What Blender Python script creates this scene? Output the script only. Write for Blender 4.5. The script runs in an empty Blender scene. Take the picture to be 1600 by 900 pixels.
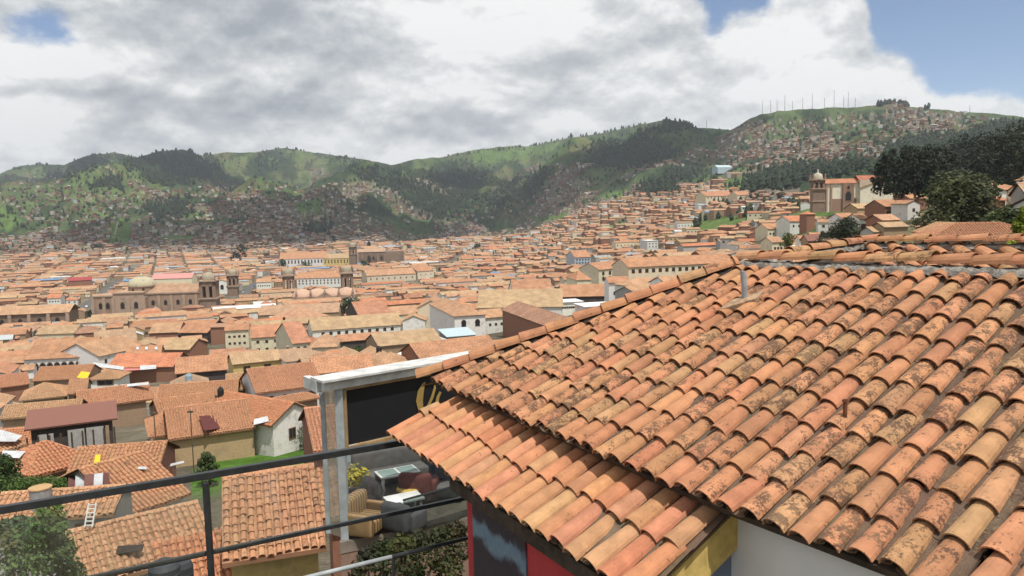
import bpy, math, random
import numpy as np
from mathutils import Vector, Matrix
random.seed(7); rng = np.random.default_rng(11)
R = math.radians
scene = bpy.context.scene
col = scene.collection

# ------------------------------------------------------------------ camera, sky, sun, exposure
FPX = 1200.0
PITCH, ROLL = R(5.57), R(1.2)
_F = Vector((0, math.cos(PITCH), -math.sin(PITCH)))
_r0 = Vector((1, 0, 0)); _u0 = Vector((0, math.sin(PITCH), math.cos(PITCH)))
_Rt = _r0 * math.cos(ROLL) - _u0 * math.sin(ROLL)
_Up = _r0 * math.sin(ROLL) + _u0 * math.cos(ROLL)
cam_data = bpy.data.cameras.new('camera'); cam = bpy.data.objects.new('camera', cam_data); col.objects.link(cam)
cam_data.sensor_width = 36.0; cam_data.lens = 36.0 * FPX / 1600.0
cam_data.clip_start = 0.1; cam_data.clip_end = 30000
m = Matrix((( _Rt.x, _Up.x, -_F.x, 0), (_Rt.y, _Up.y, -_F.y, 0), (_Rt.z, _Up.z, -_F.z, 0), (0, 0, 0, 1)))
cam.matrix_world = m
scene.camera = cam

SUN_EL = R(66); SH = Vector((0.50, -0.866, 0))
SUNV = Vector((SH.x * math.cos(SUN_EL), SH.y * math.cos(SUN_EL), math.sin(SUN_EL)))
sd = bpy.data.lights.new('sun', 'SUN'); sd.energy = 4.4; sd.angle = R(0.6); sd.color = (1.0, 0.955, 0.88)
sun = bpy.data.objects.new('sun', sd); col.objects.link(sun)
sun.rotation_euler = (-SUNV).to_track_quat('-Z', 'Y').to_euler()
scene.view_settings.view_transform = 'Standard'; scene.view_settings.look = 'None'
scene.view_settings.gamma = 1; scene.view_settings.use_curve_mapping = False
scene.view_settings.exposure = 0.04
scene.render.engine = 'CYCLES'
cy = scene.cycles
cy.use_denoising = True
cy.max_bounces = 5; cy.diffuse_bounces = 3; cy.glossy_bounces = 2; cy.transmission_bounces = 4; cy.transparent_max_bounces = 8; cy.volume_bounces = 0
cy.use_adaptive_sampling = True; cy.adaptive_threshold = 0.02
cy.caustics_reflective = False; cy.caustics_refractive = False

world = bpy.data.worlds.new('World'); scene.world = world; world.use_nodes = True

def pix_dir(px, py):
    return (_F + _Rt * ((px - 800) / FPX) + _Up * ((450 - py) / FPX))

class NT:
    """small helper to write node trees"""
    def __init__(s, tree): s.t = tree; s.n = tree.nodes; s.l = tree.links
    def new(s, typ, **kw):
        nd = s.n.new(typ)
        for k, v in kw.items():
            if k.startswith('_'): nd.inputs[k[1:].replace('_', ' ')].default_value = v
            else: setattr(nd, k, v)
        return nd
    def link(s, a, b): s.l.new(a, b)
    def put(s, sock, v):
        if hasattr(v, 'is_output') or hasattr(v, 'node'): s.l.new(v, sock)
        else: sock.default_value = v
    def math(s, op, a, b=None, c=None, clamp=False):
        nd = s.n.new('ShaderNodeMath'); nd.operation = op; nd.use_clamp = clamp
        s.put(nd.inputs[0], a)
        if b is not None: s.put(nd.inputs[1], b)
        if c is not None: s.put(nd.inputs[2], c)
        return nd.outputs[0]
    def vmath(s, op, a, b=None):
        nd = s.n.new('ShaderNodeVectorMath'); nd.operation = op
        s.put(nd.inputs[0], a)
        if b is not None: s.put(nd.inputs[1], b)
        return nd.outputs['Value'] if op in ('DOT_PRODUCT', 'LENGTH') else nd.outputs['Vector']
    def mix(s, fac, a, b, blend='MIX'):
        nd = s.n.new('ShaderNodeMix'); nd.data_type = 'RGBA'; nd.blend_type = blend
        s.put(nd.inputs[0], fac)
        for so, v in ((nd.inputs[6], a), (nd.inputs[7], b)):
            if isinstance(v, tuple) and len(v) == 3: v = (*v, 1)
            s.put(so, v)
        return nd.outputs[2]
    def ramp(s, fac, p0, p1, a=0.0, b=1.0):
        nd = s.n.new('ShaderNodeMapRange'); nd.interpolation_type = 'SMOOTHSTEP'
        s.put(nd.inputs[0], fac)
        nd.inputs[1].default_value = p0; nd.inputs[2].default_value = p1
        nd.inputs[3].default_value = a; nd.inputs[4].default_value = b
        return nd.outputs[0]
    def noise(s, vec, scale, detail=4, rough=0.55, dist=0.0):
        nd = s.n.new('ShaderNodeTexNoise'); nd.inputs['Scale'].default_value = scale
        nd.inputs['Detail'].default_value = detail; nd.inputs['Roughness'].default_value = rough
        nd.inputs['Distortion'].default_value = dist
        if vec is not None: s.l.new(vec, nd.inputs['Vector'])
        return nd.outputs['Fac']

def build_world():
    N = NT(world.node_tree)
    for nd in list(N.n): N.n.remove(nd)
    out = N.new('ShaderNodeOutputWorld')
    sky = N.new('ShaderNodeTexSky'); sky.sky_type = 'NISHITA'; sky.sun_disc = False
    sky.sun_elevation = SUN_EL; sky.sun_rotation = math.atan2(SH.x, SH.y); sky.altitude = 3400
    bg1 = N.new('ShaderNodeBackground'); bg1.inputs['Strength'].default_value = 0.13
    N.link(sky.outputs[0], bg1.inputs[0])
    tc = N.new('ShaderNodeTexCoord')
    d = tc.outputs['Generated']
    sep = N.new('ShaderNodeSeparateXYZ'); N.link(d, sep.inputs[0])
    z = N.math('MAXIMUM', sep.outputs[2], 0.0)
    zz = N.math('ADD', z, 0.26)
    def plane(off):
        cmb = N.new('ShaderNodeCombineXYZ')
        N.link(sep.outputs[0], cmb.inputs[0]); N.link(sep.outputs[1], cmb.inputs[1])
        N.link(N.math('MULTIPLY', N.math('ADD', z, off), 1.75), cmb.inputs[2])
        return cmb.outputs[0]
    # cloud decks in real directions of the sky: (direction, half width, amount)
    def lobes(lst):
        acc = 0.0
        for (px, py, w, amt) in lst:
            v = pix_dir(px, py).normalized()
            dt = N.vmath('DOT_PRODUCT', d, (v.x, v.y, v.z))
            ang = w / FPX
            f = N.ramp(dt, math.cos(ang * 1.5), math.cos(ang * 0.2), 0, amt)
            acc = N.math('ADD', acc, f) if acc != 0.0 else f
        return acc
    p0 = plane(0.0); p1 = plane(0.028)
    n0 = N.noise(p0, 3.6, 10, 0.56, 0.15)
    n1 = N.noise(p1, 3.6, 10, 0.56, 0.15)
    nb = N.noise(p0, 1.7, 3, 0.5)
    cover = lobes([(1475, 0, 180, -0.40), (1600, 40, 140, -0.36), (1145, 12, 66, -0.34), (88, 84, 50, -0.12), (1245, 48, 80, 0.36), (1400, 108, 50, 0.14), (1460, 170, 90, 0.26), (1600, 180, 90, 0.30), (1300, 150, 120, 0.2),
                   (480, 60, 300, 0.14), (700, 170, 300, 0.12), (1000, 60, 130, 0.12), (1060, 130, 110, 0.12), (230, 150, 160, .12)])
    dens = N.math('ADD', N.math('ADD', n0, cover), 0.13)
    dens = N.math('ADD', dens, N.math('MULTIPLY', N.math('SUBTRACT', N.noise(p0, 9.0, 7, 0.62), 0.5), 0.24))
    mask = N.ramp(dens, 0.46, 0.56)
    # sunlit tops against thick shaded bases
    m0 = N.noise(p0, 11.0, 8, 0.55, .2); m1 = N.noise(plane(0.009), 11.0, 8, 0.55, .2)
    lit = N.math('ADD', N.math('MULTIPLY', N.math('SUBTRACT', n0, n1), 4.6), N.math('MULTIPLY', N.math('SUBTRACT', m0, m1), 1.7))
    bias = lobes([(250, 40, 260, -0.30), (480, 80, 170, -0.12), (40, 130, 75, 0.26), (25, 235, 75, 0.35), (720, 190, 170, 0.08), (600, 110, 150, 0.04), (820, 60, 200, -0.02),
                  (1080, 90, 110, -0.10), (1000, 130, 120, -0.08), (1235, 35, 80, 0.26), (1235, 95, 70, -0.1), (1180, 150, 90, 0.1), (1420, 150, 170, -0.04), (430, 170, 150, -0.02), (830, 200, 90, 0.04), (160, 190, 70, -0.16)])
    b = N.math('ADD', N.math('ADD', N.math('MULTIPLY', N.math('SUBTRACT', nb, 0.5), 0.7), lit), bias)
    b = N.math('ADD', b, 0.80)
    cr = N.n.new('ShaderNodeValToRGB'); N.link(b, cr.inputs[0])
    cr.color_ramp.elements[0].position = 0.0; cr.color_ramp.elements[0].color = (0.38, 0.41, 0.45, 1)
    cr.color_ramp.elements[1].position = 1.0; cr.color_ramp.elements[1].color = (.97, .97, .965, 1)
    e = cr.color_ramp.elements.new(0.42); e.color = (0.56, 0.59, 0.62, 1)
    e = cr.color_ramp.elements.new(0.72); e.color = (0.76, 0.775, 0.785, 1)
    bg2 = N.new('ShaderNodeBackground'); bg2.inputs['Strength'].default_value = 1.0
    N.link(cr.outputs[0], bg2.inputs[0])
    mx = N.new('ShaderNodeMixShader'); N.link(mask, mx.inputs[0]); N.link(bg1.outputs[0], mx.inputs[1]); N.link(bg2.outputs[0], mx.inputs[2])
    N.link(mx.outputs[0], out.inputs[0])
build_world()

# ------------------------------------------------------------------ pixels of the photograph <-> places in the world (eye at the origin)
def proj(P):
    P = Vector(P); w = P.dot(_F)
    if w < 0.05: return (-9999, -9999)
    return (800 + FPX * P.dot(_Rt) / w, 450 - FPX * P.dot(_Up) / w)
def proj_np(X, Y, Z):
    w = X * _F.x + Y * _F.y + Z * _F.z
    w = np.where(w < 1, 1, w)
    return (800 + FPX * (X * _Rt.x + Y * _Rt.y + Z * _Rt.z) / w, 450 - FPX * (X * _Up.x + Y * _Up.y + Z * _Up.z) / w)
def at_z(px, py, z):
    d = pix_dir(px, py); return d * (z / d.z)
def at_D(px, py, D):
    d = pix_dir(px, py); return d * (D / math.hypot(d.x, d.y))
def hit(px, py, P0, n):
    d = pix_dir(px, py); return d * (P0.dot(n) / d.dot(n))

# ------------------------------------------------------------------ tags and mesh builder
def tag(o, label=None, cat=None, group=None, kind=None):
    if label: o['label'] = label
    if cat: o['category'] = cat
    if group: o['group'] = group
    if kind: o['kind'] = kind
    return o
def empty(name, loc, rz=0.0):
    o = bpy.data.objects.new(name, None); col.objects.link(o); o.location = loc; o.rotation_euler = (0, 0, rz)
    o.empty_display_size = 0.3
    return o
class MB:
    def __init__(s): s.v = []; s.f = []; s.mi = []; s.c = []; s.uv = []
    def add(s, verts, faces, mat=0, c=(1, 1, 1, 0), uv=None):
        o = len(s.v); s.v.extend(verts)
        if len(c) == 3: c = (*c, 0.0)
        for i, f in enumerate(faces):
            s.f.append(tuple(o + j for j in f)); s.mi.append(mat); s.c.append(c)
            s.uv.append(None if uv is None else [uv[j] for j in f])
    def quad(s, a, b, c_, d, mat=0, c=(1, 1, 1, 0), uv=None): s.add([a, b, c_, d], [(0, 1, 2, 3)], mat, c, uv)
    def box(s, x0, x1, y0, y1, z0, z1, mat=0, c=(1, 1, 1, 0), M=None, bottom=True):
        vs = [(x0, y0, z0), (x1, y0, z0), (x1, y1, z0), (x0, y1, z0), (x0, y0, z1), (x1, y0, z1), (x1, y1, z1), (x0, y1, z1)]
        if M is not None: vs = [tuple(M @ Vector(v)) for v in vs]
        fs = [(0, 1, 5, 4), (1, 2, 6, 5), (2, 3, 7, 6), (3, 0, 4, 7), (4, 5, 6, 7)]
        if bottom: fs.append((3, 2, 1, 0))
        s.add(vs, fs, mat, c)
    def tube(s, pts, rad, seg=8, mat=0, c=(1, 1, 1, 0), caps=True):
        pts = [Vector(p) for p in pts]
        if not isinstance(rad, (list, tuple)): rad = [rad] * len(pts)
        vs = []
        ref = Vector((0.31, 0.17, 0.94))
        for i, p in enumerate(pts):
            t = (pts[min(i + 1, len(pts) - 1)] - pts[max(i - 1, 0)]).normalized()
            a = t.cross(ref)
            if a.length < 0.05: a = t.cross(Vector((1, 0, 0)))
            a.normalize(); b = t.cross(a)
            for k in range(seg):
                th = 2 * math.pi * k / seg
                vs.append(tuple(p + (a * math.cos(th) + b * math.sin(th)) * rad[i]))
        fs = []
        for i in range(len(pts) - 1):
            for k in range(seg):
                k2 = (k + 1) % seg
                fs.append((i * seg + k, i * seg + k2, (i + 1) * seg + k2, (i + 1) * seg + k))
        if caps:
            fs.append(tuple(reversed(range(seg)))); fs.append(tuple((len(pts) - 1) * seg + k for k in range(seg)))
        s.add(vs, fs, mat, c)
    def lathe(s, prof, cx=0, cy=0, seg=16, mat=0, c=(1, 1, 1, 0), sx=1, sy=1, a0=0.0):
        vs = []
        for (r, z) in prof:
            for k in range(seg):
                th = 2 * math.pi * (k + a0) / seg
                vs.append((cx + r * sx * math.cos(th), cy + r * sy * math.sin(th), z))
        fs = []
        for i in range(len(prof) - 1):
            for k in range(seg):
                k2 = (k + 1) % seg
                fs.append((i * seg + k, i * seg + k2, (i + 1) * seg + k2, (i + 1) * seg + k))
        fs.append(tuple(reversed(range(seg)))); fs.append(tuple((len(prof) - 1) * seg + k for k in range(seg)))
        s.add(vs, fs, mat, c)
    def build(s, name, mats, parent=None, smooth=False, loc=None, bevel=0):
        me = bpy.data.meshes.new(name)
        me.from_pydata(s.v, [], s.f)
        if not isinstance(mats, (list, tuple)): mats = [mats]
        for mt in mats: me.materials.append(mt)
        if len(s.f):
            me.polygons.foreach_set('material_index', np.array(s.mi, dtype=np.int32))
            cnt = np.array([len(f) for f in s.f])
            ca = me.color_attributes.new('Col', 'FLOAT_COLOR', 'CORNER')
            ca.data.foreach_set('color', np.repeat(np.array(s.c, dtype=np.float32), cnt, axis=0).ravel())
            if any(u is not None for u in s.uv):
                ul = me.uv_layers.new(name='UVMap')
                flat = []
                for u, f in zip(s.uv, s.f):
                    if u is None: flat.extend([0.0, 0.0] * len(f))
                    else:
                        for q in u: flat.extend(q)
                ul.data.foreach_set('uv', flat)
            if smooth: me.polygons.foreach_set('use_smooth', [True] * len(s.f))
        me.update()
        o = bpy.data.objects.new(name, me); col.objects.link(o)
        if parent is not None: o.parent = parent
        if loc is not None: o.location = loc
        if bevel:
            b = o.modifiers.new('bevel', 'BEVEL'); b.width = bevel; b.segments = 2; b.limit_method = 'ANGLE'
        return o
def clone(o, parent=None, loc=None, rot=None, scale=None):
    c = o.copy(); col.objects.link(c); c.parent = parent
    if loc is not None: c.location = loc
    if rot is not None: c.rotation_euler = rot
    if scale is not None: c.scale = scale
    return c
def copy_tree(o, parent=None):
    c = o.copy(); col.objects.link(c); c.parent = parent
    for ch in list(o.children): copy_tree(ch, c)
    return c

# ------------------------------------------------------------------ materials
def mat_base(name):
    m = bpy.data.materials.new(name); m.use_nodes = True
    N = NT(m.node_tree); b = N.n.get('Principled BSDF')
    b.inputs['Specular IOR Level'].default_value = 0.25
    return m, N, b
def attr(N, name='Col'):
    a = N.new('ShaderNodeVertexColor'); a.layer_name = name; return a
def plain(name, rgb, rough=0.8, metal=0.0, var=0.12, scale=3.0, bump=0.0, spec=0.25):
    m, N, b = mat_base(name)
    tc = N.new('ShaderNodeTexCoord')
    n = N.noise(tc.outputs['Object'], scale, 6, 0.6)
    k = N.ramp(n, 0.3, 0.7, 1 - var, 1 + var)
    c = N.mix(1.0, (*rgb, 1), k, 'MULTIPLY')
    N.link(c, b.inputs['Base Color']); b.inputs['Roughness'].default_value = rough; b.inputs['Metallic'].default_value = metal
    b.inputs['Specular IOR Level'].default_value = spec
    if bump:
        bp = N.new('ShaderNodeBump'); bp.inputs['Strength'].default_value = 1; bp.inputs['Distance'].default_value = bump
        N.link(N.noise(tc.outputs['Object'], scale * 4, 6, 0.6), bp.inputs['Height']); N.link(bp.outputs[0], b.inputs['Normal'])
    return m
def mk_tile():      # clay tile, base colour per tile, lichen amount in alpha
    m, N, b = mat_base('clay_tile')
    a = attr(N); tc = N.new('ShaderNodeTexCoord'); P = tc.outputs['Object']
    n1 = N.noise(P, 5.0, 5, 0.6); n2 = N.noise(P, 45, 8, 0.72); n3 = N.noise(P, 9, 3, 0.5); n4 = N.noise(P, 150, 3, 0.6)
    c = N.mix(1.0, a.outputs[0], N.ramp(n1, 0.3, 0.72, 0.80, 1.17), 'MULTIPLY')
    c = N.mix(N.ramp(n4, 0.45, 0.75, 0, 0.25), c, (0.48, 0.28, 0.16), 'MIX')
    th = N.math('ADD', N.math('MULTIPLY', a.outputs[1], 0.30), N.math('MULTIPLY', N.math('SUBTRACT', n3, 0.5), 0.75))
    sp = N.ramp(N.math('ADD', n2, th), 0.665, 0.775)
    n5 = N.noise(P, 2.2, 4, 0.6)
    lich = N.mix(N.ramp(n5, 0.45, 0.6), (0.075, 0.042, 0.030), (0.12, 0.075, 0.045))
    c = N.mix(N.math('MULTIPLY', sp, 0.85), c, lich)
    yl = N.ramp(N.math('ADD', N.noise(P, 28, 6, 0.7), N.math('MULTIPLY', a.outputs[1], 0.12)), 0.64, 0.72, 0, 0.2)
    c = N.mix(yl, c, (0.46, 0.36, 0.17))
    N.link(c, b.inputs['Base Color']); b.inputs['Roughness'].default_value = 0.88
    bp = N.new('ShaderNodeBump'); bp.inputs['Distance'].default_value = 0.004; bp.inputs['Strength'].default_value = 0.8
    N.link(N.math('ADD', n2, N.math('MULTIPLY', n1, 1.5)), bp.inputs['Height']); N.link(bp.outputs[0], b.inputs['Normal'])
    return m
def mk_roof():      # clay roofs of the town: colour per roof face, rows of tiles as relief, UV in metres
    m, N, b = mat_base('clay_roof')
    a = attr(N); tc = N.new('ShaderNodeTexCoord'); uv = N.new('ShaderNodeUVMap'); P = tc.outputs['Object']
    sep = N.new('ShaderNodeSeparateXYZ'); N.link(uv.outputs[0], sep.inputs[0])
    wv = N.math('ABSOLUTE', N.math('SINE', N.math('MULTIPLY', sep.outputs[0], math.pi / 0.30)))
    fr = N.math('FRACT', N.math('DIVIDE', sep.outputs[1], 0.36))
    bw = N.new('ShaderNodeTexNoise'); bw.noise_dimensions = '3D'; bw.inputs['Scale'].default_value = 1.0; bw.inputs['Detail'].default_value = 1
    mp = N.new('ShaderNodeMapping'); mp.inputs['Scale'].default_value = (3.3, 2.8, 1); N.link(uv.outputs[0], mp.inputs[0]); N.link(mp.outputs[0], bw.inputs['Vector'])
    n1 = N.noise(P, 0.35, 5, 0.6); n2 = N.noise(P, 1.6, 6, 0.7)
    c = N.mix(1.0, a.outputs[0], N.ramp(n1, 0.3, 0.7, 0.80, 1.16), 'MULTIPLY')
    c = N.mix(1.0, c, N.ramp(bw.outputs[0], 0.3, 0.7, 0.72, 1.25), 'MULTIPLY')
    c = N.mix(N.ramp(n2, 0.54, 0.74, 0, 0.26), c, (0.20, 0.125, 0.085))
    N.link(c, b.inputs['Base Color']); b.inputs['Roughness'].default_value = 0.9
    bp = N.new('ShaderNodeBump'); bp.inputs['Distance'].default_value = 0.09; bp.inputs['Strength'].default_value = 1.0
    N.link(N.math('ADD', wv, N.math('MULTIPLY', fr, -0.3)), bp.inputs['Height']); N.link(bp.outputs[0], b.inputs['Normal'])
    return m
def mk_vc(name, rough=0.9, dirt=(0.16, 0.13, 0.10), amt=0.45, scale=0.6, bump=0.01):
    m, N, b = mat_base(name)
    a = attr(N); tc = N.new('ShaderNodeTexCoord'); P = tc.outputs['Object']
    n1 = N.noise(P, scale, 7, 0.65); n2 = N.noise(P, scale * 7, 4, 0.6)
    c = N.mix(1.0, a.outputs[0], N.ramp(n2, 0.3, 0.7, 0.9, 1.08), 'MULTIPLY')
    c = N.mix(N.ramp(n1, 0.5, 0.75, 0, amt), c, dirt)
    N.link(c, b.inputs['Base Color']); b.inputs['Roughness'].default_value = rough
    if bump:
        bp = N.new('ShaderNodeBump'); bp.inputs['Distance'].default_value = bump; N.link(n2, bp.inputs['Height']); N.link(bp.outputs[0], b.inputs['Normal'])
    return m
def mk_leaf():
    m, N, b = mat_base('foliage')
    a = attr(N); N.link(a.outputs[0], b.inputs['Base Color']); b.inputs['Roughness'].default_value = 0.7
    tr = N.new('ShaderNodeBsdfTranslucent'); N.link(a.outputs[0], tr.inputs[0])
    mx = N.new('ShaderNodeMixShader'); mx.inputs[0].default_value = 0.25
    N.link(b.outputs[0], mx.inputs[1]); N.link(tr.outputs[0], mx.inputs[2]); N.link(mx.outputs[0], N.n['Material Output'].inputs[0])
    return m
def mk_glass(name, tint=(0.93, 0.96, 0.95), refl=0.10, film=0.05):
    m, N, b = mat_base(name); N.n.remove(b)
    t = N.new('ShaderNodeBsdfTransparent'); t.inputs[0].default_value = (*tint, 1)
    g = N.new('ShaderNodeBsdfGlossy'); g.inputs['Roughness'].default_value = 0.02
    df = N.new('ShaderNodeBsdfDiffuse'); df.inputs[0].default_value = (0.5, 0.5, 0.48, 1)
    lw = N.new('ShaderNodeLayerWeight'); lw.inputs[0].default_value = 0.25
    f = N.math('ADD', N.math('MULTIPLY', lw.outputs['Fresnel'], 0.6), refl, clamp=True)
    m1 = N.new('ShaderNodeMixShader'); N.link(f, m1.inputs[0]); N.link(t.outputs[0], m1.inputs[1]); N.link(g.outputs[0], m1.inputs[2])
    tc = N.new('ShaderNodeTexCoord'); dn = N.ramp(N.noise(tc.outputs['Object'], 2.5, 6, 0.6), 0.35, 0.75, film * 0.3, film * 1.8)
    m2 = N.new('ShaderNodeMixShader'); N.link(dn, m2.inputs[0]); N.link(m1.outputs[0], m2.inputs[1]); N.link(df.outputs[0], m2.inputs[2])
    N.link(m2.outputs[0], N.n['Material Output'].inputs[0])
    return m
M_TILE = mk_tile(); M_ROOF = mk_roof(); M_WALL = mk_vc('plaster'); M_STONE = mk_vc('stone', 0.95, (0.10, 0.08, 0.065), 0.6, 0.25, 0.05)
M_FAR = mk_vc('far_house', 0.9, (0.15, 0.12, 0.10), 0.15, 0.1, 0)
M_LEAF = mk_leaf()
M_BARK = plain('bark', (0.11, 0.085, 0.06), 0.95, 0, 0.3, 4, 0.02)
M_PANE = plain('window_pane', (0.025, 0.025, 0.03), 0.25, 0, 0.3, 1, 0, 0.5)
M_WFRAME = plain('window_frame', (0.16, 0.10, 0.06), 0.7)
M_BLACKSTEEL = plain('black_steel', (0.022, 0.024, 0.026), 0.38, 0.0, 0.25, 8, 0, 0.5)
M_GREYSTEEL = plain('grey_painted_steel', (0.34, 0.37, 0.38), 0.6, 0.0, 0.18, 3, 0.002)
M_SHEET = plain('metal_sheet', (0.55, 0.57, 0.58), 0.45, 0.1, 0.15, 1.2)
M_GLASS = mk_glass('clear_glass'); M_GLASSD = mk_glass('dark_glass', (0.30, 0.35, 0.32), 0.06, 0.04)
M_CEMENT = plain('cement', (0.24, 0.22, 0.195), 0.95, 0, 0.55, 9, 0.03)
M_VC = mk_vc('painted', 0.75, (0.12, 0.10, 0.08), 0.2, 1.5, 0.002)

def clay(kind=None):
    """albedo of one fired clay tile or roof"""
    t = kind if kind is not None else random.random()
    if t < 0.44: c = (0.425, 0.192, 0.100)
    elif t < 0.72: c = (0.44, 0.215, 0.108)
    elif t < 0.88: c = (0.42, 0.236, 0.118)
    elif t < 0.95: c = (0.43, 0.205, 0.112)
    else: c = (0.43, 0.18, 0.095)
    k = random.uniform(0.80, 1.04)
    return tuple(v * k * random.uniform(0.96, 1.04) for v in c)

# ------------------------------------------------------------------ terrain (polar sheet round the eye, true heights in metres)
TD = [2, 20, 29, 37, 59, 100, 130, 180, 240, 350, 500, 700, 1000, 1300, 1800, 2500, 3500, 4500, 5500, 7500]
TX = [-600, 0, 200, 400, 600, 800, 1000, 1200, 1400, 1600, 2200]
TZ = {
 -600: [-12,-12,-15.5,-19,-24,-28,-31,-38,-44,-56,-68,-75,-80,-82,-80,-60, 10, 130, 300, 180],
 0:    [-12,-12,-15.5,-19,-24,-28,-31,-38,-44,-56,-68,-75,-80,-82,-80,-62, 15, 120, 300, 200],
 200:  [-12,-12,-15.5,-19,-24,-28,-31,-38,-44,-56,-68,-75,-80,-82,-78,-48, 50, 200, 458, 250],
 400:  [-12,-12,-15.5,-19,-24,-28,-31,-38,-44,-56,-68,-75,-80,-82,-76,-40, 70, 230, 480, 250],
 600:  [-12,-12,-15.5,-19,-24,-28,-31,-38,-44,-55,-66,-73,-78,-80,-72,-22, 100, 230, 375, 200],
 800:  [-12,-12,-15,-18,-22,-26,-29,-35,-40,-48,-58,-66,-70,-70,-55, 10, 170, 330, 480, 300],
 1000: [-12,-12,-14,-16,-19,-22,-24,-29,-32,-38,-42,-41,-34,-20, 20, 110, 300, 490, 400, 300],
 1200: [-12,-11,-12,-13,-14,-15,-17,-20,-22,-26,-22,-8, 12, 40, 105, 235, 400, 300, 200, 100],
 1400: [-12,-10,-10,-10,-10,-9,-9,-10,-10,-6, 5, 14, 32, 70, 150, 275, 430, 300, 200, 100],
 1600: [-12,-9,-8,-8,-7,-6,-5,-4,-2, 5, 10, 18, 34, 75, 150, 260, 370, 300, 200, 100],
 2200: [-12,-8,-6,-6,-4,-1, 0, 2, 6, 16, 32, 70, 100, 140, 220, 320, 400, 320, 250, 200],
}
SKY = [(-600, 300), (-200, 290), (0, 272), (25, 260), (65, 257), (100, 258), (135, 243), (180, 237), (212, 247), (245, 236), (285, 233), (315, 244), (355, 238), (400, 238),
       (445, 231), (475, 236), (520, 242), (575, 250), (610, 258), (650, 249), (690, 246), (730, 236), (780, 229), (830, 228), (880, 217), (930, 210), (1000, 194), (1045, 187),
       (1090, 199), (1120, 201), (1142, 204), (1165, 189), (1190, 178), (1230, 172), (1290, 169), (1350, 166), (1390, 163), (1430, 168), (1500, 174), (1560, 177), (1600, 184), (1900, 200), (2400, 220)]
def vnoise(x, y, seed=0):
    xi = np.floor(x).astype(np.int64); yi = np.floor(y).astype(np.int64); xf = x - xi; yf = y - yi
    xf = xf * xf * (3 - 2 * xf); yf = yf * yf * (3 - 2 * yf)
    def h(a, b):
        n = (a * 374761393 + b * 668265263 + seed * 982451653) & 0xFFFFFFFF
        n = ((n ^ (n >> 13)) * 1274126177) & 0xFFFFFFFF
        return ((n ^ (n >> 16)) & 0xFFFF) / 65535.0
    return (h(xi, yi) * (1 - xf) + h(xi + 1, yi) * xf) * (1 - yf) + (h(xi, yi + 1) * (1 - xf) + h(xi + 1, yi + 1) * xf) * yf
def fbm(x, y, oct=5, seed=0):
    s = 0; a = 0.5; t = 0
    for i in range(oct):
        s = s + a * vnoise(x, y, seed + i); t += a; a *= 0.5; x = x * 2.03 + 17.1; y = y * 2.03 + 5.7
    return s / t
def ridged(x, y, oct=5, seed=0):
    s = 0; a = 0.5; t = 0
    for i in range(oct):
        s = s + a * (1 - np.abs(2 * vnoise(x, y, seed + i) - 1)); t += a; a *= 0.52; x = x * 2.1 + 7.1; y = y * 2.1 + 3.7
    return s / t
AZ = np.concatenate([np.arange(-180, -60, 4.0), np.arange(-60, -38, 0.8), np.arange(-38, 38, 0.1), np.arange(38, 60, 0.8), np.arange(60, 180.1, 4.0)]) * math.pi / 180
DD = np.concatenate([np.geomspace(2, 180, 60, endpoint=False), np.geomspace(180, 1500, 110, endpoint=False), np.geomspace(1500, 7500, 190)])
def build_height():
    tz = np.array([TZ[x] for x in TX], dtype=float)
    ld = np.log(DD); lt = np.log(TD)
    prof = np.array([np.interp(ld, lt, r) for r in tz])                    # columns x distance
    for _ in range(3):                                                     # soften kinks
        k = prof.copy(); k[:, 1:-1] = (prof[:, :-2] + 2 * prof[:, 1:-1] + prof[:, 2:]) / 4; prof = k
    u = np.where(np.abs(AZ) < 1.2, np.tan(np.clip(AZ, -1.2, 1.2)), np.sign(AZ) * 2.6)
    pxs = 800 + FPX * u
    idx = np.clip(np.searchsorted(TX, pxs) - 1, 0, len(TX) - 2)
    x0 = np.array(TX)[idx]; x1 = np.array(TX)[idx + 1]
    t = np.clip((pxs - x0) / (x1 - x0), 0, 1); t = t * t * (3 - 2 * t) * 0.5 + t * 0.5
    H = prof[idx] * (1 - t)[:, None] + prof[idx + 1] * t[:, None]
    A, Dg = np.meshgrid(AZ, DD, indexing='ij')
    X = Dg * np.sin(A); Y = Dg * np.cos(A)
    w = np.clip((Dg - 1300) / 2200, 0, 1); w = w * w * (3 - 2 * w)
    wx = X + 260 * (fbm(X / 900, Y / 900, 3, 50) - 0.5); wy = Y + 260 * (fbm(X / 900, Y / 900, 3, 60) - 0.5)
    H = H + w * ((ridged(wx / 1150, wy / 1150, 6, 3) - 0.56) * 620)
    w2 = np.clip((Dg - 120) / 600, 0, 1) * (1 - w)
    H = H + w2 * (fbm(X / 180, Y / 180, 3, 9) - 0.5) * 7
    # bring the crest of every bearing to the height it has in the valley's outline
    sx = np.array([p[0] for p in SKY], float); sy = np.array([p[1] for p in SKY], float)
    Tt = []
    for a, uu in zip(AZ, u):
        if abs(a) > 1.1: Tt.append(0.06); continue
        px = 800 + FPX * uu
        for _ in range(3):
            y = np.interp(px, sx, sy); d = pix_dir(px, y); cu = d.x / d.y; px += (uu - cu) * FPX * 0.95
        d = pix_dir(px, np.interp(px, sx, sy)); Tt.append(d.z / math.hypot(d.x, d.y))
    Tt = np.array(Tt)
    jit = (fbm(AZ * 90, AZ * 0 + 3.3, 3, 77) - 0.5) * 0.003
    Tt = Tt + jit
    far = DD > 1500
    for _ in range(5):
        E = H / Dg; Ef = np.where(far[None, :], E, -9)
        k = Ef.argmax(1); mx = Ef.max(1); dk = DD[k]
        ww = np.clip((np.log(Dg) - math.log(1300)) / (np.log(dk)[:, None] - math.log(1300)), 0, 1)
        H = H + (Tt - mx)[:, None] * Dg * ww
    return H, X, Y, Dg
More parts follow.
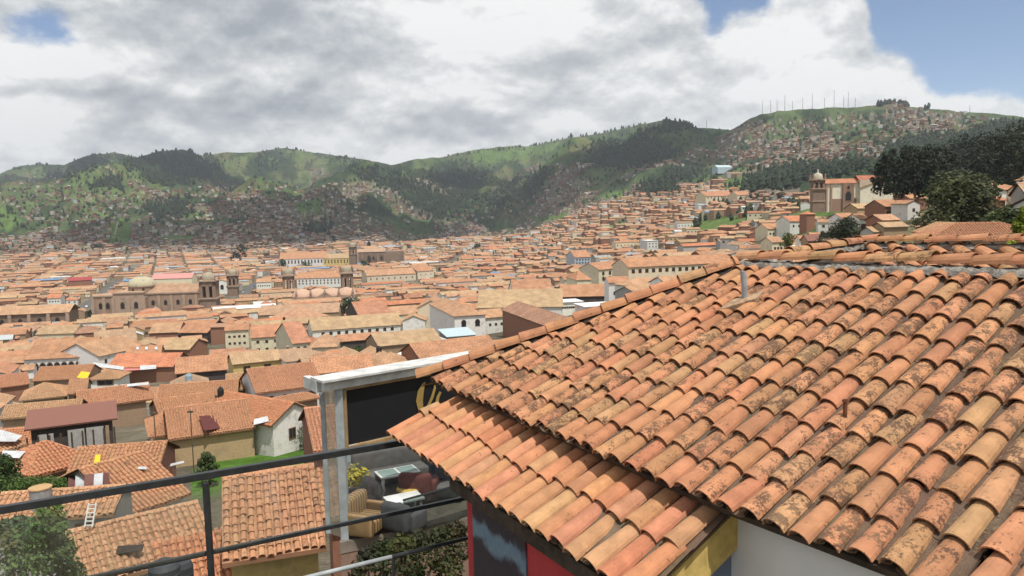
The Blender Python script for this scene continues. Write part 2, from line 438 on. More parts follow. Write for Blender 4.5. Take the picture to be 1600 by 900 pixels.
HT, GX, GY, GD = build_height()
LD = np.log(DD)
def gz_np(x, y):
    a = np.arctan2(x, y); l = np.log(np.clip(np.hypot(x, y), DD[0], DD[-1]))
    i = np.clip(np.searchsorted(AZ, a) - 1, 0, len(AZ) - 2); j = np.clip(np.searchsorted(LD, l) - 1, 0, len(LD) - 2)
    ta = (a - AZ[i]) / (AZ[i + 1] - AZ[i]); d = np.exp(l); tl = (d - DD[j]) / (DD[j + 1] - DD[j])
    ta = np.clip(ta, 0, 1); tl = np.clip(tl, 0, 1)
    return (HT[i, j] * (1 - ta) + HT[i + 1, j] * ta) * (1 - tl) + (HT[i, j + 1] * (1 - ta) + HT[i + 1, j + 1] * ta) * tl
def gz(x, y): return float(gz_np(np.array([x]), np.array([y]))[0])
_MD = np.geomspace(14, 7400, 420)
def march(px, py, h=0.0, dmin=14):
    """first place along the sight line through (px, py) that is h above the ground"""
    d = pix_dir(px, py); k = math.hypot(d.x, d.y); hx, hy, e = d.x / k, d.y / k, d.z / k
    z = gz_np(hx * _MD, hy * _MD) + h
    below = (e * _MD < z) & (_MD >= dmin)
    if not below.any(): return None
    i = int(below.argmax())
    if i == 0: D = _MD[0]
    else:
        f0 = e * _MD[i - 1] - z[i - 1]; f1 = e * _MD[i] - z[i]
        t = f0 / (f0 - f1) if f0 > 0 and f0 != f1 else 1.0
        D = _MD[i - 1] * (1 - t) + _MD[i] * t
    return Vector((hx * D, hy * D, e * D))

def clouds_above():
    """cumulus banks high over the valley, above the picture; their shade falls on the slopes"""
    mc = plain('cloud_white', (.82, .83, .85), 1.0, 0, .05, .002, 0)
    for k, (px, py, rx, ry, alt) in enumerate([(110, 262, 520, 380, 1900), (300, 268, 620, 380, 1950), (540, 356, 480, 260, 1800), (340, 368, 420, 220, 1700), (715, 290, 330, 300, 1900), (985, 240, 380, 260, 1850), (850, 300, 240, 200, 1750)]):
        G_ = march(px, py, 0, 900)
        if G_ is None: continue
        t = (alt - G_.z) / SUNV.z; C_ = G_ + SUNV * t; mb = MB(); n = 40; vs = []  # bank added out of view, back along the sun from the slope it shades
        rr = [1 + .38 * (fbm(np.array([math.cos(a) * 2.2 + 9 * k]), np.array([math.sin(a) * 2.2]), 4, 70)[0] - .5) * 2 for a in [6.2832 * i / n for i in range(n)]]
        lv = [(.35, -60), (.8, -45), (1.0, 0), (.9, 70), (.6, 150), (.25, 190)]
        for q, z in lv:
            for i in range(n): a = 6.2832 * i / n; w = rr[i] * q * random.uniform(.96, 1.04); vs.append((math.cos(a) * rx * w, math.sin(a) * ry * w, z + random.uniform(-12, 12)))
        fs = [(l * n + i, l * n + (i + 1) % n, (l + 1) * n + (i + 1) % n, (l + 1) * n + i) for l in range(len(lv) - 1) for i in range(n)] + [tuple(reversed(range(n))), tuple(range((len(lv) - 1) * n, len(lv) * n))]
        mb.add(vs, fs); o = mb.build('cloud', mc, smooth=True); o.location = C_; tag(o, 'unseen white cumulus bank above the view, added to shade the slopes', 'cloud', kind='structure')
def in_poly(px, py, poly):
    px = np.asarray(px, float); py = np.asarray(py, float); r = np.zeros(px.shape, bool)
    n = len(poly); j = n - 1
    for i in range(n):
        xi, yi = poly[i]; xj, yj = poly[j]
        if yi != yj:
            r ^= ((yi > py) != (yj > py)) & (px < (xj - xi) * (py - yi) / (yj - yi) + xi)
        j = i
    return r
def in1(x, y, poly):
    r = False; xj, yj = poly[-1]
    for xi, yi in poly:
        if (yi > y) != (yj > y) and x < (xj - xi) * (y - yi) / (yj - yi) + xi: r = not r
        xj, yj = xi, yi
    return r
FOREST = [[(55, 272), (130, 240), (180, 236), (210, 246), (250, 234), (290, 232), (315, 244), (345, 244), (330, 275), (290, 285), (240, 288), (215, 268), (180, 250), (140, 262), (110, 280)],
          [(145, 290), (185, 275), (190, 292), (150, 300)], [(400, 236), (450, 228), (440, 250), (425, 268), (402, 262)], [(475, 235), (540, 243), (600, 257), (560, 256), (500, 245)],
          [(540, 255), (600, 262), (650, 285), (720, 300), (740, 325), (680, 345), (650, 320), (620, 300), (560, 275)], [(675, 262), (720, 252), (765, 265), (765, 290), (745, 310), (700, 300), (665, 280)],
          [(770, 300), (850, 262), (870, 270), (820, 300), (790, 320), (750, 325)], [(920, 232), (960, 212), (1010, 212), (1060, 238), (1055, 246), (1000, 262), (950, 262), (925, 255)],
          [(985, 196), (1045, 186), (1088, 200), (1060, 205), (1010, 208)], [(1160, 285), (1240, 262), (1330, 258), (1360, 262), (1300, 275), (1220, 292), (1170, 298)],
          [(1370, 290), (1400, 225), (1480, 220), (1600, 185), (1600, 290)], [(1040, 270), (1090, 262), (1090, 278), (1040, 285)], [(480, 352), (510, 345), (512, 362), (478, 364)],
          [(1000, 290), (1060, 285), (1060, 300), (1010, 305)], [(225, 320), (290, 310), (300, 335), (240, 345)]]
MEADOW = [[(0, 322), (20, 320), (38, 355), (0, 358)], [(170, 346), (200, 342), (210, 365), (200, 382), (160, 380), (165, 368)], [(460, 318), (500, 308), (508, 330), (480, 342), (462, 332)],
          [(1062, 352), (1105, 337), (1200, 335), (1185, 345), (1110, 362), (1085, 360)], [(945, 360), (965, 342), (990, 337), (985, 348), (955, 362)], [(825, 340), (890, 332), (885, 345), (830, 346)],
          [(275, 332), (320, 328), (322, 340), (280, 342)], [(1225, 334), (1290, 312), (1340, 314), (1335, 325), (1290, 340), (1240, 345)], [(940, 302), (975, 300), (975, 312), (945, 312)],
          [(250, 368), (315, 366), (315, 374), (255, 376)], [(735, 235), (870, 225), (900, 230), (800, 250), (740, 255)], [(1130, 278), (1170, 272), (1165, 292), (1130, 300)]]
TOWN = [[(0, 352), (160, 347), (210, 342), (260, 328), (330, 318), (400, 305), (460, 318), (480, 300), (520, 286), (600, 290), (640, 320), (680, 345), (720, 350), (800, 326), (860, 308), (930, 296), (1000, 288), (1060, 286),
         (1140, 298), (1270, 310), (1280, 350), (1000, 390), (800, 410), (600, 410), (300, 410), (0, 415)],
        [(482, 262), (500, 262), (545, 288), (620, 290), (650, 320), (560, 330), (500, 320), (490, 290)],
        [(1085, 232), (1140, 205), (1180, 192), (1215, 200), (1290, 205), (1330, 232), (1300, 245), (1200, 242), (1130, 258), (1060, 262), (1000, 275), (930, 290), (940, 270), (1050, 250)],
        [(1290, 176), (1400, 165), (1462, 178), (1400, 186), (1330, 192)], [(1400, 184), (1505, 180), (1480, 202), (1405, 202)], [(800, 262), (930, 255), (950, 285), (850, 312), (740, 330), (760, 318)],
        [(560, 275), (640, 278), (730, 292), (740, 305), (660, 300), (580, 290)], [(190, 272), (215, 285), (290, 315), (260, 325), (200, 290)], [(300, 285), (400, 290), (410, 310), (330, 312)]]
SPARSE = [[(0, 285), (70, 268), (140, 300), (240, 300), (400, 285), (400, 320), (240, 345), (0, 350)], [(1160, 190), (1500, 175), (1600, 195), (1560, 235), (1380, 250), (1200, 262), (1130, 262)],
          [(400, 285), (480, 290), (480, 320), (400, 320)], [(640, 330), (760, 320), (900, 300), (900, 330), (700, 350)]]
TRACKS = [[(1290, 186), (1335, 187), (1388, 177)], [(1260, 192), (1275, 200), (1290, 212), (1312, 224)], [(165, 258), (180, 272)], [(85, 350), (93, 336)], [(460, 340), (520, 320), (530, 342)], [(178, 370), (185, 350), (175, 343)]]
def build_terrain():
    na, nd = HT.shape
    X = GX; Y = GY; Z = HT
    PX, PY = proj_np(X, Y, Z)
    jx = (fbm(X / 90, Y / 90, 3, 21) - 0.5) * 34; jy = (fbm(X / 90 + 9, Y / 90, 3, 31) - 0.5) * 20
    qx = PX + jx; qy = PY + jy
    n1 = fbm(X / 260, Y / 260, 5, 101); n2 = fbm(X / 70, Y / 70, 4, 131)
    C = np.zeros(Z.shape + (4,)); C[..., 3] = 1
    g = np.array([0.058, 0.088, 0.034]); gb = np.array([0.092, 0.128, 0.046]); gy = np.array([0.135, 0.12, 0.06]); fo = np.array([0.022, 0.038, 0.020]); ea = np.array([0.20, 0.145, 0.10]); ur = np.array([0.17, 0.135, 0.11]); me = np.array([0.09, 0.145, 0.038])
    k = np.clip((n1 - 0.35) / 0.3, 0, 1)[..., None]; base = g * (1 - k) + gb * k
    k = np.clip((n2 - 0.55) / 0.12, 0, 1)[..., None] * 0.6; base = base * (1 - k) + gy * k
    k = np.clip((fbm(X / 120, Y / 120, 5, 151) - 0.52) / 0.06, 0, 1)[..., None] * (GD > 900)[..., None] * 0.8; base = base * (1 - k) + fo * k
    tn = np.zeros(Z.shape, bool)
    for p in TOWN: tn |= in_poly(qx, qy, p)
    hl = tn & (GD > 2100); clus = fbm(X / 150, Y / 150, 3, 300)
    tn = tn & (GD <= 2100)
    near_town = (GD < 1900) & (PX < 1250)
    k = (tn | near_town)[..., None] * (0.75); base = base * (1 - k) + ur * k
    k = (hl * np.clip((clus - .42) / .1, 0, 1))[..., None] * 0.6; base = base * (1 - k) + ur * k
    k = ((PX >= 1250) & (GD < 420))[..., None] * 0.5; base = base * (1 - k) + ea * k
    fm = np.zeros(Z.shape, bool)
    for p in FOREST: fm |= in_poly(PX + jx * 1.0, PY + jy * 0.9, p)
    fm &= GD > 300
    fm &= fbm(X / 45, Y / 45, 3, 411) > .36
    k = fm[..., None] * 0.85; base = base * (1 - k) + fo * k
    mm = np.zeros(Z.shape, bool)
    for p in MEADOW: mm |= in_poly(PX + jx * 0.2, PY + jy * 0.15, p)
    mm &= GD > 150
    k = mm[..., None] * 0.9; base = base * (1 - k) + me * k
    for tr in TRACKS:
        for (ax, ay), (bx, by) in zip(tr, tr[1:]):
            t = np.clip(((PX - ax) * (bx - ax) + (PY - ay) * (by - ay)) / ((bx - ax) ** 2 + (by - ay) ** 2), 0, 1)
            dd = np.hypot(PX - ax - t * (bx - ax), PY - ay - t * (by - ay))
            k = (np.clip(1.6 - dd, 0, 1) * (GD > 1000))[..., None] * 0.9; base = base * (1 - k) + np.array([0.34, 0.28, 0.2]) * k
    lw = ((in_poly(PX, PY, [(296, 735), (380, 700), (520, 688), (520, 712), (330, 775), (300, 770)])) & (GD > 50) & (GD < 130))
    k = lw[..., None] * 1.0; base = base * (1 - k) + np.array([0.085, 0.17, 0.03]) * k
    C[..., :3] = base
    me_ = bpy.data.meshes.new('ground')
    verts = np.stack([X, Y, Z], -1).reshape(-1, 3)
    i, j = np.meshgrid(np.arange(na - 1), np.arange(nd - 1), indexing='ij')
    a = (i * nd + j).ravel(); quads = np.stack([a, a + 1, a + nd + 1, a + nd], -1)
    me_.vertices.add(len(verts)); me_.vertices.foreach_set('co', verts.astype(np.float32).ravel())
    me_.loops.add(quads.size); me_.loops.foreach_set('vertex_index', quads.ravel().astype(np.int32))
    me_.polygons.add(len(quads)); me_.polygons.foreach_set('loop_start', (np.arange(len(quads)) * 4).astype(np.int32))
    me_.polygons.foreach_set('loop_total', np.full(len(quads), 4, np.int32))
    me_.update(calc_edges=True); me_.validate()
    ca = me_.color_attributes.new('Col', 'FLOAT_COLOR', 'POINT'); ca.data.foreach_set('color', C.reshape(-1).astype(np.float32))
    me_.polygons.foreach_set('use_smooth', np.ones(len(quads), bool))
    m, N, b = mat_base('ground_cover')
    at = attr(N); tc = N.new('ShaderNodeTexCoord'); P = tc.outputs['Object']
    nA = N.noise(P, 0.02, 8, 0.65); nB = N.noise(P, 0.25, 6, 0.65); nC = N.noise(P, 2.5, 5, 0.65)
    c = N.mix(1.0, at.outputs[0], N.ramp(nA, 0.3, 0.7, 0.7, 1.3), 'MULTIPLY')
    c = N.mix(1.0, c, N.ramp(nB, 0.3, 0.7, 0.75, 1.25), 'MULTIPLY')
    c = N.mix(1.0, c, N.ramp(nC, 0.3, 0.7, 0.85, 1.15), 'MULTIPLY')
    N.link(c, b.inputs['Base Color']); b.inputs['Roughness'].default_value = 0.95; b.inputs['Specular IOR Level'].default_value = 0.05
    bp = N.new('ShaderNodeBump'); bp.inputs['Distance'].default_value = 2.5; bp.inputs['Strength'].default_value = 0.7; N.link(nB, bp.inputs['Height']); N.link(bp.outputs[0], b.inputs['Normal'])
    me_.materials.append(m)
    o = bpy.data.objects.new('ground', me_); col.objects.link(o)
    tag(o, 'green hills and town ground rising to the skyline', 'ground', kind='structure')
build_terrain()
clouds_above()
# ------------------------------------------------------------------ tiles laid one by one
def lay_tiles(mb, O, e, u, n, s0, s1, trange, sp=0.25, ex=0.36, r=0.088, seg=6, weather=0.2, chan=True, inner=False, wob=1.0, tone=None, lap=0.07, mat=0):
    ncol = max(1, int(round((s1 - s0) / sp))); sp = (s1 - s0) / ncol
    nz = 0
    for i in range(ncol):
        s = s0 + (i + 0.5) * sp
        tr = trange(s)
        if tr is None or tr[1] - tr[0] < 0.05: continue
        t0, t1 = tr
        drift = random.uniform(-0.012, 0.012) * wob
        for kind in ((0, 1) if chan else (0,)):
            ss = s + (sp * 0.5 if kind else 0)
            tt = t0 + random.uniform(-0.03, 0.03) * wob + (0.03 if kind else 0)
            while tt < t1 - 0.05:
                L = min(ex * random.uniform(0.93, 1.07) if wob else ex, t1 - tt)
                ta, tb = tt, min(tt + L + lap, t1 + 0.04)
                jx = random.uniform(-0.010, 0.010) * wob + drift; sk = random.uniform(-0.016, 0.016) * wob; jz = random.uniform(0, 0.008) * wob
                jt = random.uniform(-0.018, 0.018) * wob
                if wob and random.random() < 0.08: sk *= 2.4; jt *= 2.5; jx *= 1.8
                rv = random.uniform(.94, 1.05) if wob else 1
                w = max(0.0, min(1.0, weather(s, tt) if callable(weather) else random.gauss(weather, 0.22)))
                c = tone() if tone else clay()
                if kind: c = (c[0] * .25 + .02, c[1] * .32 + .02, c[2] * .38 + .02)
                vs = []
                for (t_, rr, z0, xo) in ((ta + jt, r * 1.10 * rv, 0.030 + jz, jx), (tb + jt, r * 0.86 * rv, 0.002 + jz, jx + sk)):
                    for rad in ((rr, rr - 0.013) if seg > 4 else (rr,)):
                        for k in range(seg + 1):
                            th = math.pi * (0.03 + 0.94 * k / seg)
                            if kind:
                                p = O + e * (ss + xo * 0.5 - math.cos(th) * rad * 0.95) + u * t_ + n * (z0 * 0.5 + 0.022 + r * 0.35 - math.sin(th) * rad * 0.55)
                            else:
                                p = O + e * (ss + xo - math.cos(th) * rad) + u * t_ + n * (z0 + math.sin(th) * rad * 0.86 + 0.01)
                            vs.append(tuple(p))
                m = seg + 1; fs = []
                if seg > 4:      # lower outer 0..m-1, lower inner m..2m-1, upper outer 2m.., upper inner 3m..
                    for k in range(seg):
                        fs.append((k, k + 1, 2 * m + k + 1, 2 * m + k))
                        fs.append((m + k + 1, m + k, k, k + 1))
                        if inner: fs.append((m + k, m + k + 1, 3 * m + k + 1, 3 * m + k))
                else:
                    for k in range(seg): fs.append((k, k + 1, m + k + 1, m + k))
                fs = [tuple(reversed(f)) for f in fs] if kind else fs
                mb.add(vs, fs, mat, (*c, w))
                nz += 1
                tt += L
    return nz

# ------------------------------------------------------------------ houses
ROOFC = {'orange': (0.44, 0.228, 0.130), 'bright orange': (0.50, 0.205, 0.11), 'faded buff': (0.44, 0.30, 0.175), 'pale orange': (0.46, 0.27, 0.16), 'brown': (0.36, 0.20, 0.13), 'reddish': (0.44, 0.215, 0.13),
         'dusty brown': (0.41, 0.265, 0.17), 'rust': (0.20, 0.09, 0.07), 'grey metal': (0.42, 0.45, 0.47), 'white metal': (0.70, 0.71, 0.71), 'pink': (0.50, 0.24, 0.22), 'pale blue metal': (0.42, 0.52, 0.54), 'crimson': (0.32, 0.06, 0.06)}
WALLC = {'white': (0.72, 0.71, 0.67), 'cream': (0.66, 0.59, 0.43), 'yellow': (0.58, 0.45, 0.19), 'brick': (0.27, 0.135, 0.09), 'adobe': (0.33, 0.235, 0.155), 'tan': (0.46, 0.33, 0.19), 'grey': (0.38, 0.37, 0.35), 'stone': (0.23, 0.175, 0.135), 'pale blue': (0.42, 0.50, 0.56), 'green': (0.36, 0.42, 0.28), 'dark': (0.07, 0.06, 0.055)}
def vary(c, k=0.07): 
    f = 1 + random.uniform(-k, k); return tuple(min(0.85, v * f * (1 + random.uniform(-k, k) * 0.4)) for v in c)
def unit_window(name, arched=False):
    mb = MB()      # one metre wide, one high, base at z=0, looks to -y; frame proud, pane set back inside it
    if not arched:
        mb.quad((-.5, -.03, 0), (.5, -.03, 0), (.5, -.03, 1), (-.5, -.03, 1), 0)
        for (a, b, c_, d) in ((-.56, -.46, -.05, 1.05), (.46, .56, -.05, 1.05), (-.46, .46, .95, 1.05), (-.46, .46, -.05, .05), (-.025, .025, .05, .95)):
            mb.box(a, b, -.07, 0.0, c_, d, 1)
    else:
        pts = [(-.5, 0), (.5, 0)] + [(.5 * math.cos(t), .5 + .5 * math.sin(t)) for t in [math.pi * k / 8 for k in range(9)]]
        mb.add([(x, -.03, z) for x, z in pts], [tuple(range(len(pts)))], 0)
        for k in range(8):
            t0 = math.pi * k / 8; t1 = math.pi * (k + 1) / 8
            a = (.5 * math.cos(t0), .5 + .5 * math.sin(t0)); b = (.5 * math.cos(t1), .5 + .5 * math.sin(t1))
            a2 = (.6 * math.cos(t0), .5 + .6 * math.sin(t0)); b2 = (.6 * math.cos(t1), .5 + .6 * math.sin(t1))
            mb.quad((a[0], -.07, a[1]), (b[0], -.07, b[1]), (b2[0], -.07, b2[1]), (a2[0], -.07, a2[1]), 1)
        mb.box(-.6, .6, -.07, 0, -.08, 0, 1)
    me = mb.build(name, [M_PANE, M_WFRAME]); data = me.data; bpy.data.objects.remove(me); return data
WIN = unit_window('window'); WINA = unit_window('arched_window', True)
def add_window(parent, x, y, z, w, h, side=0, arched=False, name='window'):
    o = bpy.data.objects.new(name, WINA if arched else WIN); col.objects.link(o); o.parent = parent
    o.location = (x, y, z); o.rotation_euler = (0, 0, [0, math.pi / 2, math.pi, -math.pi / 2][side]); o.scale = (w, 1, h)
    return o
OCC = []      # placed footprints (cx, cy, hw, hd, cos, sin) ; VIS = boxes of the view kept free in front of the placed
VIS = []
def footprint(cx, cy, w, d, yaw): OCC.append((cx, cy, w / 2, d / 2, math.cos(yaw), math.sin(yaw), math.hypot(w, d) / 2))
def roof_mesh(mb, w, d, he, pitch, typ, over, rc, tiles=False, weather=0.15, sag=0.0, th=0.16):
    """roof in the house's own frame; eaves at height he above the base"""
    W = w / 2 + (over if typ != 'gable' else over * 0.6); D = d / 2 + over; ze = he - over * pitch; zr = he + d / 2 * pitch
    if typ == 'shed':
        zb = he + (d + over) * pitch
        sl = [((-W, -D, ze), (W, -D, ze), (W, D, zb), (-W, D, zb))]
        tris = [((-w / 2, d / 2, he - 1), (w / 2, d / 2, he - 1), (w / 2, d / 2, zb - .05), (-w / 2, d / 2, zb - .05))]
        slopes = [(sl[0], 1)]
    elif typ == 'hip':
        rl = max(w / 2 - d / 2, 0.15)
        A, B, C_, D_ = (-W, -D, ze), (W, -D, ze), (W, D, ze), (-W, D, ze); E, F_ = (-rl, 0, zr), (rl, 0, zr)
        slopes = [((A, B, F_, E), 1), ((B, C_, F_), 1), ((C_, D_, E, F_), 1), ((D_, A, E), 1)]
    elif typ == 'flat':
        mb.box(-W, W, -D, D, he, he + 0.2, 0, (*rc, 0)); return
    else:
        slopes = [(((-W, -D, ze), (W, -D, ze), (W, 0, zr), (-W, 0, zr)), 1), (((W, D, ze), (-W, D, ze), (-W, 0, zr), (W, 0, zr)), 1)]
    for q, _ in slopes:
        P = [Vector(p) for p in q]; e = (P[1] - P[0]).normalized(); nn = (P[1] - P[0]).cross(P[2] - P[0]).normalized(); up = nn.cross(e)
        uv = [((p - P[0]).dot(e), (p - P[0]).dot(up)) for p in P]
        mb.add([tuple(p) for p in q], [tuple(range(len(q)))], 0, (*rc, weather), uv)
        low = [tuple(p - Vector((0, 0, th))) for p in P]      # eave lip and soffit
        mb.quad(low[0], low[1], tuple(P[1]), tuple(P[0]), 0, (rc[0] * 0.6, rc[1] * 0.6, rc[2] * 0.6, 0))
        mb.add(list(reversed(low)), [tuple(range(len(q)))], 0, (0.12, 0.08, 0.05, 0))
        if tiles:
            L = (P[1] - P[0]).length
            def tr(s, uv=uv):
                ys = []; n_ = len(uv)
                for i in range(n_):
                    (xa, ya), (xb, yb) = uv[i], uv[(i + 1) % n_]
                    if (xa - s) * (xb - s) <= 0 and abs(xa - xb) > 1e-6: ys.append(ya + (yb - ya) * (s - xa) / (xb - xa))
                if len(ys) < 2: return None
                return (min(ys), max(ys))
            if nn.x * tiles[0] + nn.y * tiles[1] < 0.35:      # slopes turned to the eye get their tiles one by one
                lay_tiles(mb, P[0] + nn * 0.0, e, up, nn, 0, L, tr, sp=0.29, ex=0.40, r=0.105, seg=4, weather=weather, chan=False, wob=1.3, tone=lambda: mixc(clay(), rc, 0.45), mat=1)
    if typ in ('gable', 'hip'):
        rl = W if typ == 'gable' else max(w / 2 - d / 2, 0.15)
        c_ = tuple(v * 1.05 for v in rc)
        vs = [(-rl, -.16, zr - .03), (rl, -.16, zr - .03), (rl, 0, zr + .09), (-rl, 0, zr + .09), (rl, .16, zr - .03), (-rl, .16, zr - .03)]
        mb.add(vs, [(0, 1, 2, 3), (3, 2, 4, 5), (1, 4, 2), (0, 3, 5)], 0, (*c_, 0), [(0, 0)] * 6)
def mixc(a, b, k): return tuple(x * (1 - k) + y * k for x, y in zip(a, b))
HOUSES = []
def house(cx, cy, zb, w, d, yaw, h, roof='gable', pitch=0.42, over=0.5, wallc='white', roofc='orange', name='house', label=None, cat='house', group=None,
          wins=None, near=None, deep=4.0, keep=0.7, chimney=False, door=False, register=True, lower=None):
    """wins: list of (side, x, z, w, h, arched) in house coordinates; side 0 faces -y, 1 +x, 2 +y, 3 -x"""
    root = empty(name, (cx, cy, zb), yaw)
    if label: tag(root, label, cat, group)
    D = math.hypot(cx, cy)
    wc = vary(WALLC[wallc]) if isinstance(wallc, str) else wallc; rc = vary(ROOFC[roofc], 0.05) if isinstance(roofc, str) else roofc
    mb = MB()
    hh = h - 0.02
    mb.box(-w / 2, w / 2, -d / 2, d / 2, -deep, hh, 0, wc, bottom=False)
    if roof == 'gable':
        zr = hh + d / 2 * pitch - 0.03
        for x in (-w / 2, w / 2):
            f = (0, 1, 2) if x > 0 else (2, 1, 0)
            mb.add([(x, -d / 2, hh), (x, d / 2, hh), (x, 0, zr)], [f], 0, wc)
    elif roof == 'shed':
        zr = hh + d * pitch - 0.05
        mb.add([(w / 2, -d / 2, hh), (w / 2, d / 2, hh), (w / 2, d / 2, zr)], [(0, 1, 2)], 0, wc)
        mb.add([(-w / 2, -d / 2, hh), (-w / 2, d / 2, hh), (-w / 2, d / 2, zr)], [(2, 1, 0)], 0, wc)
        mb.quad((w / 2, d / 2, hh), (-w / 2, d / 2, hh), (-w / 2, d / 2, zr), (w / 2, d / 2, zr), 0, wc)
    if lower:      # coloured plinth
        mb.box(-w / 2 - .03, w / 2 + .03, -d / 2 - .03, d / 2 + .03, -deep, lower[0], 0, WALLC[lower[1]], bottom=False)
    mb.build('wall', M_STONE if wallc in ('stone',) else M_WALL, root)
    rb = MB()
    vx, vy = cx / D, cy / D; c_, s_ = math.cos(-yaw), math.sin(-yaw)
    tl = (vx * c_ - vy * s_, vx * s_ + vy * c_) if near else False
    metal = isinstance(roofc, str) and ('metal' in roofc or roofc in ('pink', 'crimson', 'rust'))
    roof_mesh(rb, w, d, h, pitch, roof, over, rc, tiles=tl if (near and not metal) else False)
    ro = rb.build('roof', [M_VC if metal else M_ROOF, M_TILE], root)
    if wins:
        for (sd_, x, z, ww, wh, ar) in wins:
            if sd_ == 0: add_window(root, x, -d / 2, z, ww, wh, 0, ar)
            elif sd_ == 1: add_window(root, w / 2, x, z, ww, wh, 1, ar)
            elif sd_ == 2: add_window(root, x, d / 2, z, ww, wh, 2, ar)
            else: add_window(root, -w / 2, x, z, ww, wh, 3, ar)
    if chimney:
        cb = MB(); x = random.uniform(-w / 3, w / 3); z0 = h + d * 0.2 * pitch
        cb.box(x - .3, x + .3, d * .1 - .3, d * .1 + .3, z0, z0 + 1.5, 0, WALLC['brick']); cb.box(x - .38, x + .38, d * .1 - .38, d * .1 + .38, z0 + 1.5, z0 + 1.62, 0, WALLC['grey'])
        cb.build('chimney', M_WALL, ro)
    if register:
        footprint(cx, cy, w, d, yaw)
        pts = []
        ca, sa = math.cos(yaw), math.sin(yaw)
        for x in (-w / 2, w / 2):
            for y in (-d / 2, d / 2):
                X, Y = cx + x * ca - y * sa, cy + x * sa + y * ca
                pts.append(proj((X, Y, zb + h)))
        mid = proj((cx, cy, zb + h + d / 2 * pitch)); low = proj((cx, cy, zb + h * (1 - keep)))
        VIS.append((min(p[0] for p in pts), max(p[0] for p in pts), mid[1], low[1], D))
    return root
def row(n, w, z, ww, wh, arched=False, side=0, m=0.8, skip=()):
    return [(side, -w / 2 + m + (w - 2 * m) * (i + 0.5) / n, z, ww, wh, arched) for i in range(n) if i not in skip]
def H2(eL, eR, ry, h, label, roof='gable', pitch=0.42, wallc='white', roofc='orange', nw=0, D=None, keep=0.7, arched=False, name='house', cat='house', near=None, wz=None, wwh=(1.0, 1.2), floors=1, over=0.5, gd=None, group=None, **kw):
    """house whose front eave runs between two sighted points; ry = height in the picture of its ridge above the middle of the eave"""
    mx, my = (eL[0] + eR[0]) / 2, (eL[1] + eR[1]) / 2
    if D is None: P = march(mx, my, h, 230 if my < 510 else 170 if my < 535 else 100 if my < 565 else 60)
    else: P = at_D(mx, my, D)
    z = P.z
    if my - (333 - .021 * (mx - 800)) < 85:      # too close to eye level to sight its eave twice
        yaw = kw.pop('yaw', 0.22); w = (eR[0] - eL[0]) / FPX * P.y / (math.cos(yaw) + math.sin(yaw) * P.x / P.y); M = P
    else:
        A = at_z(*eL, z); B = at_z(*eR, z)
        e = Vector((B.x - A.x, B.y - A.y, 0)); w = e.length; yaw = math.atan2(e.y, e.x)
        M = (A + B) / 2
    yaw = max(-1.25, min(1.25, yaw)); e = Vector((math.cos(yaw), math.sin(yaw), 0)); nrm = Vector((-e.y, e.x, 0))
    if gd is None:
        lo, hi = 0.3, 30.0
        for _ in range(40):
            r = (lo + hi) / 2; yy = proj(M + nrm * r + Vector((0, 0, r * pitch)))[1]
            if yy > ry: lo = r
            else: hi = r
        dd = 2 * r if roof != 'shed' else r
    else: dd = gd
    C = M + nrm * (dd / 2)
    near_ = near if near is not None else (math.hypot(C.x, C.y) < 100)
    wins = kw.pop('wins', None)
    if wins is None and nw:
        wins = []
        for f in range(floors):
            zz = (wz if wz is not None else h * 0.45) - f * 2.9 if floors > 1 else (wz if wz is not None else h * 0.45)
            wins += row(nw, w - over, zz, wwh[0], wwh[1], arched)
    if roof == 'fronthip':
        return house(C.x, C.y, z - h, dd, w, yaw + math.pi / 2, h, 'hip', pitch, over, wallc, roofc, name, label, cat, group, [((sd_ + 3) % 4, -x, zq, a, b, c_) for (sd_, x, zq, a, b, c_) in (wins or [])], near_, keep=keep, **kw)
    if roof == 'front':      # gable turned to the viewer
        rw = w; return house(C.x, C.y, z - h, dd, rw, yaw + math.pi / 2, h, 'gable', pitch, over, wallc, roofc, name, label, cat, group, [((sd_ + 3) % 4, x * (1 if sd_ == 0 else 1) * -1, zq, a, b, c_) for (sd_, x, zq, a, b, c_) in (wins or [])], near_, keep=keep, **kw)
    return house(C.x, C.y, z - h, w - 2 * over * (0.6 if roof == 'gable' else 1), dd, yaw, h, roof, pitch, over, wallc, roofc, name, label, cat, group, wins, near_, keep=keep, **kw)

HC = 'tiled house'
# near houses below the railing and in the valley foot (numbers: sighted eave ends, ridge height in the picture, wall height)
H2((347, 864), (508, 839), 716, 3.6, 'near house with big pale orange tiles and yellow wall beyond the railing', wallc='yellow', roofc='orange', D=27, near=True, gd=7.2, over=.45)
H2((120, 905), (338, 846), 806, 3.0, 'low house with wavy tiled roof and dark hatch hole behind the railing', wallc='white', roofc='pale orange', D=36, near=True)
H2((250, 915), (372, 885), 852, 2.6, 'small orange roof tucked between the yellow house and wavy roof', roof='shed', roofc='bright orange', D=31, near=True, wallc='brick')
H2((-20, 806), (182, 792), 764, 3.4, 'grey walled house with ladder against its dark doorway', wallc='grey', roofc='pale orange', near=True, D=47, wins=[(0, 1.7, .3, 1.1, 2.2, False), (0, 3.0, .3, 1.1, 2.2, False)])
H2((488, 700), (566, 690), 634, 3.4, 'steep reddish roof glimpsed between the two grey canopy posts', roofc='reddish', wallc='brick', D=58, near=True)
H2((500, 800), (560, 792), 742, 3.0, 'low brick shed roof right beside the yellow walled near house', roofc='orange', wallc='brick', D=36, near=True, roof='shed')
H2((186, 800), (292, 764), 742, 3.2, 'long reddish roofed shed with white end wall and dark opening', wallc='white', roofc='orange', near=True, D=52, gd=9)
H2((98, 750), (247, 738), 694, 3.6, 'house with steep tiled roof carrying a yellow tarp patch', roofc='orange', wallc='brick', near=True, D=61)
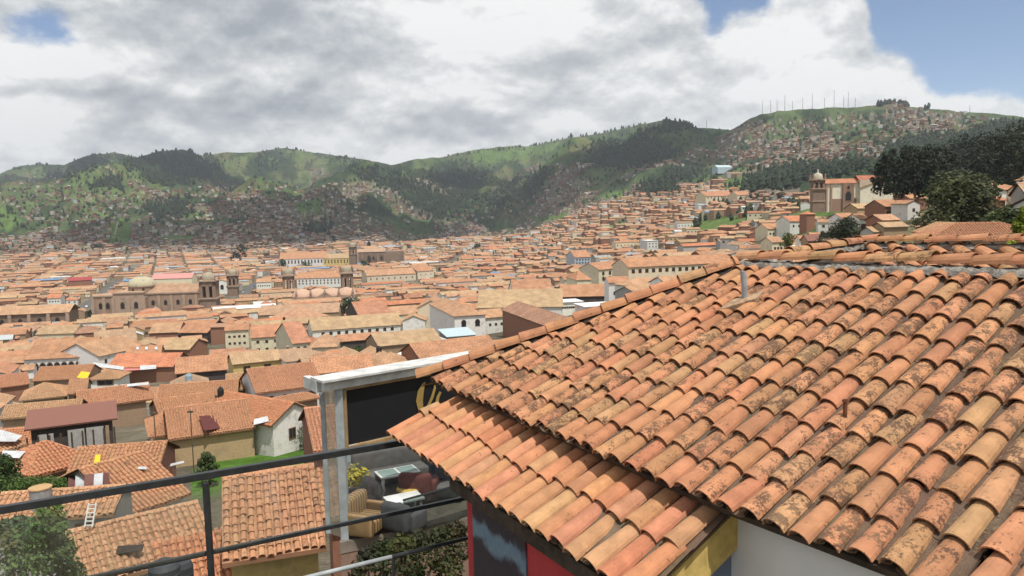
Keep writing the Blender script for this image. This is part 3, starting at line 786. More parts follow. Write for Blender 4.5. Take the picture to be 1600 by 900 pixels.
H2((42, 740), (150, 712), 690, 3.0, 'sloping orange roof running down behind the green hedge', roofc='bright orange', wallc='adobe', near=True, D=67, roof='hip')
H2((262, 683), (400, 664), 630, 3.6, 'tan adobe house with wide tiled roof above the lawn', roofc='orange', wallc='tan', near=True, keep=1)
H2((232, 680), (318, 668), 640, 3.0, 'orange hipped roof with small water tank on it', roofc='orange', wallc='cream', near=True, roof='hip', D=97)
BALC = H2((38, 668), (183, 650), 636, 6.8, 'dark balconied house under a rusty brown metal roof', roof='shed', roofc='rust', wallc='dark', near=False, pitch=0.22, keep=1, D=86)
H2((0, 652), (125, 641), 628, 4, 'long faded roof just above the rusty metal roof', roofc='faded buff', wallc='adobe', near=True)
H2((-30, 710), (36, 690), 650, 4, 'house with faded roof and white sheet at the left edge', roofc='pale orange', wallc='brick', near=True, D=75, gd=10)
H2((122, 636), (240, 620), 604, 4, 'long dark tiled roof with fine vertical tile rows', roofc='reddish', wallc='adobe', near=True)
H2((245, 622), (372, 612), 597, 4, 'long striped tile roof carrying a black water tank', roofc='orange', wallc='adobe', near=True)
H2((30, 624), (104, 616), 598, 4, 'pyramid shaped faded roof left of the striped roofs', roofc='faded buff', wallc='adobe', roof='hip', near=True)
H2((104, 614), (136, 611), 592, 4, 'short tiled roof with dark valley beside the pyramid roof', roofc='pale orange', wallc='adobe', near=True)
H2((0, 604), (47, 598), 584, 4, 'small reddish roof with skylight at the left edge', roofc='reddish', wallc='brick', near=True)
H2((50, 594), (138, 589), 571, 4, 'broad orange roof with bright yellow tarp at its corner', roofc='orange', wallc='adobe', near=True)
H2((137, 592), (187, 590), 577, 3.2, 'small white house with wide dark window under buff roof', roofc='faded buff', wallc='white', roof='hip', wins=[(0, 0.3, 1.5, 3.4, 1.2, False)], keep=1, near=True)
H2((167, 573), (272, 571), 552, 4.5, 'bright orange flat sided roof behind the white metal sheets', roofc='bright orange', wallc='brick')
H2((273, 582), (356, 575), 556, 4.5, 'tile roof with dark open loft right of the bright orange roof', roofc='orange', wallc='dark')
H2((362, 568), (440, 560), 549, 4, 'yellow walled house with two square windows and buff roof', roofc='faded buff', wallc='yellow', nw=2, wwh=(1.6, 1.3), keep=1, wz=1.6)
H2((398, 612), (506, 598), 571, 4.2, 'white cloister house with a row of dark arches under tile', roofc='reddish', wallc='white', keep=1, name='arcade_house', near=True, wins=[(0, -7 + 2.05 * i, 0.5, 1.6, 2.5, True) for i in range(8)])
H2((414, 634), (500, 618), 617, 2.6, 'low hipped tile roof in front of the dark arches', roofc='orange', wallc='adobe', roof='hip', near=True, keep=0.2)
H2((426, 660), (489, 641), 622, 4.2, 'grey white gabled house with one dark window by the lawn', roof='front', roofc='bright orange', wallc='white', near=True, keep=1, gd=12, pitch=.55, wins=[(0, -.3, 1.6, .95, 1.25, False)])
H2((352, 608), (398, 604), 583, 4, 'short buff roof left of the arcade house', roofc='faded buff', wallc='adobe', near=True)
H2((488, 582), (585, 574), 556, 4.5, 'orange roof above the white canopy beam', roofc='orange', wallc='adobe')
H2((585, 575), (660, 566), 550, 4.5, 'pinkish hipped roof meeting the orange roof above the canopy', roof='hip', roofc='pale orange', wallc='adobe')
H2((655, 560), (782, 545), 530, 5, 'long orange roof beside the near tile hip', roofc='orange', wallc='brick')
H2((250, 655), (345, 640), 618, 4, 'mid tile roof with dark red light well notch', roofc='orange', wallc='brick', near=True)
# the next belt
H2((36, 561), (140, 556), 529, 5.2, 'long white arcaded house with wide orange roof at far left', roofc='orange', wallc='white', keep=1, wins=row(9, 22, 0.4, 1.9, 3.0, True))
H2((143, 549), (172, 550), 541, 5.5, 'white blank gable house right of the arcaded house', roof='front', roofc='orange', wallc='white', keep=1, gd=16)
H2((172, 556), (203, 541), 530, 5.5, 'narrow white wing with four small windows', roofc='pale orange', wallc='white', keep=1, nw=4, wwh=(.9, 1.3))
H2((55, 522), (116, 520), 508, 5, 'cream house with small dormers above the arcaded house', roofc='faded buff', wallc='cream', keep=.6)
H2((116, 521), (155, 518), 508, 5, 'brown hipped roof with shaded end wall', roofc='brown', wallc='brick', roof='hip')
H2((148, 538), (215, 532), 515, 5, 'large dusty roof left of the dark gable end', roofc='dusty brown', wallc='adobe')
H2((232, 520), (280, 518), 504, 6, 'brick gabled house with dark open loft', roofc='pale orange', wallc='brick', keep=.6)
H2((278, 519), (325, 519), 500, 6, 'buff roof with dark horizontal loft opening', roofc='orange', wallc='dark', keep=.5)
H2((252, 545), (297, 545), 529, 5, 'shaggy buff roof over a dark brick wall', roofc='faded buff', wallc='brick', keep=.9)
H2((195, 556), (252, 552), 541, 5, 'orange roof with three bright skylight spots', roofc='orange', wallc='adobe')
H2((327, 512), (352, 511), 500, 8, 'tall brown brick block left of the cream apartments', roof='flat', roofc='brown', wallc='brick', keep=1)
H2((350, 516), (389, 514), 506, 8, 'cream apartment house with small square windows and flat top', roofc='orange', wallc='cream', keep=1, nw=4, floors=2, wz=4.6, wwh=(.9, .9))
H2((391, 527), (455, 523), 507, 6.5, 'cream two storey house with two rows of dark windows', roofc='reddish', wallc='cream', keep=1, nw=4, floors=2, wz=4.0, wwh=(1.0, 1.0))
H2((456, 536), (486, 533), 503, 5, 'narrow steep reddish roof beside the cream house', roofc='reddish', wallc='cream', keep=.8, nw=2)
H2((487, 516), (629, 506), 493, 6.4, 'long white building with a single row of dark windows', roofc='faded buff', wallc='white', keep=1, wins=row(10, 34, 3.9, 1.2, 1.3), name='long_house')
H2((629, 501), (664, 500), 490, 7, 'white gabled end block of the long white building', roof='front', roofc='pale orange', wallc='white', keep=1, gd=14)
H2((482, 542), (528, 540), 521, 5, 'pyramid roof in front of the long white building', roof='hip', roofc='pale orange', wallc='cream', keep=.3)
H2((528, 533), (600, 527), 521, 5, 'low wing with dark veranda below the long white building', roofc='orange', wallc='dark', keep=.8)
H2((590, 540), (690, 530), 517, 4.5, 'shaggy buff roof with uneven eave near centre', roofc='faded buff', wallc='adobe', keep=.4)
H2((652, 481), (695, 480), 458, 11, 'tall pale chapel gable with buttress heap beside it', roof='front', roofc='pale orange', wallc='cream', keep=1, gd=22, pitch=.52, name='chapel', cat='chapel')
H2((710, 493), (758, 490), 477, 9, 'white church wing with two arched windows facing us', roof='fronthip', roofc='pale orange', wallc='white', keep=1, gd=40, wins=[(0, -2.2, 5.0, 1.6, 2.2, True), (0, 2.6, 5.0, 1.6, 2.2, True)])
H2((757, 496), (792, 493), 483, 6, 'low white annex right of the arched windows', roofc='pale orange', wallc='white', keep=1, nw=3, wwh=(.8, .9))
H2((745, 480), (880, 478), 452, 8, 'great buff roof behind the white church wing', roofc='faded buff', wallc='white', keep=.4)
H2((794, 482), (852, 512), 470, 7, 'dark brick house with stepped wall beside the hip', roofc='brown', wallc='brick', keep=1, gd=11)
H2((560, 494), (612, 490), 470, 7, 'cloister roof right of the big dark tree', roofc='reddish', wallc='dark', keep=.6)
H2((612, 492), (655, 489), 478, 6, 'orange stepped roof left of the pale chapel', roofc='pale orange', wallc='cream', keep=.6)
H2((404, 492), (530, 487), 475, 7, 'long brownish cloister roof left of the big dark tree', roofc='dusty brown', wallc='adobe', keep=.3)
H2((465, 500), (514, 492), 480, 6, 'pale pyramid roof in front of the dark tree', roofc='pale orange', wallc='adobe', roof='hip', keep=.3)
H2((935, 421), (981, 417), 409, 10, 'cream corner block with shuttered windows', roofc='orange', wallc='cream', keep=.9, nw=4, wz=6.5, wwh=(1.6, 2.0), floors=2)
H2((981, 417), (1150, 409), 400, 8, 'long cream building with a row of square windows', roofc='orange', wallc='cream', keep=.9, nw=16, wz=4.8, wwh=(1.6, 1.8), name='long_house')
H2((877, 463), (962, 461), 444, 5, 'wide roof over a long dark glazed gallery', roofc='orange', wallc='rust' if 'rust' in WALLC else 'dark', keep=1)
H2((874, 473), (912, 471), 468, 5, 'low white terrace block with many small openings', roof='flat', roofc='white metal', wallc='white', keep=1, nw=9, wwh=(.7, .7), wz=2.6, gd=9)
H2((912, 480), (985, 476), 473, 5, 'white stepped terrace wall with dark slot window', roof='flat', roofc='white metal', wallc='white', keep=1, wins=[(0, -3, 2.7, 5, .9, False)], gd=9)
H2((950, 441), (984, 440), 432, 9, 'white house with balcony beside twin gables', roofc='orange', wallc='white', keep=1, nw=2)
H2((984, 446), (1044, 441), 434, 7, 'twin gabled white house with broad orange roof', roofc='pale orange', wallc='white', keep=.9, roof='hip')
H2((992, 458), (1040, 452), 445, 5, 'small dark walled gabled annex near the hip', roofc='pale orange', wallc='grey', keep=.9)
H2((1040, 443), (1082, 440), 431, 7, 'white house with one dark window beside the twin gables', roofc='pale orange', wallc='white', keep=.8, nw=1, wwh=(2.2, 1.2))
H2((803, 460), (866, 458), 436, 8, 'wide orange roof left of the glazed gallery', roofc='orange', wallc='white', keep=.4)
H2((838, 458), (870, 458), 447, 8, 'small white tower room under a pyramid roof', roof='hip', roofc='pale orange', wallc='white', keep=1, nw=1)
H2((900, 437), (925, 436), 422, 9, 'cream pavilion with pyramid roof by the corner block', roof='hip', roofc='orange', wallc='cream', keep=.8, nw=1)
H2((897, 402), (924, 401), 391, 9, 'blue and white arcaded house among orange roofs', roofc='orange', wallc='pale blue', keep=.9, nw=5, wwh=(1.2, 1.6), floors=2, wz=5.5)
H2((1010, 376), (1030, 376), 369, 9, 'small bright white block amid far roofs', roof='flat', roofc='white metal', wallc='white', keep=1, nw=3, floors=2, wz=5.5)
H2((441, 405), (507, 403), 394, 14, 'white convent building with two rows of windows', roofc='orange', wallc='white', keep=1, nw=14, floors=2, wz=9, wwh=(2.0, 2.6))
H2((507, 404), (549, 403), 396, 13, 'yellow convent wing right of the white building', roofc='faded buff', wallc='yellow', keep=1, nw=9, floors=2, wz=8, wwh=(1.8, 2.4))
H2((463, 435), (533, 433), 424, 11, 'long white arcaded block between two stone towers', roofc='orange', wallc='white', keep=1, nw=12, floors=2, wz=7, wwh=(1.2, 1.9))
H2((400, 441), (424, 440), 435, 9, 'white house with small windows left of stone tower', roofc='pale orange', wallc='white', keep=1, nw=6, wwh=(1, 1.5))
H2((573, 431), (650, 427), 420, 9, 'low white house row behind the right stone tower', roofc='pale orange', wallc='cream', keep=1, nw=8, wwh=(1.2, 1.8))
H2((652, 424), (678, 422), 414, 9, 'cream house with bright blue awning', roofc='orange', wallc='cream', keep=1, nw=3)
H2((146, 472), (175, 470), 459, 8, 'white house at the street corner left of the dome', roofc='pale orange', wallc='white', keep=1, nw=4, wwh=(1.2, 1.4))
H2((236, 436), (300, 434), 427, 9, 'pink metal roofed hall behind the dome', roofc='pink', wallc='cream', keep=.8)
H2((106, 439), (144, 437), 433, 9, 'hall with deep red roof far left', roofc='crimson', wallc='brick', keep=.9)
H2((336, 442), (357, 441), 436, 12, 'white chapel front with one tall arched window', roof='front', roofc='pale orange', wallc='white', keep=1, gd=14, wins=[(0, 0, 5, 3, 4.5, True)], name='chapel', cat='chapel')
H2((73, 466), (95, 465), 459, 7, 'white walled house with orange roof far left', roofc='bright orange', wallc='white', keep=1, nw=4)
H2((697, 526), (745, 522), 513, 3.5, 'light blue metal roof near the white church wing', roof='shed', roofc='pale blue metal', wallc='grey', pitch=.12, keep=.7)
H2((664, 538), (704, 532), 526, 3, 'small pale metal sheet roof below the blue one', roof='shed', roofc='grey metal', wallc='grey', pitch=.1, keep=.5)
# the right-hand hill
H2((1312, 341), (1342, 339), 333, 6, 'white house with tall dark columns on the green slope', roofc='orange', wallc='white', keep=1, nw=4, wwh=(1.0, 2.6), wz=1.5)
H2((1340, 341), (1360, 341), 334, 6, 'narrow white house beside the columned one', roofc='orange', wallc='white', keep=1, nw=3, wwh=(.8, 2.4), wz=1.5)
H2((1335, 325), (1380, 324), 318, 5, 'long low tan roof under the church terrace', roofc='faded buff', wallc='tan', keep=.8)
H2((1378, 323), (1416, 320), 312, 6, 'brick house with five windows near the dark wall', roofc='orange', wallc='brick', keep=1, nw=5, wwh=(1.2, 1.3), wz=2.8)
H2((1416, 318), (1440, 316), 308, 6, 'white gabled house before the big dark tree', roofc='orange', wallc='white', keep=1, nw=1, roof='front', gd=9)
H2((1417, 310), (1452, 308), 302, 6, 'house with wide orange roof beside the stone wall', roofc='orange', wallc='brick', keep=.8, nw=3)
H2((1358, 361), (1408, 360), 354, 5, 'grey windowed schoolhouse with buff roof', roofc='faded buff', wallc='grey', keep=1, nw=9, wwh=(.9, 1.4), wz=1.8)
H2((1372, 344), (1410, 341), 335, 6, 'house with pale roof and brick wall above the schoolhouse', roofc='pale orange', wallc='brick', keep=.8)
H2((1375, 354), (1425, 352), 347, 5, 'low house with faded roof behind the schoolhouse', roofc='faded buff', wallc='adobe', keep=.5)
H2((1442, 285), (1496, 277), 270, 4, 'long orange roofed house high under the dark pines', roofc='bright orange', wallc='tan', keep=.9, nw=4)
H2((1540, 296), (1563, 296), 288, 5, 'grey gabled house right of the big tree', roofc='orange', wallc='grey', keep=.9)
H2((1563, 296), (1576, 294), 287, 5, 'small white shed wall right of the big tree', roofc='orange', wallc='white', keep=1)
H2((1556, 312), (1575, 311), 306, 4, 'small orange roof, upper of two beside the big tree', roofc='bright orange', wallc='brick', keep=.8)
H2((1556, 324), (1576, 323), 317, 4, 'small orange roof, lower of two beside the big tree', roofc='bright orange', wallc='brick', keep=.8)
H2((1230, 346), (1276, 344), 337, 7, 'white house with orange roof left of the bushy trees', roofc='bright orange', wallc='white', keep=1, nw=4, wwh=(1, 1.5))
H2((1258, 334), (1276, 334), 330, 10, 'brown tower room with red pyramid roof', roof='hip', roofc='bright orange', wallc='rust' if 'rust' in WALLC else 'brick', keep=1)
H2((1197, 358), (1225, 356), 349, 7, 'cream house with small windows at the slope foot', roofc='orange', wallc='cream', keep=1, nw=4)
H2((1204, 378), (1228, 377), 370, 7, 'cream house at the foot, left of the green bush', roofc='pale orange', wallc='cream', keep=.9, nw=3)
H2((1238, 386), (1276, 384), 378, 4, 'white flat roofed sheds before the bushy tree', roof='flat', roofc='white metal', wallc='white', keep=.9, gd=8)
H2((1100, 307), (1150, 305), 299, 7, 'long cream hacienda with red roof on the mid slope', roofc='reddish', wallc='cream', keep=1, nw=8, wwh=(1.5, 2.5))
H2((1150, 305), (1175, 304), 299, 7, 'cream wing continuing right from the long hacienda', roofc='orange', wallc='cream', keep=1, nw=3)
H2((1345, 380), (1392, 377), 369, 5, 'pinkish tile roof just behind the near ridge', roofc='pale orange', wallc='tan', keep=.5)
H2((1120, 262), (1146, 261), 258, 12, 'grey blue hall on the far slope', roofc='pale blue metal', wallc='pale blue', keep=1)
def balcony(root):
    wl = root.children[0]; w = wl.dimensions.x; d = wl.dimensions.y; y = -d / 2
    wl = wl.data; 
    for (xa, xb, z0, z1, c, nm) in ((-.36, -.27, 3.9, 6.0, WALLC['grey'], 'panel'), (-.25, -.20, 3.9, 6.0, WALLC['grey'], 'panel'), (-.05, .13, 3.9, 6.1, WALLC['grey'], 'panel'), (.15, .34, 3.9, 6.1, WALLC['grey'], 'panel'), (.36, .40, 3.9, 6.1, WALLC['adobe'], 'panel'), (.02, .12, .3, 2.6, WALLC['adobe'], 'panel'), (-.18, -.02, .9, 1.6, WALLC['yellow'], 'bench')):
        mb = MB(); mb.box(w * xa, w * xb, y - .06, y - .01, z0, z1, 0, c); mb.build(nm, M_WALL, root)
    mb = MB(); mb.box(-w * .47, w * .47, y - 1.5, y, 2.9, 3.05, 0, (.07, .05, .04)); mb.build('balcony_floor', M_VC, root)
    for i in range(9):
        x = -w * .46 + w * .92 * i / 8; mb = MB(); mb.box(x - .08, x + .08, y - 1.5, y - 1.34, -1, 6.2, 0, (.08, .055, .04)); mb.build('post', M_VC, root)
    mb = MB(); mb.box(-w * .46, w * .46, y - 1.48, y - 1.4, 3.1, 3.9, 0, (.06, .045, .04)); mb.build('balustrade', M_VC, root)
balcony(BALC)
print('placed', len(OCC))
# ------------------------------------------------------------------ landmarks
def arch_hole(parent, x, y, z, w, h, side=0, name='arched_window'): return add_window(parent, x, y, z, w, h, side, True, name)
ST = (0.33, 0.23, 0.17); STL = (0.39, 0.285, 0.215)
def bell_tower(root, x, y, w, z0, z1, dome=True, shade=ST, parts='tower', belfry=None, domec=(0.34, 0.30, 0.22)):
    """stone bell tower: shaft, cornices, belfry with open arches, corner pinnacles, dome"""
    bf = belfry or (z1 - z0) * 0.30; zb = z1 - bf
    t = MB(); s = w / 2
    t.box(x - s, x + s, y - s, y + s, z0, zb, 0, shade, bottom=False)
    for (za, g) in ((zb - 0.9, .45), (zb - .2, .75), (z0 + (zb - z0) * .45, .35)):
        t.box(x - s - g, x + s + g, y - s - g, y + s + g, za, za + .55, 0, STL)
    pw = w * .2
    for dx in (-1, 1):
        for dy in (-1, 1):
            cx, cy = x + dx * (s - pw / 2), y + dy * (s - pw / 2)
            t.box(cx - pw / 2, cx + pw / 2, cy - pw / 2, cy + pw / 2, zb, z1, 0, shade)
    pm = w * .10
    for (cx, cy) in ((x, y - s + pm), (x, y + s - pm), (x - s + pm, y), (x + s - pm, y)): t.box(cx - pm, cx + pm, cy - pm, cy + pm, zb, z1 - bf * .12, 0, shade)
    t.box(x - s * .35, x + s * .35, y - s * .35, y + s * .35, zb, z1, 0, (0.06, 0.045, 0.035))
    t.box(x - s, x + s, y - s, y + s, z1 - bf * .28, z1 + .1, 0, shade)
    t.box(x - s - .7, x + s + .7, y - s - .7, y + s + .7, z1, z1 + .7, 0, STL)
    tw = t.build(parts, M_STONE, root)
    for dx in (-1, 1):
        for dy in (-1, 1):
            p = MB(); p.lathe([(.55, z1 + .7), (.6, z1 + 1.6), (.35, z1 + 1.8), (.45, z1 + 2.4), (.06, z1 + 4.0)], x + dx * s, y + dy * s, 6, 0, shade)
            p.build('pinnacle', M_STONE, tw)
    if dome:
        d = MB(); r = s * .82
        d.lathe([(r, z1 + .7), (r, z1 + 1.7)] + [(r * math.cos(a), z1 + 1.7 + r * .95 * math.sin(a)) for a in [k * math.pi / 14 for k in range(7)]] + [(r * .16, z1 + 1.7 + r), (r * .16, z1 + 2.6 + r), (.05, z1 + 3.6 + r)], x, y, 14, 0, domec)
        d.build('dome', M_STONE, tw)
    return tw
LS = [1.0, 0]
def base_at(px, py, D):
    P = march(px, py, 0, 330 if px < 1250 else 380)
    if P is None or px > 1250: P = at_D(px, py, D)
    LS[0] = P.xy.length / D; LS[1] = P.xy.length; return P
def landmark(name, B, yaw): r = empty(name, B, yaw); r.scale = (LS[0],) * 3; return r
def keepout(x0, x1, y0, y1, D): VIS.append((x0, x1, y0, y1, LS[1]))

# domed stone church
D0 = 500; B = base_at(252, 492, D0); mp = D0 / FPX
r = landmark('domed_church', B, 0.12); tag(r, 'brown stone church with pale ribbed dome and square bell tower', 'church')
wb = MB()
wb.box(-6, 25, -5, 11, -12, 13, 0, ST, bottom=False)                 # nave
wb.box(-35, -6, -7, 13, -12, 12.5, 0, ST, bottom=False)              # crossing and apse
wb.box(-23, -6, -9.5, 15, -12, 14.2, 0, STL, bottom=False)
for x in (-35, -29, -23, -14.5, -6, 1, 8, 15, 22): wb.box(x - .8, x + .8, -10.2 if -24 < x < -5 else -7.7 if x < -20 else -5.9, -4, -12, 12, 0, STL, bottom=False)
for (a, b_, yy, z) in ((-35.4, -23, -7.5, 12.5), (-23.4, -5.6, -10, 14.2), (-5.9, 25, -5.5, 13)): wb.box(a, b_, yy, yy + 2, z, z + .8, 0, STL)
wb.box(24, 31.5, -11, -6.2, -12, 2, 0, ST, bottom=False)
wall = wb.build('wall', M_STONE, r)
rb = MB(); roof_c = (.40, .25, .16)
for (x0, x1, y0, y1, z) in ((-6, 25, -4, 10, 13.2),):
    rb.quad((x0, y0, z), (x1, y0, z), (x1, 3, z + 4.6), (x0, 3, z + 4.6), 0, (*roof_c, .1), [(0, 0), (31, 0), (31, 8), (0, 8)]); rb.quad((x1, y1, z), (x0, y1, z), (x0, 3, z + 4.6), (x1, 3, z + 4.6), 0, (*roof_c, .1), [(0, 0), (31, 0), (31, 8), (0, 8)])
rb.box(-34.5, -23, -6, 12, 12.6, 13.2, 0, roof_c); rb.box(-22.5, -6.5, -8, 14.5, 14.3, 15, 0, (.45, .29, .18))
rb.build('roof', M_ROOF, r)
db = MB(); db.lathe([(7.4, 14), (7.4, 17.2), (7.9, 17.3), (7.9, 17.8)], -10.8, 3, 20, 0, ST); dr = db.build('dome_drum', M_STONE, r)
dm = MB(); prof = [(7.8 * math.cos(a), 17.8 + 5.2 * math.sin(a)) for a in [k * math.pi / 20 for k in range(10)]] + [(1.0, 22.9), (1.0, 24.2), (.1, 25.2)]
dm.lathe(prof, -10.8, 3, 24, 0, (.43, .39, .27))
for k in range(12):
    th = 2 * math.pi * k / 12
    dm.tube([(-10.8 + math.cos(th) * q * 1.005, 3 + math.sin(th) * q * 1.005, z) for q, z in prof[:10]], .22, 5, 0, (.50, .45, .32))
dm.build('dome', M_STONE, r)
for x in (-31, -27): arch_hole(r, x, -7, 5.5, 1.9, 3.4)
for x in (-18, -10.5): arch_hole(r, x, -9.5, 5.5, 2.2, 3.6)
for x in (-2.5, 4.5, 11.5, 18.5): arch_hole(r, x, -5, 6.5, 1.8, 2.8)
for a in (-1.15, -.4, .4, 1.15): 
    w_ = add_window(dr, -10.8 + 7.4 * math.sin(a), 3 - 7.4 * math.cos(a), 14.3, 1.4, 2.2, 0, True); w_.rotation_euler = (0, 0, a)
bell_tower(r, 29.0, -2.5, 9.2, -14, 19.5, True, (0.25, 0.175, 0.13))
pb = MB(); pb.lathe([(2.6, 0), (2.6, 3.5), (3.0, 3.6), (1.8, 5.2), (.5, 6), (.1, 7.2)], 1, -12, 8, 0, STL); pb.build('chapel_lantern', M_STONE, r)
OCC.append((B.x, B.y + 2, 36 * LS[0], 14 * LS[0], math.cos(.12), math.sin(.12), 39 * LS[0])); keepout(168, 340, 425, 476, D0)
# second tower with its own dome
B = base_at(365, 462, 560); r = landmark('bell_tower', B, 0.15); tag(r, 'slender dark stone bell tower with round dome beside white chapel front', 'bell tower')
bell_tower(r, 0, 0, 6.6, -10, 14.0, True, (0.25, 0.175, 0.13)); footprint(B.x, B.y, 10, 10, .15); keepout(355, 374, 418, 450, 560)
# twin towered church with pale vaulted roofs
for (px, tag_) in ((452, 'left of two matching stone bell towers by the pale vaulted roofs'), (543, 'right of two matching stone bell towers by the pale vaulted roofs')):
    B = base_at(px, 462, 400); r = landmark('bell_tower', B, 0.3); tag(r, tag_, 'bell tower', 'twin bell towers of the vaulted church')
    bell_tower(r, 0, 0, 5.8, -14, 10.0 if px < 500 else 11.5, True, (0.26, 0.18, 0.13)); footprint(B.x, B.y, 7, 7, .3); keepout(px - 13, px + 13, 418, 452, 400)
B = base_at(508, 476, 380); r = landmark('vaulted_church', B, 0.25); tag(r, 'church body with pale pink vaulted roofs between the matching towers', 'church')
wb = MB(); wb.box(-14, 14, -7, 9, -14, 4, 0, ST, bottom=False); wb.box(-15, 15, -7.6, -7, 3.4, 4.3, 0, STL); wb.build('wall', M_STONE, r)
vb = MB(); pk = (.50, .33, .235)
for i in range(4):
    for j in range(2):
        vb.lathe([(4.9 * math.cos(a), 4.2 + 3.4 * math.sin(a) ** 1.1) for a in [k * math.pi / 12 for k in range(6)]] + [(.1, 7.7)], -10.5 + 7 * i, -2.8 + 8 * j, 16, 0, vary(pk, .04), sy=.9)
vb.build('vaulted_roof', M_WALL, r, smooth=True)
fb = MB(); fb.add([(-6, -7.3, 3), (6, -7.3, 3), (0, -7.3, 7)], [(0, 1, 2)], 0, ST); fb.box(-9, 9, -12, -7.4, -14, 0, 0, ST, bottom=False)
fb.add([(-9.4, -12.4, 0), (9.4, -12.4, 0), (9.4, -7.4, 1.8), (-9.4, -7.4, 1.8)], [(0, 1, 2, 3)], 0, (.42, .23, .13)); fb.build('side_chapel', M_STONE, r)
for i in range(5):
    pn = MB(); pn.lathe([(.5, 4.3), (.5, 6), (.75, 6.1), (.1, 8.2)], -13 + 6.5 * i, -7.2, 6, 0, ST); pn.build('pinnacle', M_STONE, r)
OCC.append((B.x, B.y, 15 * LS[0], 12 * LS[0], math.cos(.25), math.sin(.25), 20)); keepout(455, 550, 441, 465, 380)
# far stone church with tall tower
B = base_at(585, 416, 900); r = landmark('stone_church', B, 0.1); tag(r, 'far grey brown stone church with buttressed walls and single square tower', 'church')
wb = MB(); wb.box(-17, 34, -9, 9, -16, 17, 0, (.23, .165, .125), bottom=False); wb.box(14, 28, -12, -9, -16, 16, 0, (.25, .18, .135), bottom=False)
for x in (-12, -4, 5, 13, 21, 29): wb.box(x - 1.2, x + 1.2, -12.5, -9, -16, 15, 0, (.26, .19, .145), bottom=False)
wb.build('wall', M_STONE, r)
rb = MB()
rb.quad((-17.5, -9.6, 17), (14, -9.6, 17), (14, 0, 20.5), (-17.5, 0, 20.5), 0, (.42, .28, .19, .1), [(0, 0), (31, 0), (31, 10), (0, 10)]); rb.quad((14, 9.6, 17), (-17.5, 9.6, 17), (-17.5, 0, 20.5), (14, 0, 20.5), 0, (.42, .28, .19, .1), [(0, 0), (31, 0), (31, 10), (0, 10)]); rb.build('roof', M_ROOF, r)
for x in (0, 9, 24): arch_hole(r, x, -9.1, 8, 2, 4)
bell_tower(r, -23.5, -3, 8.4, -16, 23, True, (.22, .16, .12), belfry=8)
OCC.append((B.x, B.y, 40, 14, math.cos(.1), math.sin(.1), 42)); keepout(548, 632, 378, 408, 900)
# small far church, left
B = base_at(428, 408, 900); r = landmark('stone_church', B, 0.1); tag(r, 'small dark twin towered stone church left of the white convent', 'church')
wb = MB(); wb.box(-4, 12, -6, 6, -12, 7, 0, (.24, .17, .13), bottom=False); wb.build('wall', M_STONE, r)
bell_tower(r, -7, -3, 5.5, -12, 9.5, True, (.22, .155, .12), belfry=4); bell_tower(r, 9, -3, 5, -12, 9.5, True, (.22, .155, .12), belfry=4)
keepout(405, 441, 388, 404, 900); footprint(B.x, B.y, 34, 16, 0)
# nave of stone at the left edge
B = base_at(50, 512, 420); r = landmark('stone_nave', B, 0.2); tag(r, 'long stone nave with arched windows and rounded roof edge, far left', 'church')
wb = MB(); wb.box(-30, 18, -7, 7, -10, 7.5, 0, (.22, .155, .11), bottom=False)
for x in range(-30, 20, 8): wb.box(x - .7, x + .7, -8, -7, -10, 7, 0, STL, bottom=False)
wb.build('wall', M_STONE, r)
rb = MB(); rb.quad((-31, -7.8, 7.3), (19, -7.8, 7.3), (19, 0, 10.5), (-31, 0, 10.5), 0, (.44, .27, .16, .1), [(0, 0), (50, 0), (50, 9), (0, 9)]); rb.quad((19, 7.8, 7.3), (-31, 7.8, 7.3), (-31, 0, 10.5), (19, 0, 10.5), 0, (.44, .27, .16, .1), [(0, 0), (50, 0), (50, 9), (0, 9)]); rb.build('roof', M_ROOF, r)
for x in (-18, -9.5, -2, 6, 13.5): arch_hole(r, x, -7, 2.5, 1.8, 2.6)
OCC.append((B.x, B.y, 31 * LS[0], 9 * LS[0], math.cos(.2), math.sin(.2), 33)); keepout(0, 104, 484, 503, 420)
# hillside church with white walls, right
B = base_at(1328, 313, 450); r = landmark('hillside_church', B, -0.12); tag(r, 'white and brown church with domed square tower on green terrace', 'church')
wb = MB(); W_ = (.72, .66, .53)
wb.box(-14, 12, -4, 5, -6, 9.2, 0, W_, bottom=False); wb.box(3, 20, -7, 5, -6, 6.5, 0, W_, bottom=False)
wb.add([(3, -7, 6.5), (20, -7, 6.5), (11.5, -7, 9.2)], [(0, 1, 2)], 0, W_)
wb.box(3, 20, -6, 5, 6.4, 10.6, 0, (.50, .42, .32), bottom=False)
wall = wb.build('wall', M_WALL, r)
sb = MB(); sb.box(-5.2, .4, -5.2, -4, -6, 8.8, 0, (.27, .17, .12), bottom=False)
for x in (-10.8, -13.2): sb.box(x - .45, x + .45, -4.6, -4, -6, 8.8, 0, ST, bottom=False)
sb.box(-10.5, 2, -4.35, -4, -6, .9, 0, (.30, .19, .14), bottom=False); sb.build('stone_portal', M_STONE, r)
arch_hole(r, -2.4, -5.25, 0, 2.8, 4.6, name='arched_door'); arch_hole(r, -2.4, -5.25, 6, 1.2, 1.6)
rb = MB(); cc = (.43, .19, .11)
rb.quad((-14.5, -4.8, 9), (10, -4.8, 9), (10, .5, 11.6), (-14.5, .5, 11.6), 0, (*cc, .1), [(0, 0), (24, 0), (24, 6), (0, 6)]); rb.quad((10, 5.8, 9), (-14.5, 5.8, 9), (-14.5, .5, 11.6), (10, .5, 11.6), 0, (*cc, .1), [(0, 0), (24, 0), (24, 6), (0, 6)])
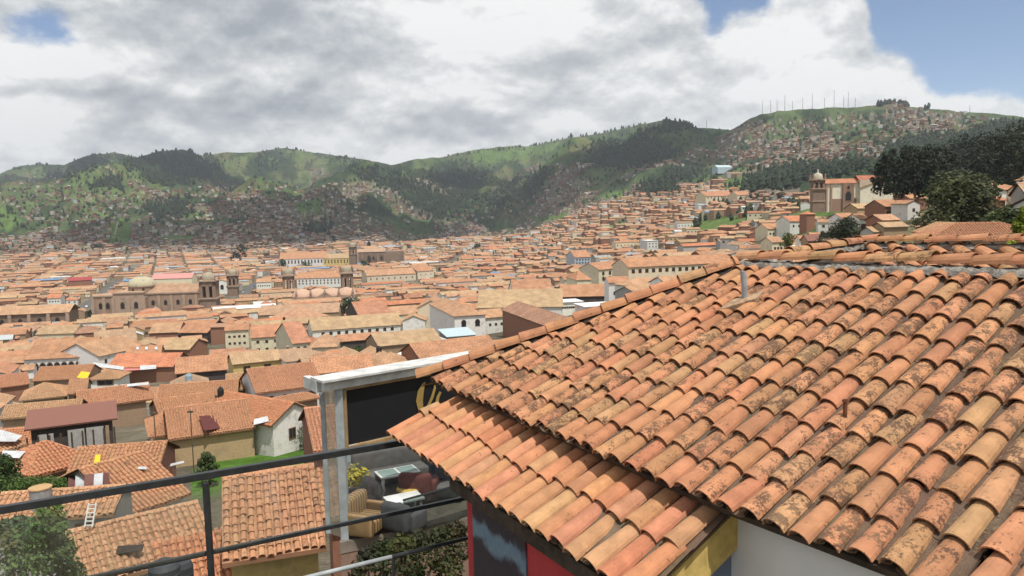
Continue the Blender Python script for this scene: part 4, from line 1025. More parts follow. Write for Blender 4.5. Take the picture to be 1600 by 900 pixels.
rb.quad((2.5, -5.8, 10.6), (20.7, -5.8, 10.6), (20.7, -.5, 13), (2.5, -.5, 13), 0, (.40, .15, .09, .1), [(0, 0), (18, 0), (18, 6), (0, 6)]); rb.quad((20.7, 4.8, 10.6), (2.5, 4.8, 10.6), (2.5, -.5, 13), (20.7, -.5, 13), 0, (*cc, .1), [(0, 0), (18, 0), (18, 6), (0, 6)])
for sgn in (-1, 1): rb.quad((11.5 + sgn * 9.2, -7.6, 6.2), (11.5, -7.6, 9.5), (11.5, -5.7, 9.5), (11.5 + sgn * 9.2, -5.7, 6.2), 0, (*cc, .1), [(0, 0), (0, 9), (4, 9), (4, 0)])
rb.build('roof', M_ROOF, r); bell_tower(r, -17.6, -3.5, 6, -6, 10.8, True, (.24, .17, .13), belfry=4.4, domec=(.52, .47, .38)); arch_hole(r, -19, -6.6, 6.2, 1, 2.2); 
footprint(B.x, B.y, 44, 16, 0); keepout(1275, 1382, 282, 320, 450)

# ------------------------------------------------------------------ the rest of the town: blocks of tiled wings round courtyards
G = R(24.0); g1 = (math.cos(G), math.sin(G)); g2 = (-math.sin(G), math.cos(G))
HIP = [(640, 592), (1150, 416), (1240, 405), (1345, 386), (1700, 386)]
def hidden_by_hip(px, py):
    if px < 655: return False
    y = np.interp(px, [p[0] for p in HIP], [p[1] for p in HIP]); return py > y + 4
GRID = {}; _seen = [0]
def occ_near(cx, cy):
    while _seen[0] < len(OCC):
        o = OCC[_seen[0]]; _seen[0] += 1; q = int(o[6] // 50) + 1
        for a in range(int(o[0] // 50) - q, int(o[0] // 50) + q + 1):
            for b in range(int(o[1] // 50) - q, int(o[1] // 50) + q + 1): GRID.setdefault((a, b), []).append(o)
    return GRID.get((int(cx // 50), int(cy // 50)), ())
def free(cx, cy, w, d, yaw, pad=0.6):
    r1 = math.hypot(w, d) / 2; c, s = math.cos(yaw), math.sin(yaw)
    pts = [(cx + a * w / 2 * c - b * d / 2 * s, cy + a * w / 2 * s + b * d / 2 * c) for a in (-1, -.33, .33, 1) for b in (-1, 0, 1)]
    for (ox, oy, hw, hd, oc, os_, orad) in occ_near(cx, cy):
        if abs(cx - ox) > r1 + orad or abs(cy - oy) > r1 + orad: continue
        for (x, y) in pts:
            dx, dy = x - ox, y - oy
            if abs(dx * oc + dy * os_) < hw + pad and abs(-dx * os_ + dy * oc) < hd + pad: return False
        dx, dy = ox - cx, oy - cy
        if abs(dx * c + dy * s) < w / 2 and abs(-dx * s + dy * c) < d / 2: return False
    return True
def view_box(cx, cy, w, d, yaw, z0, h, pitch):
    c, s = math.cos(yaw), math.sin(yaw); xs = []; ys = []
    for a in (-1, 1):
        for b in (-1, 1):
            p = proj((cx + a * w / 2 * c - b * d / 2 * s, cy + a * w / 2 * s + b * d / 2 * c, z0 + h)); xs.append(p[0]); ys.append(p[1])
    return min(xs), max(xs), proj((cx, cy, z0 + h + d / 2 * pitch))[1], max(ys)
NOT_TOWN = MEADOW + FOREST
CANDS = []
STREETS = []
for pl in ([(118, 494), (150, 466), (182, 441), (214, 414)], [(364, 474), (392, 449), (428, 424)], [(640, 452), (690, 424), (716, 402), (742, 388)]):
    STREETS.append([march(x, y, 0, 200) for x, y in pl])
def on_street(x, y, pad):
    for S in STREETS:
        for a, b in zip(S, S[1:]):
            dx, dy = b.x - a.x, b.y - a.y; t = max(0, min(1, ((x - a.x) * dx + (y - a.y) * dy) / (dx * dx + dy * dy)))
            if math.hypot(x - a.x - t * dx, y - a.y - t * dy) < pad: return True
    return False
def build_streets():
    ms = plain('asphalt', (.11, .105, .10), .9, 0, .2, .3)
    for S in STREETS:
        mb = MB(); L = []
        for a, b in zip(S, S[1:]):
            n = max(2, int((b - a).length / 12)); d = (b - a); d.z = 0; nn = Vector((-d.y, d.x, 0)).normalized()
            for i in range(n + 1): L.append((a + d * (i / n), nn))
        rowv = []
        for p, nn in L:
            for (o, dz) in ((-4.6, .30), (-3.4, .30), (-3.38, .16), (3.38, .16), (3.4, .30), (4.6, .30)): q = p + nn * o; rowv.append((q.x, q.y, gz(q.x, q.y) + dz))
        k = 6
        mb.add(rowv, [(i * k + j, i * k + j + 1, (i + 1) * k + j + 1, (i + 1) * k + j) for i in range(len(L) - 1) for j in range(k - 1)], 0)
        tag(mb.build('street', ms), 'asphalt street with kerbs running away between the houses', 'street', kind='structure')
build_streets()
def town_ok(px, D):
    if D < 105: return False
    if px > 1150: return D < (900 if px < 1300 else 330)
    return D < 1750
def wing(cx, cy, w, d, yaw, h, roof, pitch, over, force_small=False):
    D = math.hypot(cx, cy)
    if cy < 20: return
    px = 800 + FPX * cx / cy
    if px < -80 or px > 1680 or not town_ok(px, D): return
    z0 = gz(cx, cy)
    vb = view_box(cx, cy, w, d, yaw, z0, h, pitch)
    if vb[1] < -10 or vb[0] > 1610: return
    if hidden_by_hip(vb[0], vb[2]) and hidden_by_hip(vb[1], vb[2]): return
    mx, my = (vb[0] + vb[1]) / 2, (vb[2] + vb[3]) / 2
    if 290 < mx < 520 and 690 < my < 780: return
    for p in NOT_TOWN:
        if in1(mx, my + 3, p): return
    for (x0, x1, y0, y1, vd) in VIS:
        if D < vd and vb[1] > x0 and vb[0] < x1 and vb[3] + 1 > y0 and vb[2] < y1 - 1: return
    if D > 200 and any(on_street(cx + a_ * w * math.cos(yaw) - b_ * d * math.sin(yaw), cy + a_ * w * math.sin(yaw) + b_ * d * math.cos(yaw), 5.2) for a_ in (-.5, -.2, .2, .5) for b_ in (-.5, 0, .5)): return
    if not free(cx, cy, w, d, yaw): return
    OCC.append((cx, cy, w / 2, d / 2, math.cos(yaw), math.sin(yaw), math.hypot(w, d) / 2))
    area = (vb[1] - vb[0]) * max(3, (vb[3] - vb[2]))
    CANDS.append(dict(c=(cx, cy), w=w, d=d, yaw=yaw, h=h, roof=roof, pitch=pitch, over=over, z0=z0, D=D, px=mx, py=my, area=area))
def build_blocks():
    bw, bd, st = 44.0, 36.0, 4.6
    for i in range(-40, 60):
        for j in range(-10, 50):
            ox = (bw + st) * i; oy = (bd + st) * j
            jr = random.Random(i * 977 + j * 31)
            X = ox * g1[0] + oy * g2[0]; Y = ox * g1[1] + oy * g2[1]
            D = math.hypot(X, Y)
            if Y < 60 or abs(X / Y) > 0.85 or D > 1900: continue
            if X / Y > 0.2 and D < 1000 and X / Y > 0.28: continue
            def put(lx, ly, w, d, rot, hh=None):
                a, b = lx + ox, ly + oy
                cx, cy = a * g1[0] + b * g2[0], a * g1[1] + b * g2[1]
                hh = hh or jr.uniform(4.8, 7.6)
                wing(cx, cy, w, d, G + rot + jr.uniform(-.05, .05), hh, jr.choice(['gable', 'gable', 'gable', 'hip', 'hip', 'shed' if d < 5 else 'gable']), jr.uniform(.36, .5), .5)
            # ring of wings, cut into houses
            for (sx, sy, L, rot) in ((0, -bd / 2 + 4, bw, 0), (0, bd / 2 - 4, bw, 0), (-bw / 2 + 4, 0, bd - 16, math.pi / 2), (bw / 2 - 4, 0, bd - 16, math.pi / 2)):
                n = jr.choice([1, 2, 2, 3] if L > 30 else [1, 1, 2]); cuts = sorted([jr.uniform(.3, .7) if n == 2 else (k + 1) / n + jr.uniform(-.08, .08) for k in range(n - 1)])
                ed = [0] + cuts + [1]
                for k in range(n):
                    m_ = ((ed[k] + ed[k + 1]) / 2 - .5) * L; ln = (ed[k + 1] - ed[k]) * L - .5; dd = jr.uniform(6.6, 8.6)
                    if jr.random() < .05: continue
                    if rot == 0: put(sx + m_, sy, ln, dd, 0)
                    else: put(sx, sy + m_, ln, dd, rot)
            for _ in range(jr.choice([1, 2, 3, 3])):
                rot = jr.choice([0, math.pi / 2]); put(jr.uniform(-bw * .22, bw * .22), jr.uniform(-bd * .18, bd * .18), jr.uniform(9, 18), jr.uniform(4.5, 7), rot, jr.uniform(3.4, 6))
    # smaller houses, looser, on the rising ground at the right and wherever the blocks left gaps
    rr = random.Random(5)
    for k in range(9000):
        D = math.exp(rr.uniform(math.log(105), math.log(1750))); u = rr.uniform(-.72, .72)
        a = math.atan(u); cx, cy = D * math.sin(a), D * math.cos(a)
        wing(cx, cy, rr.uniform(8, 15), rr.uniform(5.5, 7.5), G * (1 if u < .28 else -.2) + rr.choice([0, 0, math.pi / 2]) + rr.uniform(-.25, .25) * (1 if u > .2 else .4), rr.uniform(3.2, 6.2), rr.choice(['gable', 'gable', 'hip']), rr.uniform(.36, .5), .45)
build_blocks()
print('town wings', len(CANDS))
CANDS.sort(key=lambda c: -c['area'])
NIND = max(0, 298 - len([o for o in bpy.data.objects if o.get('category') in ('house',)]))
LMK = [((252, 460), 'the domed church'), ((497, 455), 'the vaulted church'), ((585, 400), 'the far stone church'), ((547, 480), 'the big dark tree'), ((558, 512), 'the long white building'), ((673, 480), 'the pale chapel'),
       ((733, 495), 'the white arched wing'), ((88, 560), 'the white arcaded house'), ((220, 562), 'the bright orange roof'), ((920, 455), 'the glazed gallery roof'), ((1065, 415), 'the long cream building'), ((1328, 305), 'the hillside church'),
       ((1130, 348), 'the green slope field'), ((365, 440), 'the slender dark tower'), ((480, 400), 'the white convent'), ((50, 500), 'the stone nave'), ((1310, 365), 'the bushy trees'), ((430, 580), 'the arcade house'), ((1385, 365), 'the grey schoolhouse'),
       ((1500, 335), 'the tall dark tree'), ((150, 450), 'the street at far left'), ((370, 515), 'the cream apartments'), ((800, 400), 'the valley middle'), ((960, 350), 'the yellow green strip')]
def mk_label(rn, sh, w, wc, px, py):
    rn = rn.replace(' metal', '')
    (lx, ly), nm = min(LMK, key=lambda q: math.hypot(q[0][0] - px, (q[0][1] - py) * 1.6))
    dx, dy = px - lx, py - ly
    if abs(dx) > abs(dy) * 1.8: rel = 'left of' if dx < 0 else 'right of'
    elif dy > 0: rel = 'just below' if dy < 25 else 'well below'
    else: rel = 'just above' if dy > -25 else 'well above'
    return f"{'long' if w > 20 else 'small' if w < 11 else 'mid sized'} {wc} house with {rn} {sh} roof, {rel} {nm}"
RN = ['orange', 'orange', 'faded buff', 'faded buff', 'pale orange', 'pale orange', 'pale orange', 'brown', 'reddish', 'dusty brown', 'bright orange', 'orange', 'orange', 'dusty brown']
def spawn_individuals():
    labels = {}
    for c in CANDS[:NIND]:
        rr = random.Random(int(c['c'][0] * 13 + c['c'][1] * 7))
        rn = rr.choice(RN) if rr.random() > .05 else rr.choice(['grey metal', 'white metal', 'rust'])
        wc = rr.choice(['white', 'white', 'cream', 'adobe', 'brick', 'adobe', 'white', 'tan', 'grey'])
        w, d, h = c['w'], c['d'], c['h']
        wins = []
        if rr.random() < .75 and c['D'] < 520:
            n = max(1, int(w / 4.5))
            wins += row(n, w, h * .5, .95, 1.2)
            if c['roof'] == 'gable' and rr.random() < .5: wins.append((3 if rr.random() < .5 else 1, 0, h * .5, .9, 1.1, False))
        o = house(c['c'][0], c['c'][1], c['z0'], w, d, c['yaw'], h, c['roof'], c['pitch'], c['over'], wc, rn, 'house', None, 'house', 'tiled houses of the town', wins, near=c['D'] < 120, chimney=rr.random() < .12, register=False)
        o['category'] = 'house'; o['group'] = 'tiled houses of the town'
        lb = mk_label(rn, 'hipped' if c['roof'] == 'hip' else 'lean-to' if c['roof'] == 'shed' else 'gabled', w, wc, c['px'], c['py'])
        labels.setdefault(lb, []).append((c['px'], o))
    ords = ['leftmost', 'second from left', 'third from left', 'fourth from left', 'fifth from left', 'sixth from left']
    for lb, lst in labels.items():
        lst.sort(key=lambda t: t[0])
        for k, (_, o) in enumerate(lst):
            if len(lst) == 1: o['label'] = lb
            elif len(lst) == 2: o['label'] = ('left ' if k == 0 else 'right ') + lb + ', of two'
            else: o['label'] = lb + ', ' + ords[min(k, 5)]
        for _, o in lst:
            if len(o['label'].split()) > 16: o['label'] = o['label'].replace('mid sized ', '').replace('small ', '', 1)
spawn_individuals()
def small_house(mb, cx, cy, z, w, d, yaw, h, roof, pitch, rc, wc, nw=0, deep=3.0, over=.4):
    c, s = math.cos(yaw), math.sin(yaw)
    def T(x, y, zz): return (cx + x * c - y * s, cy + x * s + y * c, z + zz)
    W, Dp = w / 2, d / 2
    a = [T(-W, -Dp, -deep), T(W, -Dp, -deep), T(W, Dp, -deep), T(-W, Dp, -deep), T(-W, -Dp, h), T(W, -Dp, h), T(W, Dp, h), T(-W, Dp, h)]
    mb.add(a, [(0, 1, 5, 4), (1, 2, 6, 5), (2, 3, 7, 6), (3, 0, 4, 7)], 0, wc)
    Wo, Do = W + over * .7, Dp + over; ze = h - over * pitch; zr = h + Dp * pitch
    if roof == 'flat':
        mb.add([T(-W - .1, -Dp - .1, h), T(W + .1, -Dp - .1, h), T(W + .1, Dp + .1, h), T(-W - .1, Dp + .1, h)], [(0, 1, 2, 3)], 0, rc)
    else:
        rl = Wo if roof == 'gable' else max(W - Dp, .1)
        v = [T(-Wo, -Do, ze), T(Wo, -Do, ze), T(Wo, Do, ze), T(-Wo, Do, ze), T(-rl, 0, zr), T(rl, 0, zr)]
        m_ = 1
        k = random.uniform(.94, 1.06)
        mb.add(v, [(0, 1, 5, 4), (2, 3, 4, 5)], m_, rc, [(0, 0), (w, 0), (w, 0), (0, 0), (0, d * .55), (w, d * .55)])
        if roof == 'gable': mb.add([T(W, -Dp, h), T(W, Dp, h), T(W, 0, zr - .05), T(-W, -Dp, h), T(-W, Dp, h), T(-W, 0, zr - .05)], [(0, 1, 2), (5, 4, 3)], 0, wc)
        else: mb.add([v[1], v[2], v[5], v[3], v[0], v[4]], [(0, 1, 2), (3, 4, 5)], m_, rc, [(0, 0), (d, 0), (d / 2, d * .5)] * 2)
    for i in range(nw):
        x = -W + w * (i + .5) / nw; ww = .65; z1 = h * .45
        mb.add([T(x - ww, -Dp - .06, z1), T(x + ww, -Dp - .06, z1), T(x + ww, -Dp - .06, z1 + 1.4), T(x - ww, -Dp - .06, z1 + 1.4)], [(0, 1, 2, 3)], 0, (.05, .045, .04))
def distant():
    mb = MB(); rr = random.Random(99)
    def rcol(far=0):
        t = rr.random()
        if t < .02: return (.55, .56, .55)
        if t < .05: return (.33, .35, .37)
        if t < .057: return (.16, .28, .45)
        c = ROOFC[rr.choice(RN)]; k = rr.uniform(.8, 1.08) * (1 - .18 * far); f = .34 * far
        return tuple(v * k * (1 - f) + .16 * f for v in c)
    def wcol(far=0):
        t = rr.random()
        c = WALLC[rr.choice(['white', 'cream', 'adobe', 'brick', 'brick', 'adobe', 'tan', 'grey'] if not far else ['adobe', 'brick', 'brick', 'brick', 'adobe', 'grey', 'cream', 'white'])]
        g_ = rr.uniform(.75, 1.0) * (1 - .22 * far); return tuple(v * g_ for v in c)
    for c in CANDS[NIND:]:
        small_house(mb, *c['c'], c['z0'], c['w'], c['d'], c['yaw'], c['h'], c['roof'] if c['roof'] != 'shed' else 'gable', c['pitch'], rcol(), wcol(), nw=int(c['w'] / 4) if c['D'] < 900 and rr.random() < .8 else 0, deep=4)
    n0 = len(mb.f)
    # quarters on the valley sides
    occ = set(); cnt = 0
    def scatter(poly, n, small=1.0, flat=.3, sp=1.0, clus=0):
        nonlocal cnt
        xs = [p[0] for p in poly]; ys = [p[1] for p in poly]; made = 0
        for _ in range(n):
            px, py = rr.uniform(min(xs), max(xs)), rr.uniform(min(ys), max(ys))
            if not in1(px, py, poly): continue
            if any(in1(px, py, q) for q in NOT_TOWN): continue
            P = march(px, py, 2.0, 900)
            if P is None: continue
            D = math.hypot(P.x, P.y)
            if town_ok(px, D) and D < 1700 and px < 1150: continue
            if clus and D > 2100 and float(fbm(np.array([P.x / 150]), np.array([P.y / 150]), 3, 300)[0]) < clus + rr.uniform(-.03, .03): continue
            cell = 9.5 * sp
            key = (int(P.x // cell), int(P.y // (cell * 1.6)))
            if key in occ: continue
            occ.add(key)
            hd = .35 * math.sin((P.x // 330) * 1.7) + .3 * math.cos((P.y // 420) * 2.3)
            ch, sh = math.cos(hd), math.sin(hd); a_, b_ = P.x * ch + P.y * sh, -P.x * sh + P.y * ch
            ia, ib = round(a_ / 11.0), round(b_ / 13.0); a_ = ia * 11.0 + rr.uniform(-1, 1) + (4 if ia % 6 == 0 else 0); b_ = ib * 13.0 + rr.uniform(-1, 1) + (3.5 if ib % 2 else -2)
            k2 = (ia, ib, round(hd, 3))
            if k2 in occ or ia % 7 == 3: continue
            occ.add(k2); P.x, P.y = a_ * ch - b_ * sh, a_ * sh + b_ * ch; z = gz(P.x, P.y)
            w = rr.uniform(7, 13) * small; d = rr.uniform(6, 9) * small
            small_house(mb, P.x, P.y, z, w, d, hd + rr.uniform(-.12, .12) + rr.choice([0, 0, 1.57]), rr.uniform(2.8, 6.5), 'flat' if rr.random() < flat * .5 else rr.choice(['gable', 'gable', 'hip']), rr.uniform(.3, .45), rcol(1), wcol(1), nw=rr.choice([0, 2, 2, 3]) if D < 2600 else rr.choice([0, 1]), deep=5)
            cnt += 1
    for k, p in enumerate(TOWN): 
        xs = [q[0] for q in p]; ys = [q[1] for q in p]
        scatter(p, int((max(xs) - min(xs)) * (max(ys) - min(ys)) * (.26 if k == 0 else .24)), clus=(.40 if k == 0 else .47))
    for p in SPARSE:
        xs = [q[0] for q in p]; ys = [q[1] for q in p]
        scatter(p, int((max(xs) - min(xs)) * (max(ys) - min(ys)) * .035), .9)
    print('distant', cnt, len(mb.f), len(CANDS))
    o = mb.build('distant_houses', [M_FAR, M_ROOF]); tag(o, 'thousands of tiled houses filling the valley and climbing its sides', 'houses', kind='stuff')
distant()
# ------------------------------------------------------------------ the tiled building right in front of the eye
E_ = Vector((0.5, -0.866, 0)).normalized(); UH = Vector((0.866, 0.5, 0)).normalized(); SL = R(22.2); SK = R(5.5)
U_ = (UH * math.cos(SL) + Vector((0, 0, math.sin(SL)))).normalized(); UP_ = U_.copy(); U_ = (UP_ * math.cos(SK) - E_ * math.sin(SK)).normalized(); NR = E_.cross(U_).normalized()
if NR.z < 0: NR = -NR
P_lo = at_z(606, 684, -3.0)                              # far corner of the lower, newer roof
P_up = P_lo + NR * 0.20
def st(px, py, P0=P_up):
    v = hit(px, py, P0, NR) - P_lo; t = v.dot(UP_) / math.cos(SK); return (v.dot(E_) + t * math.sin(SK), t)
def plane_pt(s, t, off=0.0): return P_lo + E_ * s + U_ * t + NR * off
def tr_poly(poly):
    def f(s):
        ys = []
        for i in range(len(poly)):
            (xa, ya), (xb, yb) = poly[i], poly[(i + 1) % len(poly)]
            if (xa - s) * (xb - s) <= 0 and abs(xa - xb) > 1e-6: ys.append(ya + (yb - ya) * (s - xa) / (xb - xa))
        return (min(ys), max(ys)) if len(ys) >= 2 else None
    return f
up_c = st(664, 597); up_e = st(1125, 800); up_e2 = st(1400, 906); up_r = st(1150, 420); up_r2 = st(1600, 437)
s_end = up_e2[0] + 2.2
t_e = (up_c[1] + up_e[1] + up_e2[1]) / 3
print('upper eave t', up_c, up_e, up_e2, 'ridge', up_r, up_r2)
rt = lambda s: up_r[1] + (up_r2[1] - up_r[1]) * (s - up_r[0]) / (up_r2[0] - up_r[0])
UPOLY = [(up_c[0] - .02, t_e + (up_c[1] - t_e)), (up_e[0], up_e[1]), (s_end, up_e2[1] + (up_e2[1] - up_e[1]) / (up_e2[0] - up_e[0]) * (s_end - up_e2[0])), (s_end, rt(s_end)), (up_r[0], up_r[1])]
bld = empty('tiled_building', plane_pt(3, 1, 0) - Vector((0, 0, 3.2))); tag(bld, 'near house whose weathered clay tile roof fills the lower right', 'building')
inv = bld.location.copy()
def local(mb):
    mb.v = [tuple(Vector(v) - inv) for v in mb.v]; return mb
def weather_up(s, t):
    q = (s - 1.0) / 6.0
    v = 0.26 + 0.26 * max(0, min(1, q)) + .1 * (t > 3) + random.gauss(0, .22)
    if t < UPOLY[0][1] + 1.3 and s < 3: v += .30
    if random.random() < .12: v -= .5
    return min(v, .8)
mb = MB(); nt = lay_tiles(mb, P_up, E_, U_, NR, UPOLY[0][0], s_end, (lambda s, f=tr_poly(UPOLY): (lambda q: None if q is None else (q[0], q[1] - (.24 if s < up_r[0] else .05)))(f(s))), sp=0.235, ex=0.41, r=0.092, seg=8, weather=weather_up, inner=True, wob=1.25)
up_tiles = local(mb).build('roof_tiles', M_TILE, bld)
# decking under the tiles
M_WOOD = plain('old_dark_wood', (0.055, 0.04, 0.03), 0.9, 0, .4, 6, .006)
M_WHITEW = plain('white_painted_wall', (0.66, 0.66, 0.66), 0.9, 0, .06, 1.2, .001)
M_RED = plain('dark_red_painted_wall', (0.40, 0.045, 0.05), 0.8, 0, .12, 1.5, .001)
M_YEL = plain('old_yellow_board', (0.50, 0.36, 0.12), 0.85, 0, .25, 5, .003)
M_BLUEG = plain('blue_grey_wall', (0.15, 0.185, 0.25), 0.8, 0, .12, 1.5, .001)
dk = MB()
def slab(mb, poly, off_top, th, c=(1, 1, 1)):
    top = [tuple(plane_pt(a, b, off_top)) for a, b in poly]; bot = [tuple(plane_pt(a, b, off_top - th)) for a, b in poly]; n = len(poly)
    mb.add(top + bot, [tuple(range(n)), tuple(reversed(range(n, 2 * n)))] + [(i, i + n, (i + 1) % n + n, (i + 1) % n) for i in range(n)], 0, c)
slab(dk, [(UPOLY[0][0] + .1, UPOLY[0][1] + .08), (UPOLY[1][0], UPOLY[1][1] + .06), (UPOLY[2][0], UPOLY[2][1] + .06), (UPOLY[3][0], UPOLY[3][1]), (UPOLY[4][0], UPOLY[4][1])], .19, .06)
local(dk).build('roof_decking', M_WOOD, bld)
# lower newer roof
lo_a = (0.0, 0.0); s_r = st(1125, 808, P_lo)[0] + .02; 
LP = [(-0.02, 0), (s_r, 0), (s_r, UPOLY[1][1] + .35), (.4, UPOLY[0][1] + .7), (-.02, .55)]
c0 = st(660, 612, P_lo)
LP = [(-.02, 0.0), (s_r, 0.0), (s_r, UPOLY[1][1] + .40), (max(.3, UPOLY[0][0] + .1), UPOLY[0][1] + .35), (-.02, .5)]
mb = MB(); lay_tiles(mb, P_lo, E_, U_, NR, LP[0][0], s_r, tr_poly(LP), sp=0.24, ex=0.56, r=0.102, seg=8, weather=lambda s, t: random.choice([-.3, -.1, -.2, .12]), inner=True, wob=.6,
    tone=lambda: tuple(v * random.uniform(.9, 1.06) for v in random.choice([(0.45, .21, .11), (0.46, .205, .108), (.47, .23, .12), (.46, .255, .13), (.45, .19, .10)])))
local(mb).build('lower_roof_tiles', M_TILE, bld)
dk = MB(); slab(dk, [(.05, .10), (s_r, .10), (s_r, LP[2][1]), (.35, LP[3][1]), (.05, .5)], -.012, .05); local(dk).build('lower_decking', M_WOOD, bld)
# hip capping and its bed
def cap_row(a, b, bed=True, tone=None, lift=.07, r=.105, weather=.15):
    d = (b - a); L = d.length; t = d.normalized(); side = t.cross(Vector((0, 0, 1))).normalized(); up = side.cross(t); up = up if up.z > 0 else -up
    m1 = MB(); x = 0
    while x < L:
        ln = min(.40 * random.uniform(.93, 1.08), L - x) + .05
        c = tone() if tone else clay(random.choice([.1, .2, .3, .7, .85])); w = max(0, random.gauss(weather, .2))
        jy = random.uniform(-.02, .02); jz = random.uniform(-.012, .012)
        vs = []
        for (q, rr_, z0) in ((x, r * 1.08, lift + .022), (x + ln, r * .9, lift)):
            for rad in (rr_, rr_ - .013):
                for k in range(9):
                    th = math.pi * (k / 8); vs.append(tuple(a + t * q + side * (jy - math.cos(th) * rad) + up * (z0 + jz + math.sin(th) * rad * .85)))
        fs = []
        for k in range(8): fs += [(k, k + 1, 18 + k + 1, 18 + k), (9 + k + 1, 9 + k, k, k + 1), (18 + k + 1, 18 + k, 27 + k, 27 + k + 1)]
        m1.add(vs, fs, 0, (*c, w)); x += ln - .05
    return m1
def mortar_bed(a, b, r=.10, drop=.02, rough=.03):
    rough *= .5
    d = b - a; n = max(3, int(d.length / .06)); t = d.normalized(); side = t.cross(Vector((0, 0, 1))).normalized(); up = side.cross(t); up = up if up.z > 0 else -up
    m1 = MB(); vs = []; m_ = 9
    for i in range(n + 1):
        c = a + d * (i / n) + up * (-drop)
        for k in range(m_):
            th = math.pi * k / (m_ - 1); rr_ = r * 1.3 * (1 + random.uniform(-.12, .14)); vs.append(tuple(c - side * math.cos(th) * rr_ + up * (math.sin(th) * rr_ * .72 + random.uniform(-rough, rough) * .4)))
    m1.add(vs, [(i * m_ + k, i * m_ + k + 1, (i + 1) * m_ + k + 1, (i + 1) * m_ + k) for i in range(n) for k in range(m_ - 1)], 0, (1, 1, 1)); return m1
hipA = plane_pt(UPOLY[0][0] - .05, UPOLY[0][1] - .05, .20); hipB = plane_pt(up_r[0], up_r[1], .20); rdg = plane_pt(s_end, rt(s_end), .20)
local(cap_row(hipA, hipB, lift=.07, r=.125)).build('hip_capping', M_TILE, bld)
local(mortar_bed(hipA + (hipB - hipA) * .04, hipB, .10)).build('hip_mortar', M_WOOD, bld)
local(mortar_bed(hipB - E_ * .1 + U_ * .05, rdg + U_ * .05, .10, .0, .06)).build('ridge_mortar', M_CEMENT, bld, smooth=True)
local(cap_row(rdg + U_ * .13 + NR * .03, hipB + U_ * .13 + NR * .03, lift=.07, r=.125)).build('ridge_capping', M_TILE, bld)
# the slopes turned away
bk = MB(); down = Vector((0, 0, -1))
Bk = hipB + Vector((-.5, .866, 0)) * 3.0 + down * 1.2
def uvq(mb, pts, mat=0, c=(*ROOFC['orange'], .2)):
    P = [Vector(p) for p in pts]; e = (P[1] - P[0]).normalized(); nn = (P[1] - P[0]).cross(P[2] - P[0]).normalized(); up = nn.cross(e)
    mb.add([tuple(p) for p in P], [tuple(range(len(P)))], mat, c, [((p - P[0]).dot(e), (p - P[0]).dot(up)) for p in P])
eaveB = hipA + UH * ((hipB - hipA).dot(UH) * 2)
uvq(bk, [hipA - NR * .05, eaveB - NR * .05 , hipB - NR * .05])
back0 = rdg + UH * 2.6 + down * 1.04; back1 = eaveB
uvq(bk, [rdg + down * .02, hipB + down * .02, back1, back0 + down * 0])
local(bk).build('far_slopes', M_ROOF, bld)
# walls
t_w = .38
def wall_quad(mb, s0, s1, t, z0, z1f, off, thick=.2, mat=0):
    a = plane_pt(s0, t, off); b = plane_pt(s1, t, off)
    n_ = UH * thick
    A = [(a.x, a.y, z0), (b.x, b.y, z0), (b.x, b.y, z1f), (a.x, a.y, z1f)]; Bq = [(v[0] + n_.x, v[1] + n_.y, v[2]) for v in A]
    mb.add(A + Bq, [(0, 1, 2, 3), (7, 6, 5, 4), (0, 4, 5, 1), (1, 5, 6, 2), (2, 6, 7, 3), (3, 7, 4, 0)], mat)
# red wall below the lower eave; its far corner is sighted at x = 727
zr_ = plane_pt(0, .42, -.08).z
def s_at_px(px, t, off, z):
    lo, hi = -2, 12
    for _ in range(40):
        mid = (lo + hi) / 2; p = plane_pt(mid, t, off); p.z = z
        if proj(p)[0] < px: lo = mid
        else: hi = mid
    return lo
s_w0 = s_at_px(729, .24, -.08, zr_ - .3)
mb = MB(); wall_quad(mb, s_w0, s_r - .08, .24, zr_ - 4.5, zr_, -.08); local(mb).build('red_wall', M_RED, bld)
mb = MB(); 
a = plane_pt(s_w0, .24, -.08); mb.add([tuple(a + Vector((0, 0, .0))), tuple(a + UH * 3.5), tuple(a + UH * 3.5 - Vector((0, 0, 4.5))), tuple(a - Vector((0, 0, 4.5)))], [(0, 1, 2, 3)]); 
local(mb).build('end_wall', M_BLUEG, bld)
mb = MB(); wall_quad(mb, s_w0 - .12, s_r - .02, .06, plane_pt(0, .06, -.07).z - .15, plane_pt(0, .06, -.07).z, -.07, thick=.10); local(mb).build('black_fascia', M_WOOD, bld)
# yellow gable board and wall below the lower roof's near edge
mb = MB()
def gable(mb, s, t0, t1, off, hgt, th):
    a, b = plane_pt(s, t0, off), plane_pt(s, t1, off); a2, b2 = a - Vector((0, 0, hgt)), b - Vector((0, 0, hgt)); o = E_ * th
    q = [a, b, b2, a2]; mb.add([tuple(v) for v in q] + [tuple(v - o) for v in q], [(0, 1, 2, 3), (7, 6, 5, 4), (0, 4, 5, 1), (1, 5, 6, 2), (2, 6, 7, 3), (3, 7, 4, 0)])
gable(mb, s_r + .03, .04, LP[2][1] - .05, -.03, .34, .07); local(mb).build('yellow_gable_board', M_YEL, bld)
mb = MB(); gable(mb, s_r - .05, .44, LP[2][1] + .1, -.36, 4.2, .1); local(mb).build('blue_grey_wall', M_BLUEG, bld)
